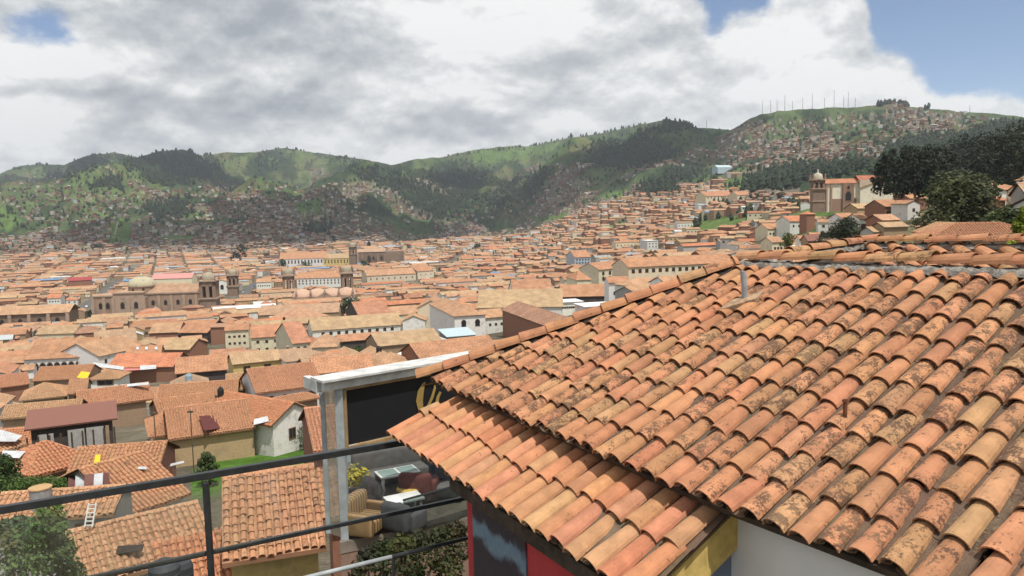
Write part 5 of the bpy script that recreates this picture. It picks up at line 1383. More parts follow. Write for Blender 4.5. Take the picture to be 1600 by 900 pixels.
# white wall under the upper eave
t_ww = up_e[1] + .34
sw0 = s_at_px(1107, t_ww, .1, plane_pt(s_r, t_ww, .1).z - .4)
print('white wall s', sw0, 's_r', s_r)
mb = MB(); zt = plane_pt(0, t_ww, .10).z
wall_quad(mb, sw0, s_end + .3, t_ww, zt - 4.5, zt, .10); local(mb).build('white_wall', M_WHITEW, bld)
mb = MB(); a = plane_pt(sw0 - .09, t_ww - .03, .10); mb.box(0, .08, -.04, .04, -4.5, -.12, 0); M4 = Matrix.Translation(a) @ Matrix.Rotation(math.atan2(E_.y, E_.x), 4, 'Z'); mb.v = [tuple(M4 @ Vector(v)) for v in mb.v]; local(mb).build('corner_post', M_CEMENT, bld)
# painting on the red wall: a plain dark stand-in with a blue band
m, N, b = mat_base('painted_panel'); tc = N.new('ShaderNodeTexCoord'); uvn = N.new('ShaderNodeUVMap'); sp_ = N.new('ShaderNodeSeparateXYZ'); N.link(uvn.outputs[0], sp_.inputs[0])
n1 = N.noise(uvn.outputs[0], 3.0, 5, .6); v_ = N.math('ADD', sp_.outputs[1], N.math('MULTIPLY', N.math('SUBTRACT', n1, .5), .35))
k = N.math('MULTIPLY', N.ramp(v_, .74, .80), N.ramp(v_, .92, .86)); c = N.mix(k, (.035, .028, .04), N.mix(N.noise(uvn.outputs[0], 14, 4, .6), (.05, .14, .26), (.22, .27, .28)))
c = N.mix(N.ramp(N.noise(uvn.outputs[0], 40, 4, .7), .62, .68, 0, .5), c, (.25, .12, .10)); N.link(c, b.inputs['Base Color']); b.inputs['Roughness'].default_value = .5
s_m0, s_m1 = s_at_px(738, .22, -.08, zr_ - .5), s_at_px(822, .22, -.08, zr_ - .8)
a, b_ = plane_pt(s_m0, .22, -.08), plane_pt(s_m1, .22, -.08)
mb = MB(); d2 = UH * .012; top = zr_ - .36
A = [Vector((a.x, a.y, top - 1.8)), Vector((b_.x, b_.y, top - 1.8)), Vector((b_.x, b_.y, top)), Vector((a.x, a.y, top))]
mb.add([tuple(v) for v in A] + [tuple(v + d2) for v in A], [(0, 1, 2, 3), (0, 4, 5, 1), (1, 5, 6, 2), (2, 6, 7, 3), (3, 7, 4, 0)], 0, (1, 1, 1), [(0, 0), (1, 0), (1, 1), (0, 1)] * 2)
local(mb).build('wall_painting', m, bld)
# vent pipes with their slabs
def on_roof(px, py, off=.25): a_, b2 = st(px, py); return plane_pt(a_, b2, off)
M_SLAB = plain('lichen_slab', (.33, .22, .14), .95, 0, .35, 9, .01)
p = on_roof(1168, 480, .36); vp = empty('vent_pipe', p - NR * .05); tag(vp, 'grey plastic vent pipe standing in a mortar slab on the roof', 'pipe')
pt = proj(p); scl = p.length / FPX
mb = MB(); hgt = 42 * scl; mb.tube([(0, 0, -.1), (-.012, 0, hgt * .5), (-.03, 0, hgt)], 4.6 * scl, 14, 0, (.5, .5, .48)); mb.lathe([(4.9 * scl, hgt), (4.9 * scl, hgt + .004), (3.4 * scl, hgt + .004), (3.4 * scl, hgt - .05)], -.03, 0, 14, 0, (.4, .4, .39)); mb.build('pipe', plain('grey_pipe', (.30, .31, .32), .7, 0, .2, 10), vp, smooth=False)
mb = MB(); q = [(-.35, -.16), (.36, -.10), (.33, .14), (-.30, .12)]
pts_ = [E_ * a_ * .45 + U_ * (b2 * 1.0 + a_ * .45 - .06) for a_, b2 in q]
mb.add([tuple(v + NR * .03) for v in pts_] + [tuple(v + NR * (-.10)) for v in pts_], [(0, 1, 2, 3), (0, 4, 5, 1), (1, 5, 6, 2), (2, 6, 7, 3), (3, 7, 4, 0)], 0, (.3, .22, .15)); mb.build('slab', M_SLAB, vp, bevel=.01)
p = on_roof(1322, 668); vp = empty('rusty_pipe', p); tag(vp, 'short rusty iron pipe stub sticking up between tiles', 'pipe'); mb = MB(); mb.tube([(0, 0, -.1), (0, 0, 33 * p.length / FPX)], .018, 8); mb.tube([(0, 0, 30 * p.length / FPX), (0, 0, 33 * p.length / FPX)], .026, 8); mb.build('pipe', plain('rust', (.15, .055, .03), .9, 0, .3, 20), vp)

# the neighbouring roof just over the ridge
nb_ = empty('neighbour_roof', (0, 0, 0)); tag(nb_, 'second clay tile roof with grey mortar just behind the near ridge', 'roof')
A0 = at_D(1175, 413, (hipB.xy.length) * 1.06); Q = at_D(1345, 386, hipB.xy.length * 1.22); Q2 = at_D(1760, 388, hipB.xy.length * 1.22 * .93)
e2 = (Q2 - Q); e2.z = 0; e2.normalize(); dwn = Vector((e2.y, -e2.x, 0)); 
if dwn.y > 0: dwn = -dwn
dirp = (e2 * .66 + dwn * .75).normalized() ; s2 = math.tan(R(18))
u2 = (-dirp * 1.0 + Vector((0, 0, s2))); u2.normalize()
n2_ = e2.cross(u2).normalized(); n2_ = n2_ if n2_.z > 0 else -n2_
LN = (Q2 - Q).length
# skewed rows: tiles run down to the right
mb = MB(); Lx = 1.5
c_ = e2.dot(u2); ep = (e2 - u2 * c_).normalized()
def tr2(s): 
    t_top = s * c_ / math.sqrt(1 - c_ * c_); return (t_top - Lx, t_top)
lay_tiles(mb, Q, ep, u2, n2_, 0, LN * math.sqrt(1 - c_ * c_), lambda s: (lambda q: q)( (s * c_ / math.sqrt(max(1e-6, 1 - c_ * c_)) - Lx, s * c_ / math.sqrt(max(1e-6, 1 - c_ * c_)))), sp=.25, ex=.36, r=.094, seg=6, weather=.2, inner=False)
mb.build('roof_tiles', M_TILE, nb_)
cap_row(Q2 + Vector((0, 0, .03)), Q + Vector((0, 0, .03)), lift=.06).build('ridge_capping', M_TILE, nb_)
cap_row(A0, Q + Vector((0, 0, .03)), lift=.06).build('hip_capping', M_TILE, nb_)
mortar_bed(Q, Q2, .08, .02, .06).build('ridge_mortar', M_CEMENT, nb_, smooth=True); mortar_bed(A0, Q, .10, .02, .07).build('hip_mortar', M_CEMENT, nb_, smooth=True)
bb = MB(); L2 = [Q, Q2, Q2 - u2 * Lx, Q - u2 * Lx, A0 - Vector((0, 0, .1))]
bb.add([tuple(v - n2_ * .02) for v in L2], [(0, 4, 3, 2, 1)], 0, (1, 1, 1)); 
far_dn = -dwn * 3 + Vector((0, 0, -1.1)); bb.add([tuple(Q), tuple(Q2), tuple(Q2 + far_dn), tuple(Q + far_dn - e2 * 1.5), tuple(A0 + far_dn * .3)], [(0, 1, 2, 3), (0, 3, 4)], 0, (1, 1, 1)); bb.build('decking', M_WOOD, nb_)
wl = MB(); c1 = Q + dirp * 0 - Vector((0, 0, 1.3)); 
for (pa, pb) in ((A0, Q - dwn * .2), (Q - dwn * 2.6, Q2 - dwn * 2.6)):
    wl.add([tuple(pa - Vector((0, 0, .5))), tuple(pb - Vector((0, 0, 1.2))), tuple(pb - Vector((0, 0, 7))), tuple(pa - Vector((0, 0, 7)))], [(0, 1, 2, 3)], 0, (.5, .4, .3))
wl.build('wall', M_WALL, nb_)
p = at_D(1508, 408, Q.xy.length * .98); vp = empty('roof_pipe', p); tag(vp, 'stubby grey pipe with flat cap on the second roof', 'pipe'); mb = MB(); k = p.length / FPX
mb.tube([(0, 0, -.2), (0, 0, 26 * k)], 3.2 * k, 10); mb.build('pipe', plain('old_pipe', (.17, .12, .10), .9, 0, .3, 10), vp); mb = MB(); mb.lathe([(5.5 * k, 26 * k), (5.8 * k, 28 * k), (2 * k, 29.5 * k)], 0, 0, 10); mb.build('cap', M_CEMENT, vp)

# ------------------------------------------------------------------ balcony railing with glass
ra = empty('glass_railing', at_z(320, 745, -3.12) - Vector((0, 0, 1.1))); tag(ra, 'black steel balcony railing with clear glass panels, lower left', 'railing'); inv2 = ra.location.copy()
A = at_z(-90, 812, -3.12); Bq = at_z(642, 689, -3.12); rd = (Bq - A).normalized(); Bq = Bq + rd * .8
def bar(a, b, w, h):
    mb = MB(); d = b - a; L = d.length; M4 = Matrix.Translation(a) @ d.to_track_quat('X', 'Z').to_matrix().to_4x4(); mb.box(0, L, -w / 2, w / 2, -h / 2, h / 2, 0, (1, 1, 1), M4)
    mb.v = [tuple(Vector(v) - inv2) for v in mb.v]; return mb
bar(A, Bq, .075, .085).build('top_rail', M_BLACKSTEEL, ra, bevel=.006)
dz = Vector((0, 0, -.98)); bar(A + dz, Bq + dz, .05, .055).build('lower_rail', M_BLACKSTEEL, ra, bevel=.005)
p = at_z(321, 748, -3.12); bar(p + Vector((0, 0, -.05)), p + Vector((0, 0, -2.2)), .065, .065).build('post', M_BLACKSTEEL, ra, bevel=.005)
p2 = p - rd * 3.2; bar(p2 + Vector((0, 0, -.05)), p2 + Vector((0, 0, -2.2)), .065, .065).build('post', M_BLACKSTEEL, ra, bevel=.005)
pj = at_z(548, 704, -3.12)
for (a, b) in ((p2 + rd * .06, p - rd * .06), (p + rd * .06, pj - rd * .008), (pj + rd * .008, Bq)):
    mb = MB(); n_ = Vector((-rd.y, rd.x, 0)) * .004
    q = [a - Vector((0, 0, .06)), b - Vector((0, 0, .06)), b - Vector((0, 0, .94)), a - Vector((0, 0, .94))]
    mb.add([tuple(v - inv2 - n_) for v in q], [(0, 1, 2, 3)], 0); mb.build('glass_panel', M_GLASS, ra)
# lower handrail further down
hr = empty('stair_handrail', at_z(610, 871, -4.35)); tag(hr, 'thin grey and black handrail below the glass balcony railing', 'handrail'); inv2 = hr.location.copy()
a = at_z(440, 912, -4.35); b = at_z(612, 870, -4.35); c3 = b + (b - a) * .95
mb = MB(); mb.tube([a - inv2, b - inv2], .028, 10); mb.build('grey_tube', M_GREYSTEEL, hr, smooth=True)
mb = MB(); mb.tube([b - inv2, c3 - inv2], .026, 10); mb.build('black_tube', M_BLACKSTEEL, hr, smooth=True)
mb = MB(); mb.tube([b - inv2 + Vector((.02, 0, -.02)), b - inv2 + Vector((.02, 0, -1.2))], .022, 8); mb.build('post', M_BLACKSTEEL, hr)

# ------------------------------------------------------------------ rooftop terrace with its canopy, sign and furniture
ZF = -8.3
def floor_pt(px, py): return at_z(px, py, ZF)
tr_ = empty('terrace_deck', floor_pt(600, 800)); tag(tr_, 'raised concrete terrace deck carrying the worn sofas', 'terrace'); inv2 = tr_.location.copy()
ya = R(38); ta = Vector((math.cos(ya), math.sin(ya), 0)); tb = Vector((-math.sin(ya), math.cos(ya), 0))
o0 = floor_pt(538, 843); 
def T2(a, b, z=0): return o0 + ta * a + tb * b + Vector((0, 0, z))
FQ = [floor_pt(531, 848), floor_pt(775, 800), floor_pt(790, 690), floor_pt(541, 700)]
mb = MB(); q = FQ
mb.add([tuple(v - inv2) for v in q] + [tuple(v - inv2 - Vector((0, 0, .3))) for v in q], [(0, 1, 2, 3), (0, 4, 5, 1), (1, 5, 6, 2), (2, 6, 7, 3), (3, 7, 4, 0)], 0); mb.build('floor', plain('terrace_floor', (.20, .165, .135), .85, 0, .25, 1.5, .003), tr_)
FI = [v * .995 + (sum(FQ, Vector()) / 4) * .005 + Vector((0, 0, -.28)) for v in FQ]; dn5 = Vector((0, 0, -5)); mb = MB()
for g in ([FI[0], FI[1], FI[1] + dn5, FI[0] + dn5], [FI[3], FI[0], FI[0] + dn5, FI[3] + dn5], [FI[2], FI[3], FI[3] + dn5, FI[2] + dn5]): mb.add([tuple(v - inv2) for v in g], [(0, 1, 2, 3)], 0, (.25, .16, .12))
mb.build('base_wall', M_WALL, tr_)
cn = empty('terrace_canopy', floor_pt(540, 840)); tag(cn, 'grey posts and weathered white beam framing the terrace', 'canopy'); inv2 = cn.location.copy()
def lb(a, b, w, h, mat, name, parent, bev=.008):
    mb = MB(); d = b - a; M4 = Matrix.Translation(a - inv2) @ d.to_track_quat('X', 'Z').to_matrix().to_4x4(); mb.box(0, d.length, -w / 2, w / 2, -h / 2, h / 2, 0, (1, 1, 1), M4); return mb.build(name, mat, parent, bevel=bev)
M_BEAM = plain('weathered_white_board', (0.50, 0.505, 0.49), .85, 0, .22, 2.5, .004)
pf = floor_pt(540, 842); D1 = pf.xy.length; zb = at_D(528, 606, D1).z
lb(pf + Vector((0, 0, .0)), Vector((pf.x, pf.y, zb)), .2, .2, M_GREYSTEEL, 'post', cn)
pg = floor_pt(515, 838) ; pg = at_D(514, 838, D1 + .5); lb(Vector((pg.x, pg.y, ZF)), Vector((pg.x, pg.y, zb)), .10, .12, M_GREYSTEEL, 'post', cn)
b0 = at_D(503, 599, D1 - .3); b0.z = zb + .12; b1 = b0 + (at_D(775, 573, D1 + 2.6) - b0).normalized() * 6.5; b1.z = zb + .12
lb(b0 + Vector((0, 0, .02)), b1 + Vector((0, 0, .04)), .2, .27, M_BEAM, 'beam', cn)
rdv = (b1 - b0).normalized(); rn_ = Vector((-rdv.y, rdv.x, 0))
mb = MB(); q = [b0 - rn_ * .25 - rdv * .1, b1 - rn_ * .25, b1 + rn_ * .55, b0 + rn_ * .45 - rdv * .1]; q = [Vector((v.x, v.y, zb + .32)) for v in q]
mb.add([tuple(v - inv2) for v in q] + [tuple(v - inv2 + Vector((0, 0, -.07))) for v in q], [(0, 1, 2, 3), (7, 6, 5, 4), (0, 4, 5, 1), (1, 5, 6, 2), (2, 6, 7, 3), (3, 7, 4, 0)], 0); mb.build('roof_sheet', M_BEAM, cn, bevel=.01)
lb(b0 + rn_ * .1 - rdv * .02, b0 + rn_ * .9 - Vector((0, 0, .0)), .18, .30, M_BEAM, 'side_beam', cn)
lb(at_D(518, 700, D1 + .4), at_D(535, 760, D1 + .1), .05, .05, M_GREYSTEEL, 'brace', cn)
# gauze of glass between the two posts
mb = MB(); q = [Vector((pf.x, pf.y, ZF)), Vector((pg.x, pg.y, ZF)), Vector((pg.x, pg.y, zb)), Vector((pf.x, pf.y, zb))]; mb.add([tuple(v - inv2) for v in q], [(0, 1, 2, 3)]); mb.build('side_glass', M_GLASS, cn)
# black sign board in a gold frame
sb_ = empty('sign_board', at_D(615, 695, D1 + .7)); tag(sb_, 'black board in gold wooden frame with gold script lettering', 'sign'); inv2 = sb_.location.copy()
s0 = at_D(541, 700, D1 + .02); s0b = s0 - rn_ * 0; sdir = Vector((rdv.x, rdv.y, 0)); zt_ = at_D(541, 607, D1 + .02).z; zb_ = s0.z; W_ = 4.6
def SB(a, z, o=0): return s0 + sdir * a + Vector((0, 0, z)) - rn_ * o - inv2
Hs = zt_ - zb_; M_GOLD = plain('gold_wood', (.30, .20, .10), .7, 0, .2, 3, .002)
mb = MB(); q = [SB(.06, .06), SB(W_, .06), SB(W_, Hs - .03), SB(.06, Hs - .03)]; mb.add([tuple(v) for v in q] + [tuple(v + rn_ * .05) for v in q], [(0, 1, 2, 3), (7, 6, 5, 4)], 0); mb.build('board', plain('black_board', (.012, .012, .014), .6, 0, .1, 2), sb_)
for (a0_, z0_, a1_, z1_) in ((0, 0, W_, 0), (0, Hs, W_, Hs), (0, 0, 0, Hs)):
    mb = MB(); a_ = SB(a0_, z0_, .03); b2 = SB(a1_, z1_, .03); d = b2 - a_; M4 = Matrix.Translation(a_) @ d.to_track_quat('X', 'Z').to_matrix().to_4x4(); mb.box(-.06, d.length + .06, -.04, .04, -.045, .045, 0, (1, 1, 1), M4); mb.build('frame_bar', M_GOLD, sb_, bevel=.006)
def sign_xy(px, py):      # place on the board seen at a point of the photograph
    n_ = rn_; P0 = s0 - rn_ * .02; h_ = hit(px, py, P0, n_); return h_ - inv2
def stroke(mb, pts, wd):
    P = [sign_xy(*p) for p in pts]
    for i in range(len(P)):
        pass
    L = []; Rr = []
    for i, p in enumerate(P):
        t = (P[min(i + 1, len(P) - 1)] - P[max(0, i - 1)]).normalized(); n_ = t.cross(rn_).normalized(); L.append(p + n_ * wd[i]); Rr.append(p - n_ * wd[i])
    n = len(P); vs = [tuple(v) for v in L + Rr] + [tuple(v - rn_ * .015) for v in L + Rr]
    fs = []
    for i in range(n - 1): fs += [(2 * n + i, 2 * n + i + 1, 3 * n + i + 1, 3 * n + i)]
    mb.add(vs, fs, 0)
mb = MB()
stroke(mb, [(664, 597), (661, 601), (657, 612), (655, 626), (657, 638), (662, 642), (669, 634), (675, 620), (679, 606), (679, 600)], [.02, .05, .10, .11, .09, .06, .05, .045, .04, .02])
stroke(mb, [(688, 612), (684, 620), (682, 630), (685, 636), (690, 630)], [.04, .05, .06, .05, .03])
mb.build('script_letters', plain('gold_paint', (.30, .20, .06), .6), sb_)

def soft(mb_parts, root):
    for (nm, x0, x1, y0, y1, z0, z1, mat, bv) in mb_parts:
        mb = MB(); mb.box(x0, x1, y0, y1, z0, z1); o = mb.build(nm, mat, root, bevel=bv); 
        for md in o.modifiers: md.segments = 3
        o.data.polygons.foreach_set('use_smooth', [True] * len(o.data.polygons))
M_SOFA = plain('grey_fabric', (.11, .105, .10), .95, 0, .15, 4, .004); M_SOFA2 = plain('dark_grey_fabric', (.06, .062, .065), .95, 0, .2, 4, .004)
M_NAVY = plain('dark_blue_cloth', (.03, .04, .07), .9, 0, .4, 12, .004); M_MAROON = plain('maroon_cloth', (.10, .035, .03), .9, 0, .2, 6, .003); M_PINK = plain('pinkish_wood', (.42, .24, .22), .7); M_WH = plain('white_lacquer', (.62, .62, .60), .6, 0, .1, 3)
m, N, b = mat_base('mustard_stripe'); tc = N.new('ShaderNodeTexCoord'); wv = N.new('ShaderNodeTexWave'); wv.inputs['Scale'].default_value = 2.6; wv.inputs['Distortion'].default_value = 1.5; N.link(tc.outputs['Object'], wv.inputs['Vector'])
N.link(N.mix(wv.outputs['Fac'], (.12, .075, .035), (.32, .21, .10)), b.inputs['Base Color']); M_MUST = m
def place(name, px, py, yaw, label, cat): r = empty(name, floor_pt(px, py), R(yaw)); tag(r, label, cat); return r
r = place('sofa', 617, 752, 28, 'long grey three seat sofa at the back of the terrace', 'sofa')
soft([('seat', -1.15, 1.0, -.45, .25, .12, .46, M_SOFA, .07), ('backrest', -1.25, 1.05, .2, .55, .12, 1.02, M_SOFA, .12), ('armrest', 1.0, 1.3, -.5, .5, .08, .74, M_SOFA2, .12), ('armrest', -1.5, -1.2, -.5, .5, .08, .74, M_SOFA, .12)], r)
r = place('coffee_table', 622, 764, 28, 'white legged coffee table with two glass panes on top', 'table')
soft([('tabletop', -.62, .62, -.36, .36, .50, .56, M_WH, .01)], r)
for dx in (-.30, .30):
    mb = MB(); mb.box(dx - .26, dx + .26, -.28, .28, .565, .575); mb.build('glass_inlay', plain('greenish_glass', (.22, .30, .28), .1, 0, .1, 2, 0, .6), r)
for dx in (-.55, .55):
    for dy in (-.3, .3): mb = MB(); mb.tube([(dx, dy, .5), (dx * 1.06, dy * 1.1, .35), (dx * .95, dy, .15), (dx * 1.05, dy * 1.1, 0)], [.045, .05, .03, .035], 8); mb.build('leg', M_WH, r, smooth=True)
def armchair(px, py, yaw, label, mat, mat2=None, s=1.0, name='armchair'):
    r = place(name, px, py, yaw, label, 'armchair'); mat2 = mat2 or mat
    soft([('seat', -.34 * s, .34 * s, -.42 * s, .25 * s, .14, .45 * s, mat, .06), ('backrest', -.46 * s, .46 * s, .2 * s, .5 * s, .14, .92 * s, mat2, .11), ('armrest', -.52 * s, -.33 * s, -.42 * s, .3 * s, .1, .64 * s, mat2, .08), ('armrest', .33 * s, .52 * s, -.42 * s, .3 * s, .1, .64 * s, mat2, .08)], r); return r
armchair(563, 803, -60, 'dark grey scrolled armchair below the yellow plant', M_SOFA2, M_SOFA)
r = armchair(574, 832, 70, 'mustard striped armchair at the terrace corner', M_MUST, None, 1.1)
armchair(700, 778, -10, 'low grey armchair beside the maroon back, under the tiles', M_SOFA, M_SOFA2)
armchair(632, 830, 150, 'dark green tufted chair seen from behind at the rail', plain('dark_green_velvet', (.02, .035, .03), .8), M_SOFA2, .95)
r = armchair(655, 783, 172, 'maroon backed chair with pink frame in the middle', M_MAROON, None, 1.05)
r = place('ottoman', 696, 762, 10, 'dark blue patterned bundle on the grey armchair', 'cushion'); mb = MB(); mb.lathe([(.30, .45), (.42, .55), (.45, .75), (.36, .92), (.1, 1.0)], 0, 0, 14, sy=.7); mb.build('cushion', M_NAVY, r, smooth=True)
r = place('armchair', 558, 752, 60, 'pale grey end seat against the glass at left of the sofa', 'armchair'); soft([('seat', -.4, .4, -.35, .35, .1, .5, plain('pale_grey_fabric', (.3, .33, .33), .9), .08), ('backrest', -.45, .45, .3, .5, .1, 1.1, plain('pale_cloth', (.36, .40, .40), .9), .08)], r)
r = place('side_table', 632, 806, 28, 'white marble side table with bright top', 'table'); soft([('tabletop', -.5, .5, -.33, .33, .48, .54, plain('white_marble', (.75, .75, .73), .3, 0, .1, 3, 0, .5), .01)], r)
for dx in (-.4, .4):
    for dy in (-.25, .25): mb = MB(); mb.tube([(dx, dy, .48), (dx, dy, 0)], .035, 8); mb.build('leg', M_WH, r)
r = place('stool', 640, 790, 0, 'round yellow topped stool between table and maroon chair', 'stool'); mb = MB(); mb.lathe([(.32, .42), (.36, .46), (.36, .52), (.3, .56)], 0, 0, 18); mb.build('seat', plain('yellow_vinyl', (.48, .32, .08), .6), r, smooth=True); mb = MB(); mb.lathe([(.24, 0), (.2, .42)], 0, 0, 12); mb.build('base', M_SOFA2, r)
# dark glass balustrade along the terrace's near edge
dg = empty('terrace_balustrade', T2(2, 0)); tag(dg, 'dark tinted glass balustrade along the near edge of the terrace', 'balustrade'); inv2 = dg.location.copy()
ga = floor_pt(632, 838); gb_ = floor_pt(745, 803); mb = MB(); q = [ga, gb_, gb_ + Vector((0, 0, .95)), ga + Vector((0, 0, .95))]; mb.add([tuple(v - inv2) for v in q], [(0, 1, 2, 3)]); mb.build('glass_panel', M_GLASSD, dg)
mb = MB(); mb.tube([ga + Vector((0, 0, .97)) - inv2, gb_ + Vector((0, 0, .97)) - inv2], .03, 8); mb.build('rail', M_BLACKSTEEL, dg)
# ------------------------------------------------------------------ trees, shrubs and small things
def leaves(mb, c, rx, ry, rz, n, size, colr, hollow=.35, flat=.5):
    """leaf-sized faces spread through an uneven clump"""
    for _ in range(n):
        while True:
            a, b, g = random.uniform(-1, 1), random.uniform(-1, 1), random.uniform(-1, 1); q = a * a + b * b + g * g
            if hollow * random.random() < q < 1: break
        p = Vector((c[0] + a * rx, c[1] + b * ry, c[2] + g * rz))
        nrm = Vector((a + random.gauss(0, .6), b + random.gauss(0, .6), g + random.gauss(flat, .6))).normalized()
        t = nrm.cross(Vector((random.random(), random.random(), random.random()))).normalized(); u = nrm.cross(t); s = size * random.uniform(.6, 1.3)
        k = random.uniform(.65, 1.35); cc = (colr[0] * k, colr[1] * k, colr[2] * k * random.uniform(.8, 1.2))
        mb.add([tuple(p - t * s * .5), tuple(p + u * s * .32), tuple(p + t * s * .5), tuple(p - u * s * .32)], [(0, 1, 2, 3)], 0, cc)
def tree(name, base, H, W, label, colr=(.04, .06, .022), n=1600, leaf=.3, style='round', trunk=.3, cat='tree', group=None, clumps=16, seed=1, crown_low=.25):
    random.seed(seed * 7919 + 3)
    r = empty(name, base); tag(r, label, cat, group)
    tb_ = MB(); tr = max(.04, H * .03)
    top = Vector((random.uniform(-.05, .05) * H, random.uniform(-.05, .05) * H, H * .9))
    tb_.tube([(0, 0, -1.0), (0, 0, H * .2), tuple(top * .55), tuple(top)], [tr, tr * .85, tr * .5, tr * .12], 7)
    cr = MB()
    for i in range(clumps):
        f = (i + .5) / clumps; z = H * (crown_low + (1 - crown_low) * (f ** .85)) * .97; a = i * 2.4 + random.uniform(-.4, .4)
        if style == 'cone': rad = W / 2 * (1 - f) ** .8 * random.uniform(.5, 1.0); sz = W * .20 * (1.15 - f * .7)
        elif style == 'tall': rad = W / 2 * (.45 + .55 * math.sin(math.pi * min(1, f * .85 + .15))) * random.uniform(.25, .9); sz = W * .22 * random.uniform(.7, 1.2)
        else: rad = W / 2 * math.sin(math.pi * (.18 + .72 * f)) * random.uniform(.25, .85); sz = W * .24 * random.uniform(.7, 1.15)
        c = (math.cos(a) * rad, math.sin(a) * rad, z - sz * .4)
        tone = random.uniform(.7, 1.35); leaves(cr, c, sz, sz, sz * random.uniform(.6, .95), n // clumps, leaf, tuple(v * tone for v in colr))
        if i % 2 == 0: tb_.tube([tuple(top * (z / H * .62)), (c[0] * .5, c[1] * .5, z * .86), c], [tr * .4, tr * .22, tr * .06], 5, caps=False)
    tb_.build('trunk', M_BARK, r); cr.build('crown', M_LEAF, r); return r
def tree_px(name, px, ytop, ybase, wpx, D, label, **kw):
    """tree sighted between two heights of the picture; its foot goes down to the ground"""
    Q_ = march(px, ybase + 1, 0, max(40, D * .45))
    if Q_ is not None and Q_.xy.length < D * 2.2 and D > 60 and not kw.pop('fixed', False): kw['leaf'] = kw['leaf'] * Q_.xy.length / D; D = Q_.xy.length
    kw.pop('fixed', None)
    P = at_D(px, ybase, D); T = at_D(px, ytop, D); g = gz(P.x, P.y); b = min(P.z, g if g < P.z else P.z)
    if P.z - b > 3: b = P.z - 3
    H = T.z - b; return tree(name, Vector((P.x, P.y, b)), H, wpx / FPX * P.y, label, crown_low=kw.pop('cl', max(.06, (P.z - b) / H * .8)), **kw)
DK = (.026, .036, .018)
tree_px('eucalyptus_tree', 1500, 268, 395, 118, 88, 'tall dark loose crowned tree rising behind the second roof', n=9500, leaf=.40, style='tall', clumps=52, seed=3, colr=(.07, .082, .036))
tree_px('broadleaf_tree', 1322, 340, 392, 62, 150, 'dark bushy tree, upper of the pair left of the schoolhouse', n=4200, leaf=.48, clumps=30, seed=4, colr=(.042, .052, .026))
tree_px('broadleaf_tree', 1298, 362, 400, 60, 138, 'dark bushy tree, lower of the pair, spreading towards the ridge', n=4000, leaf=.46, clumps=30, seed=5, colr=(.04, .05, .025))
tree_px('conifer_tree', 1597, 318, 392, 52, 42, 'yellow green conifer at the right edge', n=5200, leaf=.16, style='cone', clumps=36, seed=6, colr=(.17, .20, .025))
tree_px('broadleaf_tree', 1566, 322, 385, 60, 70, 'darker green tree between the yellow conifer and the tall tree', n=2600, leaf=.3, clumps=22, seed=7, colr=(.06, .08, .03))
for i, (px, yt, yb, w, D) in enumerate([(1384, 236, 284, 30, 300), (1400, 228, 288, 30, 310), (1418, 224, 286, 32, 305), (1436, 226, 288, 30, 295), (1455, 222, 288, 34, 300), (1474, 224, 284, 34, 310), (1494, 214, 288, 36, 300), (1512, 206, 290, 40, 290), (1530, 212, 290, 38, 296),
        (1548, 202, 292, 40, 285), (1566, 198, 292, 44, 280), (1586, 190, 296, 46, 270), (1606, 184, 296, 50, 262), (1400, 244, 290, 30, 280), (1430, 244, 290, 32, 280), (1466, 240, 290, 34, 278), (1500, 236, 292, 36, 270), (1540, 232, 294, 40, 262), (1580, 228, 296, 44, 255), (1376, 252, 288, 22, 290)]):
    tree_px('pine_tree', px, yt, yb, w * 1.25, D, 'dark pine of the grove above the right hand hill', n=1000, leaf=1.0, style='tall', clumps=15, cl=.02, seed=20 + i, colr=(.022, .031, .016), group='dark pine grove')
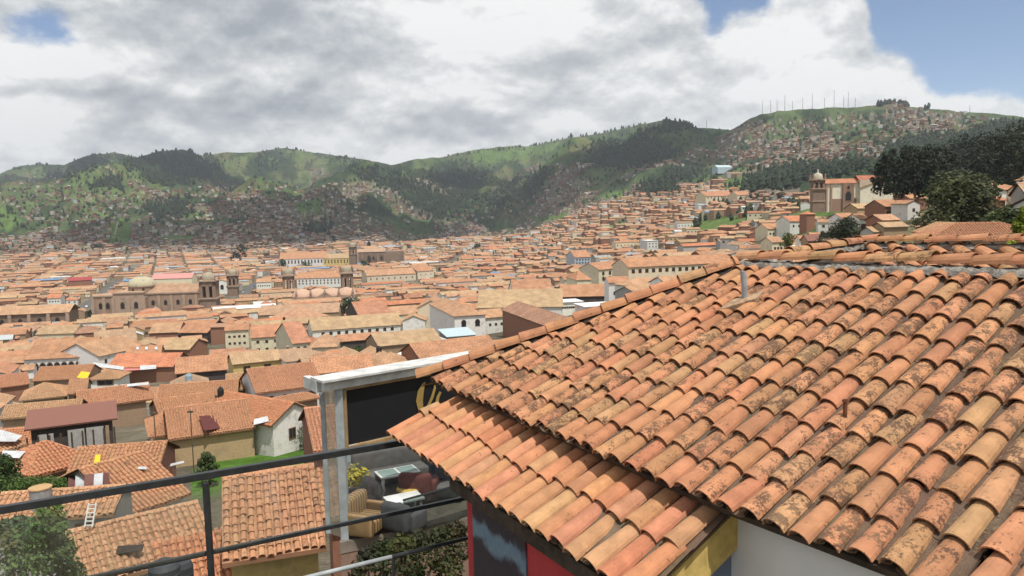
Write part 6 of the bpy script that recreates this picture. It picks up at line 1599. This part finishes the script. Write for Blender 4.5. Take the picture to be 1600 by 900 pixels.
for i, (nm, px, yt, yb, w, D, lb, kw) in enumerate([
    ('broadleaf_tree', 548, 464, 494, 46, 300, 'big round dark tree in a cloister court near the centre', dict(n=2600, leaf=.7, clumps=26, colr=(.03, .045, .018))),
    ('broadleaf_tree', 20, 546, 575, 42, 190, 'round dark tree at the left edge by the white arcade', dict(n=1600, leaf=.45, colr=(.04, .055, .025))),
    ('cypress_tree', 379, 380, 408, 18, 900, 'tall dark trees clump left of the white convent', dict(n=500, leaf=1.8, style='tall', colr=DK)),
    ('broadleaf_tree', 368, 392, 408, 16, 880, 'low dark tree beside the tall clump', dict(n=400, leaf=1.8, colr=DK)),
    ('broadleaf_tree', 442, 404, 419, 16, 780, 'round tree before the left end of the white convent', dict(n=400, leaf=1.6, colr=(.05, .075, .03))),
    ('broadleaf_tree', 478, 408, 418, 24, 770, 'wide low tree before the middle of the white convent', dict(n=400, leaf=1.6, colr=(.05, .075, .03))),
    ('broadleaf_tree', 570, 406, 420, 18, 800, 'tree at the foot of the far church tower', dict(n=400, leaf=1.6, colr=(.05, .07, .03))),
    ('cypress_tree', 578, 398, 420, 8, 805, 'slim dark tree against the far church wall', dict(n=300, leaf=1.4, style='tall', colr=DK)),
    ('broadleaf_tree', 152, 378, 390, 22, 1250, 'dark tree row at the foot of the green spur', dict(n=300, leaf=2.4, colr=DK)),
    ('broadleaf_tree', 522, 368, 378, 10, 1500, 'small round dark tree amid far houses', dict(n=200, leaf=2.4, colr=DK)),
    ('conifer_tree', 577, 376, 388, 9, 1100, 'slim conifer rising behind the far church', dict(n=200, leaf=2.0, style='cone', colr=DK)),
    ('broadleaf_tree', 744, 380, 394, 9, 900, 'single tree among roofs right of centre', dict(n=200, leaf=1.7, colr=DK)),
    ('broadleaf_tree', 478, 542, 556, 28, 150, 'purplish brown bush below the cream house', dict(n=900, leaf=.3, colr=(.09, .05, .05), cat='bush')),
    ('broadleaf_tree', 310, 578, 602, 50, 95, 'olive brown bush growing between tile roofs at left', dict(n=1700, leaf=.22, colr=(.055, .06, .035), cat='bush')),
    ('shrub', 560, 540, 552, 20, 160, 'green shrub right of the purplish bush', dict(n=500, leaf=.3, colr=(.07, .11, .03), cat='bush')),
    ('shrub', 598, 540, 552, 18, 160, 'green shrub below the shaggy buff roof', dict(n=500, leaf=.3, colr=(.07, .11, .03), cat='bush')),
    ('shrub', 447, 672, 700, 30, 82, 'light green spreading shrub before the white gabled house', dict(n=1100, leaf=.16, colr=(.10, .13, .06), cat='bush')),
    ('olive_tree', 481, 652, 702, 36, 78, 'thin leaved grey green tree at the white gabled house corner', dict(n=1300, leaf=.15, colr=(.085, .10, .055))),
    ('broadleaf_tree', 327, 704, 758, 36, 66, 'small round green tree at the lawn end by the rail post', dict(n=1900, leaf=.20, colr=(.06, .085, .03))),
    ('broadleaf_tree', 10, 704, 772, 56, 56, 'dark green tree at the left edge above the hedge', dict(n=2600, leaf=.20, colr=(.05, .08, .025))),
    ('shrub', 312, 700, 716, 14, 76, 'dark bare bush against the tan wall', dict(n=500, leaf=.14, colr=(.06, .045, .04), cat='bush')),
    ('broadleaf_tree', 1231, 362, 382, 26, 180, 'bright green round bush left of the bushy pair', dict(n=700, leaf=.4, colr=(.08, .12, .03), cat='bush')),
    ('broadleaf_tree', 1300, 336, 350, 44, 260, 'leafy green growth below the columned house', dict(n=800, leaf=.6, colr=(.07, .11, .03))),
    ('broadleaf_tree', 1362, 330, 345, 8, 240, 'small dark tree between the white houses on the slope', dict(n=260, leaf=.5, colr=DK)),
    ('broadleaf_tree', 1219, 300, 318, 14, 500, 'dark tree left of the hillside church', dict(n=300, leaf=1.0, colr=DK)),
    ('broadleaf_tree', 1338, 268, 285, 20, 620, 'green tree behind the hillside church roof', dict(n=300, leaf=1.2, colr=(.05, .08, .03))),
    ('conifer_tree', 1173, 296, 312, 8, 800, 'dark pointed tree right of the long hacienda', dict(n=220, leaf=1.3, style='cone', colr=DK)),
    ]):
    tree_px(nm, px, yt, yb, w, D, lb, seed=60 + i, **kw)
# small trees in courts and lanes
random.seed(404); seen = {}
for k in range(70):
    px, py = random.uniform(20, 1260), random.uniform(330, 520)
    if hidden_by_hip(px, py - 6): continue
    P = march(px, py, 0, 260)
    if P is None or not free(P.x, P.y, 3, 3, 0, .5): continue
    D = math.hypot(P.x, P.y); H = random.uniform(5, 10)
    if any(x0 < px < x1 and y0 < py < y1 for (x0, x1, y0, y1, vd) in VIS): continue
    (lx, ly), nm = min(LMK, key=lambda q: math.hypot(q[0][0] - px, (q[0][1] - py) * 1.6)); sz = 'small' if H < 6.5 else 'rounded' if H < 8.5 else 'tall'
    rel = ('left of' if px < lx else 'right of') if abs(px - lx) > abs(py - ly) * 1.8 else ('just below' if py > ly else 'just above')
    lb = f'{sz} garden tree between roofs, {rel} {nm}'
    if lb in seen: continue
    seen[lb] = 1
    tree('garden_tree', P, H, H * random.uniform(.7, 1.0), lb, n=max(160, int(420 * 400 / D)), leaf=max(.5, D / FPX * 2.2), clumps=9, seed=200 + k, colr=random.choice([DK, (.05, .075, .03), (.04, .06, .03)]), group='garden trees in the town')
random.seed(77)
def thicket():
    """woods of the far slopes: thousands of small crowns"""
    mb = MB(); rr = random.Random(8)
    def crown(P, h, w, c):
        a0 = rr.uniform(0, 6.28); n = 5; vs = []; 
        for lv, (f, z) in enumerate(((.75, .12), (1.0, .45), (.6, .8))):
            for k in range(n): a = a0 + k * 6.283 / n + lv * .6; q = w / 2 * f * rr.uniform(.7, 1.25); vs.append((P.x + math.cos(a) * q, P.y + math.sin(a) * q, P.z - 1 + h * z * rr.uniform(.85, 1.15)))
        vs.append((P.x, P.y, P.z + h))
        fs = [(l * n + k, l * n + (k + 1) % n, (l + 1) * n + (k + 1) % n, (l + 1) * n + k) for l in (0, 1) for k in range(n)] + [(2 * n + k, 2 * n + (k + 1) % n, 3 * n) for k in range(n)]
        k = rr.uniform(.7, 1.4); mb.add(vs, fs, 0, tuple(v * k for v in c))
    def put(poly, n, c=(.024, .036, .02), h0=9, h1=18, jit=0):
        xs = [p[0] for p in poly]; ys = [p[1] for p in poly]
        for _ in range(n):
            px, py = rr.uniform(min(xs), max(xs)), rr.uniform(min(ys), max(ys))
            if not in1(px, py, poly): continue
            P = march(px + rr.gauss(0, jit), py + rr.gauss(0, jit * .6), 0, 600)
            if P is None: continue
            h = rr.uniform(h0, h1); crown(P, h, h * rr.uniform(.5, .9), c)
    for p in FOREST:
        xs = [q[0] for q in p]; ys = [q[1] for q in p]; put(p, int((max(xs) - min(xs)) * (max(ys) - min(ys)) * .13), jit=7)
    put([(0, 275), (180, 245), (450, 238), (640, 262), (760, 240), (900, 222), (1050, 200), (1200, 190), (1400, 172), (1600, 190), (1600, 260), (1200, 290), (800, 330), (400, 350), (0, 355)], 5200, (.032, .048, .022), 6, 13)
    put([(0, 340), (1200, 290), (1260, 330), (800, 400), (0, 400)], 1200, (.035, .05, .025), 5, 10)
    # trees standing along the skyline
    for a, b, n in (((820, 232), (1000, 196), 60), ((20, 262), (80, 258), 30), ((430, 236), (480, 238), 24), ((1370, 164), (1420, 168), 34), ((700, 248), (830, 232), 40), ((1020, 192), (1090, 202), 30), ((285, 236), (330, 246), 20), ((1445, 172), (1452, 173), 6)):
        for _ in range(n):
            t = rr.random(); px, py = a[0] + (b[0] - a[0]) * t, a[1] + (b[1] - a[1]) * t
            for dy in range(0, 14): 
                P = march(px, py + dy - 3, 0, 900)
                if P: break
            if P: h = rr.uniform(12, 24); crown(P, h, h * .6, (.026, .036, .022))
    tag(mb.build('distant_woods', M_FAR), 'dark woods and scattered trees on the far slopes', 'woods', kind='stuff')
thicket()
# radio masts on the right-hand crest
mst = MB(); mst.tube([(0, 0, -8), (0, 0, 1)], [1.0, .75], 4); 
def mast(px, ytop, k):
    for dy in range(0, 60):
        P = march(px, ytop + 10 + dy, 0, 1200)
        if P: break
    T = at_D(px, ytop, P.xy.length); H = T.z - P.z
    r = empty('radio_mast', P); mb = MB(); w = 1.0
    for dx, dy in ((-1, -1), (1, -1), (0, 1)): mb.tube([(dx * w, dy * w, -6), (dx * w * .35, dy * w * .35, H)], .32, 4)
    n = max(3, int(H / 8))
    for i in range(n):
        z0, z1 = H * i / n, H * (i + 1) / n; f0 = w * (1 - .65 * i / n); f1 = w * (1 - .65 * (i + 1) / n)
        mb.tube([(-f0, -f0, z0), (f1, -f1, z1)], .18, 3); mb.tube([(f0, -f0, z0), (0, f1, z1)], .18, 3)
    mb.build('lattice', plain('mast_steel', (.20, .17, .17), .7) if k == 0 else bpy.data.materials['mast_steel'], r)
    mb = MB(); mb.tube([(0, 0, H), (0, 0, H * 1.06)], .3, 4); mb.build('antenna', bpy.data.materials['mast_steel'], r)
    tag(r, ['leftmost thin', 'second', 'third', 'fourth', 'fifth', 'sixth', 'seventh', 'eighth', 'ninth', 'tenth', 'eleventh', 'twelfth', 'thirteenth', 'last'][k] + ' radio mast from the left on the green crest', 'mast', 'radio masts along the crest')
for k, (px, yt) in enumerate([(1104, 188), (1191, 158), (1204, 157), (1214, 158), (1226, 149), (1238, 158), (1254, 153), (1269, 147), (1288, 153), (1303, 142), (1318, 150), (1325, 144), (1336, 153), (1515, 165)]): mast(px, yt, k)

# things lying or standing on roofs: found by looking along the sight line
bpy.context.view_layer.update(); DG = bpy.context.evaluated_depsgraph_get()
def look(px, py, skip=('glass_panel', 'top_rail', 'lower_rail', 'post', 'crown', 'trunk')):
    d = pix_dir(px, py).normalized(); o = Vector((0, 0, 0))
    for _ in range(12):
        ok, loc, nrm, idx, ob, _m = scene.ray_cast(DG, o, d)
        if not ok: return None
        if ob.name.split('.')[0] in skip: o = loc + d * .02; continue
        return loc, nrm, ob
def sheet(name, pts, label, cat, mat, lift=.16, corr=0, th=.03):
    c = (sum(p[0] for p in pts) / 4, sum(p[1] for p in pts) / 4); h_ = look(*c)
    if not h_: return
    n_ = h_[1] if h_[1].z > .5 else Vector((0, -.35, .94)).normalized()
    if abs(n_.z - 1) > .4 or n_.z < .8:
        n_ = Vector((n_.x, n_.y, 0)).normalized() * .38 + Vector((0, 0, .92)); n_.normalize()
    P0 = h_[0] + n_ * lift; W = [hit(x, y, P0, n_) for x, y in pts]; r = empty(name, W[0]); 
    mb = MB(); K = 18 if corr else 1; top = []
    for i in range(K + 1):
        f = i / K; off = n_ * (.03 * (i % 2)) if corr else Vector()
        a = W[0].lerp(W[1], f) + off - W[0]; b = W[3].lerp(W[2], f) + off - W[0]; top += [tuple(a), tuple(b)]
    bot = [tuple(Vector(v) - n_ * th) for v in top]; m_ = len(top)
    fs = [(2 * i, 2 * i + 2, 2 * i + 3, 2 * i + 1) for i in range(K)] + [(m_ + 2 * i, m_ + 2 * i + 1, m_ + 2 * i + 3, m_ + 2 * i + 2) for i in range(K)] + [(2 * i, m_ + 2 * i, m_ + 2 * i + 2, 2 * i + 2) for i in range(K)] + [(0, 1, m_ + 1, m_), (2 * K, m_ + 2 * K, m_ + 2 * K + 1, 2 * K + 1)]
    for q, f in enumerate(fs):
        pass
    mb.add(top + bot, fs, 0); o = mb.build(name, mat); o.location = W[0]; bpy.data.objects.remove(r); tag(o, label, cat); return o
M_YT = plain('yellow_tarp', (.72, .44, .03), .7, 0, .12, 2, .004); M_WS = plain('white_sheet', (.46, .47, .48), .5, 0, .15, 1.5, .003); M_RS = plain('brownish_red_sheet', (.17, .085, .075), .7, 0, .15, 2); M_PS = plain('pink_sheet', (.48, .19, .17), .6)
sheet('tarp', [(120, 590), (136, 592), (141, 582), (127, 580)], 'bright yellow tarp on the corner of the broad roof', 'tarp', M_YT)
sheet('tarp', [(146, 727), (156, 726), (157, 710), (149, 711)], 'yellow orange tarp patch in the middle of a tiled roof', 'tarp', M_YT)
sheet('metal_sheet', [(186, 580), (219, 578), (219, 571), (186, 573)], 'pinkish metal sheet roof strip', 'metal sheet', M_PS, .25)
sheet('metal_sheet', [(219, 578), (244, 576), (244, 570), (219, 571)], 'white metal sheet beside the pink strip', 'metal sheet', M_WS, .25)
sheet('metal_sheet', [(144, 572), (193, 578), (194, 573), (146, 566)], 'long pale metal sheet left of the pink strip', 'metal sheet', M_WS, .25)
sheet('metal_sheet', [(188, 605), (232, 601), (232, 597), (188, 601)], 'thin white metal sheet along a tiled ridge', 'metal sheet', M_WS, .3)
sheet('metal_sheet', [(-10, 690), (24, 690), (35, 681), (-4, 670)], 'white corrugated sheet, upper of two at the left edge', 'metal sheet', M_WS, .6, 1)
sheet('metal_sheet', [(2, 714), (30, 716), (40, 705), (4, 704)], 'white corrugated sheet, lower of two at the left edge', 'metal sheet', M_WS, .6, 1)
sheet('metal_sheet', [(396, 664), (420, 658), (418, 650), (397, 655)], 'loose white sheet at the white gabled house roof', 'metal sheet', M_WS, .3)
sheet('metal_sheet', [(248, 733), (288, 723), (287, 720), (250, 728)], 'narrow white sheet over the gap before the lawn', 'metal sheet', M_WS, .3)
sheet('skylight', [(215, 733), (229, 733), (229, 729), (216, 729)], 'small glazed skylight low on the tiled roof', 'skylight', M_WS, .16)
for k, (xa, xb, mt_, c) in enumerate([(106, 117, M_RS, 'brown'), (117, 131, M_WS, 'grey'), (131, 146, M_RS, 'brown'), (146, 160, M_WS, 'grey'), (160, 170, M_RS, 'brown')]):
    sheet('metal_sheet', [(xa, 762 - k * .5), (xb, 762 - k * .5), (xb + 1, 743 - k * 1.2), (xa + 1, 744 - k * 1.2)], f'{["first", "second", "third", "fourth", "fifth"][k]} stripe from the left, {c} sheet of the striped lean-to', 'metal sheet', mt_, .5, 1)
sheet('roof_hatch', [(180, 866), (222, 860), (225, 850), (184, 853)], 'dark open hatch hole in the wavy tiled roof', 'hatch', plain('dark_hole', (.03, .022, .018), .95), .17)
sheet('light_well', [(319, 673), (344, 669), (338, 648), (311, 650)], 'dark red light well cut into the roof above the tan wall', 'light well', plain('dark_red_panel', (.10, .03, .028), .8), .2)
sheet('skylight', [(272, 697), (278, 697), (278, 694), (272, 694)], 'tiny white skylight near the tan wall', 'skylight', M_WS, .2)
for k, x in enumerate((213, 227, 242)): sheet('skylight', [(x, 546), (x + 4, 546), (x + 4, 542), (x, 542)], ['left', 'middle', 'right'][k] + ' one of three bright skylights in a row on the orange roof', 'skylight', M_WS, .2)
def tank(px, py, wpx, hpx, label, c, D=None, drum=False):
    h_ = look(px, py); P = at_D(px, py, D) if D else h_[0]; k = P.length / FPX; r = wpx * k / 2; H = hpx * k; o = empty('water_tank', P); tag(o, label, 'water tank')
    mt_ = plain('tank_plastic', c, .5, 0, .15, 3)
    mb = MB()
    if drum: mb.lathe([(r * .96, -.4), (r * .96, H * .28), (r, H * .30), (r, H * .34), (r * .96, H * .36), (r * .96, H * .9)], 0, 0, 20)
    else: mb.lathe([(r, -.4), (r, H * .3), (r * 1.03, H * .33), (r, H * .36), (r, H * .62), (r * .8, H * .82), (r * .36, H * .9)], 0, 0, 20)
    mb.build('body', mt_, o, smooth=False); mb = MB(); mb.lathe([(r * (1.02 if drum else .36), H * .9), (r * (1.02 if drum else .38), H * .96), (r * .2, H)], 0, 0, 18); mb.build('lid', plain('tank_lid', (.42, .27, .13) if drum else tuple(v * .8 for v in c), .7), o)
tank(65, 788, 27, 24, 'round metal drum tank with rusty tan lid behind the rail', (.27, .27, .27), drum=True)
tank(345, 618, 9, 13, 'black plastic water tank standing on the striped roof', (.02, .02, .022))
tank(236, 643, 12, 15, 'pale water tank on the orange hipped roof', (.40, .36, .31), drum=True)
tank(258, 908, 40, 32, 'left of two dark plastic tank tops at the bottom edge', (.05, .055, .06), D=16); tank(286, 908, 28, 34, 'right of two dark plastic tank tops at the bottom edge', (.045, .05, .055), D=17)
for (px, ya_, yb_, lb) in ((301, 640, 702, 'thin tall pole before the dark light well'), (244, 642, 700, 'thin wire pole left of the light well')):
    P = at_D(px, yb_, 70); T = at_D(px - 1, ya_, 70); o = empty('pole', P); tag(o, lb, 'pole'); mb = MB(); mb.tube([(0, 0, -2), (0, 0, T.z - P.z)], .05, 6); mb.build('shaft', M_BARK, o); mb = MB(); mb.box(-.25, .25, -.05, .05, T.z - P.z - .25, T.z - P.z - .1); mb.build('crossarm', M_BARK, o)
# ladder
h_ = look(138, 823); P = h_[0] if h_ else at_D(138, 823, 45); P = at_D(138, 824, min(P.xy.length - .3, 46)); k = P.length / FPX; o = empty('ladder', P); tag(o, 'pale wooden ladder leaning by the dark doorway', 'ladder'); T = at_D(138, 786, P.xy.length + .5) - P
for dx in (-5 * k, 5 * k): mb = MB(); mb.tube([(dx, 0, 0), (dx, T.y, T.z)], .035, 6); mb.build('rail', M_WH, o)
for i in range(6): mb = MB(); f = (i + .5) / 6; mb.tube([(-5 * k, T.y * f, T.z * f), (5 * k, T.y * f, T.z * f)], .03, 6); mb.build('rung', M_WH, o)
# dark doorway behind the ladder
# stone edging on the lawn, near bushes
def heap(name, pts, label, cat, c, n, s0):
    mb = MB(); rr = random.Random(n)
    W = [march(x, y, 0, 50) for x, y in pts]; 
    for i in range(n):
        t = rr.random() * (len(W) - 1); a, b = W[int(t)], W[int(t) + 1]; p = a.lerp(b, t - int(t)); s = s0 * rr.uniform(.5, 1.2); vs = []
        for (f, z) in ((1, -.2), (.9, .5), (.4, .9)):
            for k in range(5): aa = k * 1.257 + rr.random() * .5; vs.append((p.x + rr.uniform(-.02, .02) + math.cos(aa) * s * f, p.y + math.sin(aa) * s * f * .8, p.z + s * z * rr.uniform(.7, 1.1)))
        mb.add(vs, [(l * 5 + k, l * 5 + (k + 1) % 5, (l + 1) * 5 + (k + 1) % 5, (l + 1) * 5 + k) for l in (0, 1) for k in range(5)] + [(10, 11, 12, 13, 14)], 0, vary(c, .2))
    o = mb.build(name, M_STONE); tag(o, label, cat, kind='stuff')
heap('rubble', [(384, 712), (440, 704), (500, 692)], 'line of loose grey stones across the lawn', 'rubble', (.30, .27, .24), 110, .30)
heap('rubble', [(345, 718), (362, 714)], 'small stone pile at the lawn edge', 'rubble', (.32, .28, .25), 26, .28)
random.seed(15)
hd = empty('hedge', march(60, 758, 0, 45)); P = hd.location; tag(hd, 'bright green leafy hedge running behind a tiled roof at left', 'hedge'); mb = MB()
a = at_D(18, 758, 53) - P; b = at_D(108, 756, 57) - P
for i in range(14): c = a.lerp(b, i / 13); leaves(mb, (c.x, c.y, c.z), .75, .6, random.uniform(.35, .6), 190, .17, (.075, .125, .03))
mb.build('foliage', M_LEAF, hd); mb = MB(); 
for i in range(7): c = a.lerp(b, (i + .5) / 7); mb.tube([(c.x, c.y, c.z - 3.5), (c.x + .1, c.y, c.z)], [.06, .03], 5)
mb.build('stems', M_BARK, hd)
def near_bush(name, pxs, D, label, colr, n, leaf, low=-6):
    P = at_D(pxs[0][0], pxs[0][1], D); r = empty(name, Vector((P.x, P.y, gz(P.x, P.y)))); tag(r, label, 'bush'); b0_ = r.location.copy(); mb = MB(); st_ = MB()
    for (x, y, s) in pxs:
        Dq = D + random.uniform(-.5, .5); c = at_D(x, y, Dq) - b0_; rr_ = s * Dq / FPX
        leaves(mb, c, rr_, rr_, rr_ * .9, n, leaf, tuple(v * random.uniform(.75, 1.3) for v in colr), hollow=.1, flat=.2)
        st_.tube([(random.uniform(-.2, .2), random.uniform(-.2, .2), 0), (c.x * .5, c.y * .5, c.z * .6), tuple(c), tuple(c + Vector((0, 0, rr_)))], [.05, .035, .02, .008], 5, caps=False)
    mb.build('foliage', M_LEAF, r); st_.build('stems', M_BARK, r)
near_bush('bush', [(12, 852, 26), (38, 838, 24), (62, 826, 22), (78, 806, 20), (84, 848, 24), (20, 886, 30), (55, 872, 30), (92, 880, 26), (72, 838, 24), (100, 860, 16), (30, 815, 10), (5, 825, 14), (90, 822, 14), (40, 860, 26), (112, 896, 20)], 17, 'grey green leafy bush behind the glass, bottom left corner', (.10, .145, .05), 330, .095)
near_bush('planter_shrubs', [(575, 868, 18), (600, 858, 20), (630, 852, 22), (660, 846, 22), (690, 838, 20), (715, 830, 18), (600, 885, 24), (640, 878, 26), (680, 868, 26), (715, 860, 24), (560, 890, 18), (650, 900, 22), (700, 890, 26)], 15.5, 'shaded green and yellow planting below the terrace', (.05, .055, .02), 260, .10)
P = floor_pt(558, 782); o = empty('potted_plant', P); tag(o, 'yellow green potted plant at the left end of the terrace', 'plant'); mb = MB(); mb.lathe([(.16, 0), (.22, .4), (.24, .42), (.2, .44)], 0, 0, 14); mb.build('pot', M_CEMENT, o); mb = MB(); leaves(mb, (0, 0, .75), .38, .38, .35, 260, .13, (.42, .36, .05)); mb.build('foliage', M_LEAF, o)
# water tanks on town roofs
rt_ = random.Random(31); nt_ = {}
for c in [c for c in CANDS[:NIND] if 130 < c['D'] < 520]:
    if rt_.random() > .22: continue
    (lx, ly), nm = min(LMK, key=lambda q: math.hypot(q[0][0] - c['px'], (q[0][1] - c['py']) * 1.6)); kc, cc_ = rt_.choice([('black', (.02, .02, .022)), ('pale blue', (.25, .35, .42)), ('grey', (.3, .3, .29))])
    lb = f"{kc} water tank on a roof {'left of' if c['px'] < lx else 'right of'} {nm}"
    if lb in nt_: continue
    nt_[lb] = 1; z = c['z0'] + c['h'] + c['d'] / 2 * c['pitch'] - .25
    o = empty('water_tank', (c['c'][0], c['c'][1], z)); tag(o, lb, 'water tank', 'water tanks on town roofs'); mt_ = plain('tank_' + kc.replace(' ', '_'), cc_, .5)
    mb = MB(); mb.lathe([(.55, -.3), (.62, .1), (.62, 1.0), (.45, 1.3)], 0, 0, 12); mb.build('body', mt_, o); mb = MB(); mb.lathe([(.2, 1.3), (.22, 1.42)], 0, 0, 10); mb.build('lid', mt_, o)
# cars in the streets between the houses
def car(P, yaw, c, label):
    r = empty('parked_car', P, yaw); tag(r, label, 'car', 'cars in the town streets'); mt_ = plain('car_paint', c, .35, 0, .02, 1, 0, .5)
    mb = MB(); v = []
    prof = [(-2.1, .35), (-2.1, .85), (-1.3, .95), (-.8, 1.42), (.9, 1.42), (1.6, .95), (2.1, .85), (2.1, .35)]
    for y in (-.85, .85): v += [(x, y * (.85 if z > 1.2 else 1), z) for x, z in prof]
    n = 8; mb.add(v, [tuple(range(n)), tuple(reversed(range(n, 2 * n)))] + [(i, i + n, (i + 1) % n + n, (i + 1) % n) for i in range(n)], 0); mb.build('body', mt_, r)
    mb = MB(); mb.box(-1.0, 1.1, -.87, .87, 1.0, 1.32); mb.build('windows', M_PANE, r)
    for x in (-1.35, 1.35):
        for y in (-.82, .82): mb = MB(); mb.tube([(x, y - .1, .33), (x, y + .1, .33)], .33, 10); mb.build('wheel', M_BLACKSTEEL, r)
kk = 0
for si, S in enumerate(STREETS[:2]):
    nmz = ['the street at far left', 'the street past the slender tower'][si]
    for i in range(5):
        t = (i + .6) / 5 * (len(S) - 1); a, b = S[int(t)], S[int(t) + 1]; p = a.lerp(b, t - int(t)); d = b - a; nn = Vector((-d.y, d.x, 0)).normalized(); p = p + nn * (2.1 if i % 2 else -2.1); p.z = gz(p.x, p.y) + .18
        c = [('white', (.7, .7, .7)), ('dark red', (.25, .03, .03)), ('silver', (.4, .41, .42)), ('blue', (.05, .1, .3)), ('black', (.02, .02, .022))][(i + si) % 5]; car(p, math.atan2(d.y, d.x), c[1], f'{c[0]} car in {nmz}')

# ------------------------------------------------------------------ the air of the valley
def haze():
    mb = MB(); mb.box(-7900, 7900, -7900, 7900, -96, 780); m = bpy.data.materials.new('haze'); m.use_nodes = True; N = NT(m.node_tree); N.n.remove(N.n['Principled BSDF'])
    v = N.new('ShaderNodeVolumePrincipled'); v.inputs['Color'].default_value = (.80, .87, .96, 1); v.inputs['Density'].default_value = 7.0e-5; v.inputs['Anisotropy'].default_value = .2
    N.link(v.outputs[0], N.n['Material Output'].inputs['Volume']); tag(mb.build('haze', m), 'thin haze filling the valley air', 'haze', kind='stuff')
haze()
for o in bpy.data.objects:
    if o.get('label') and len(o['label'].split()) > 16: o['label'] = o['label'].replace('mid sized ', '').replace('long ', '', 1) if 'mid sized' in o['label'] else o['label'].replace('small ', '', 1).replace('long ', '', 1)
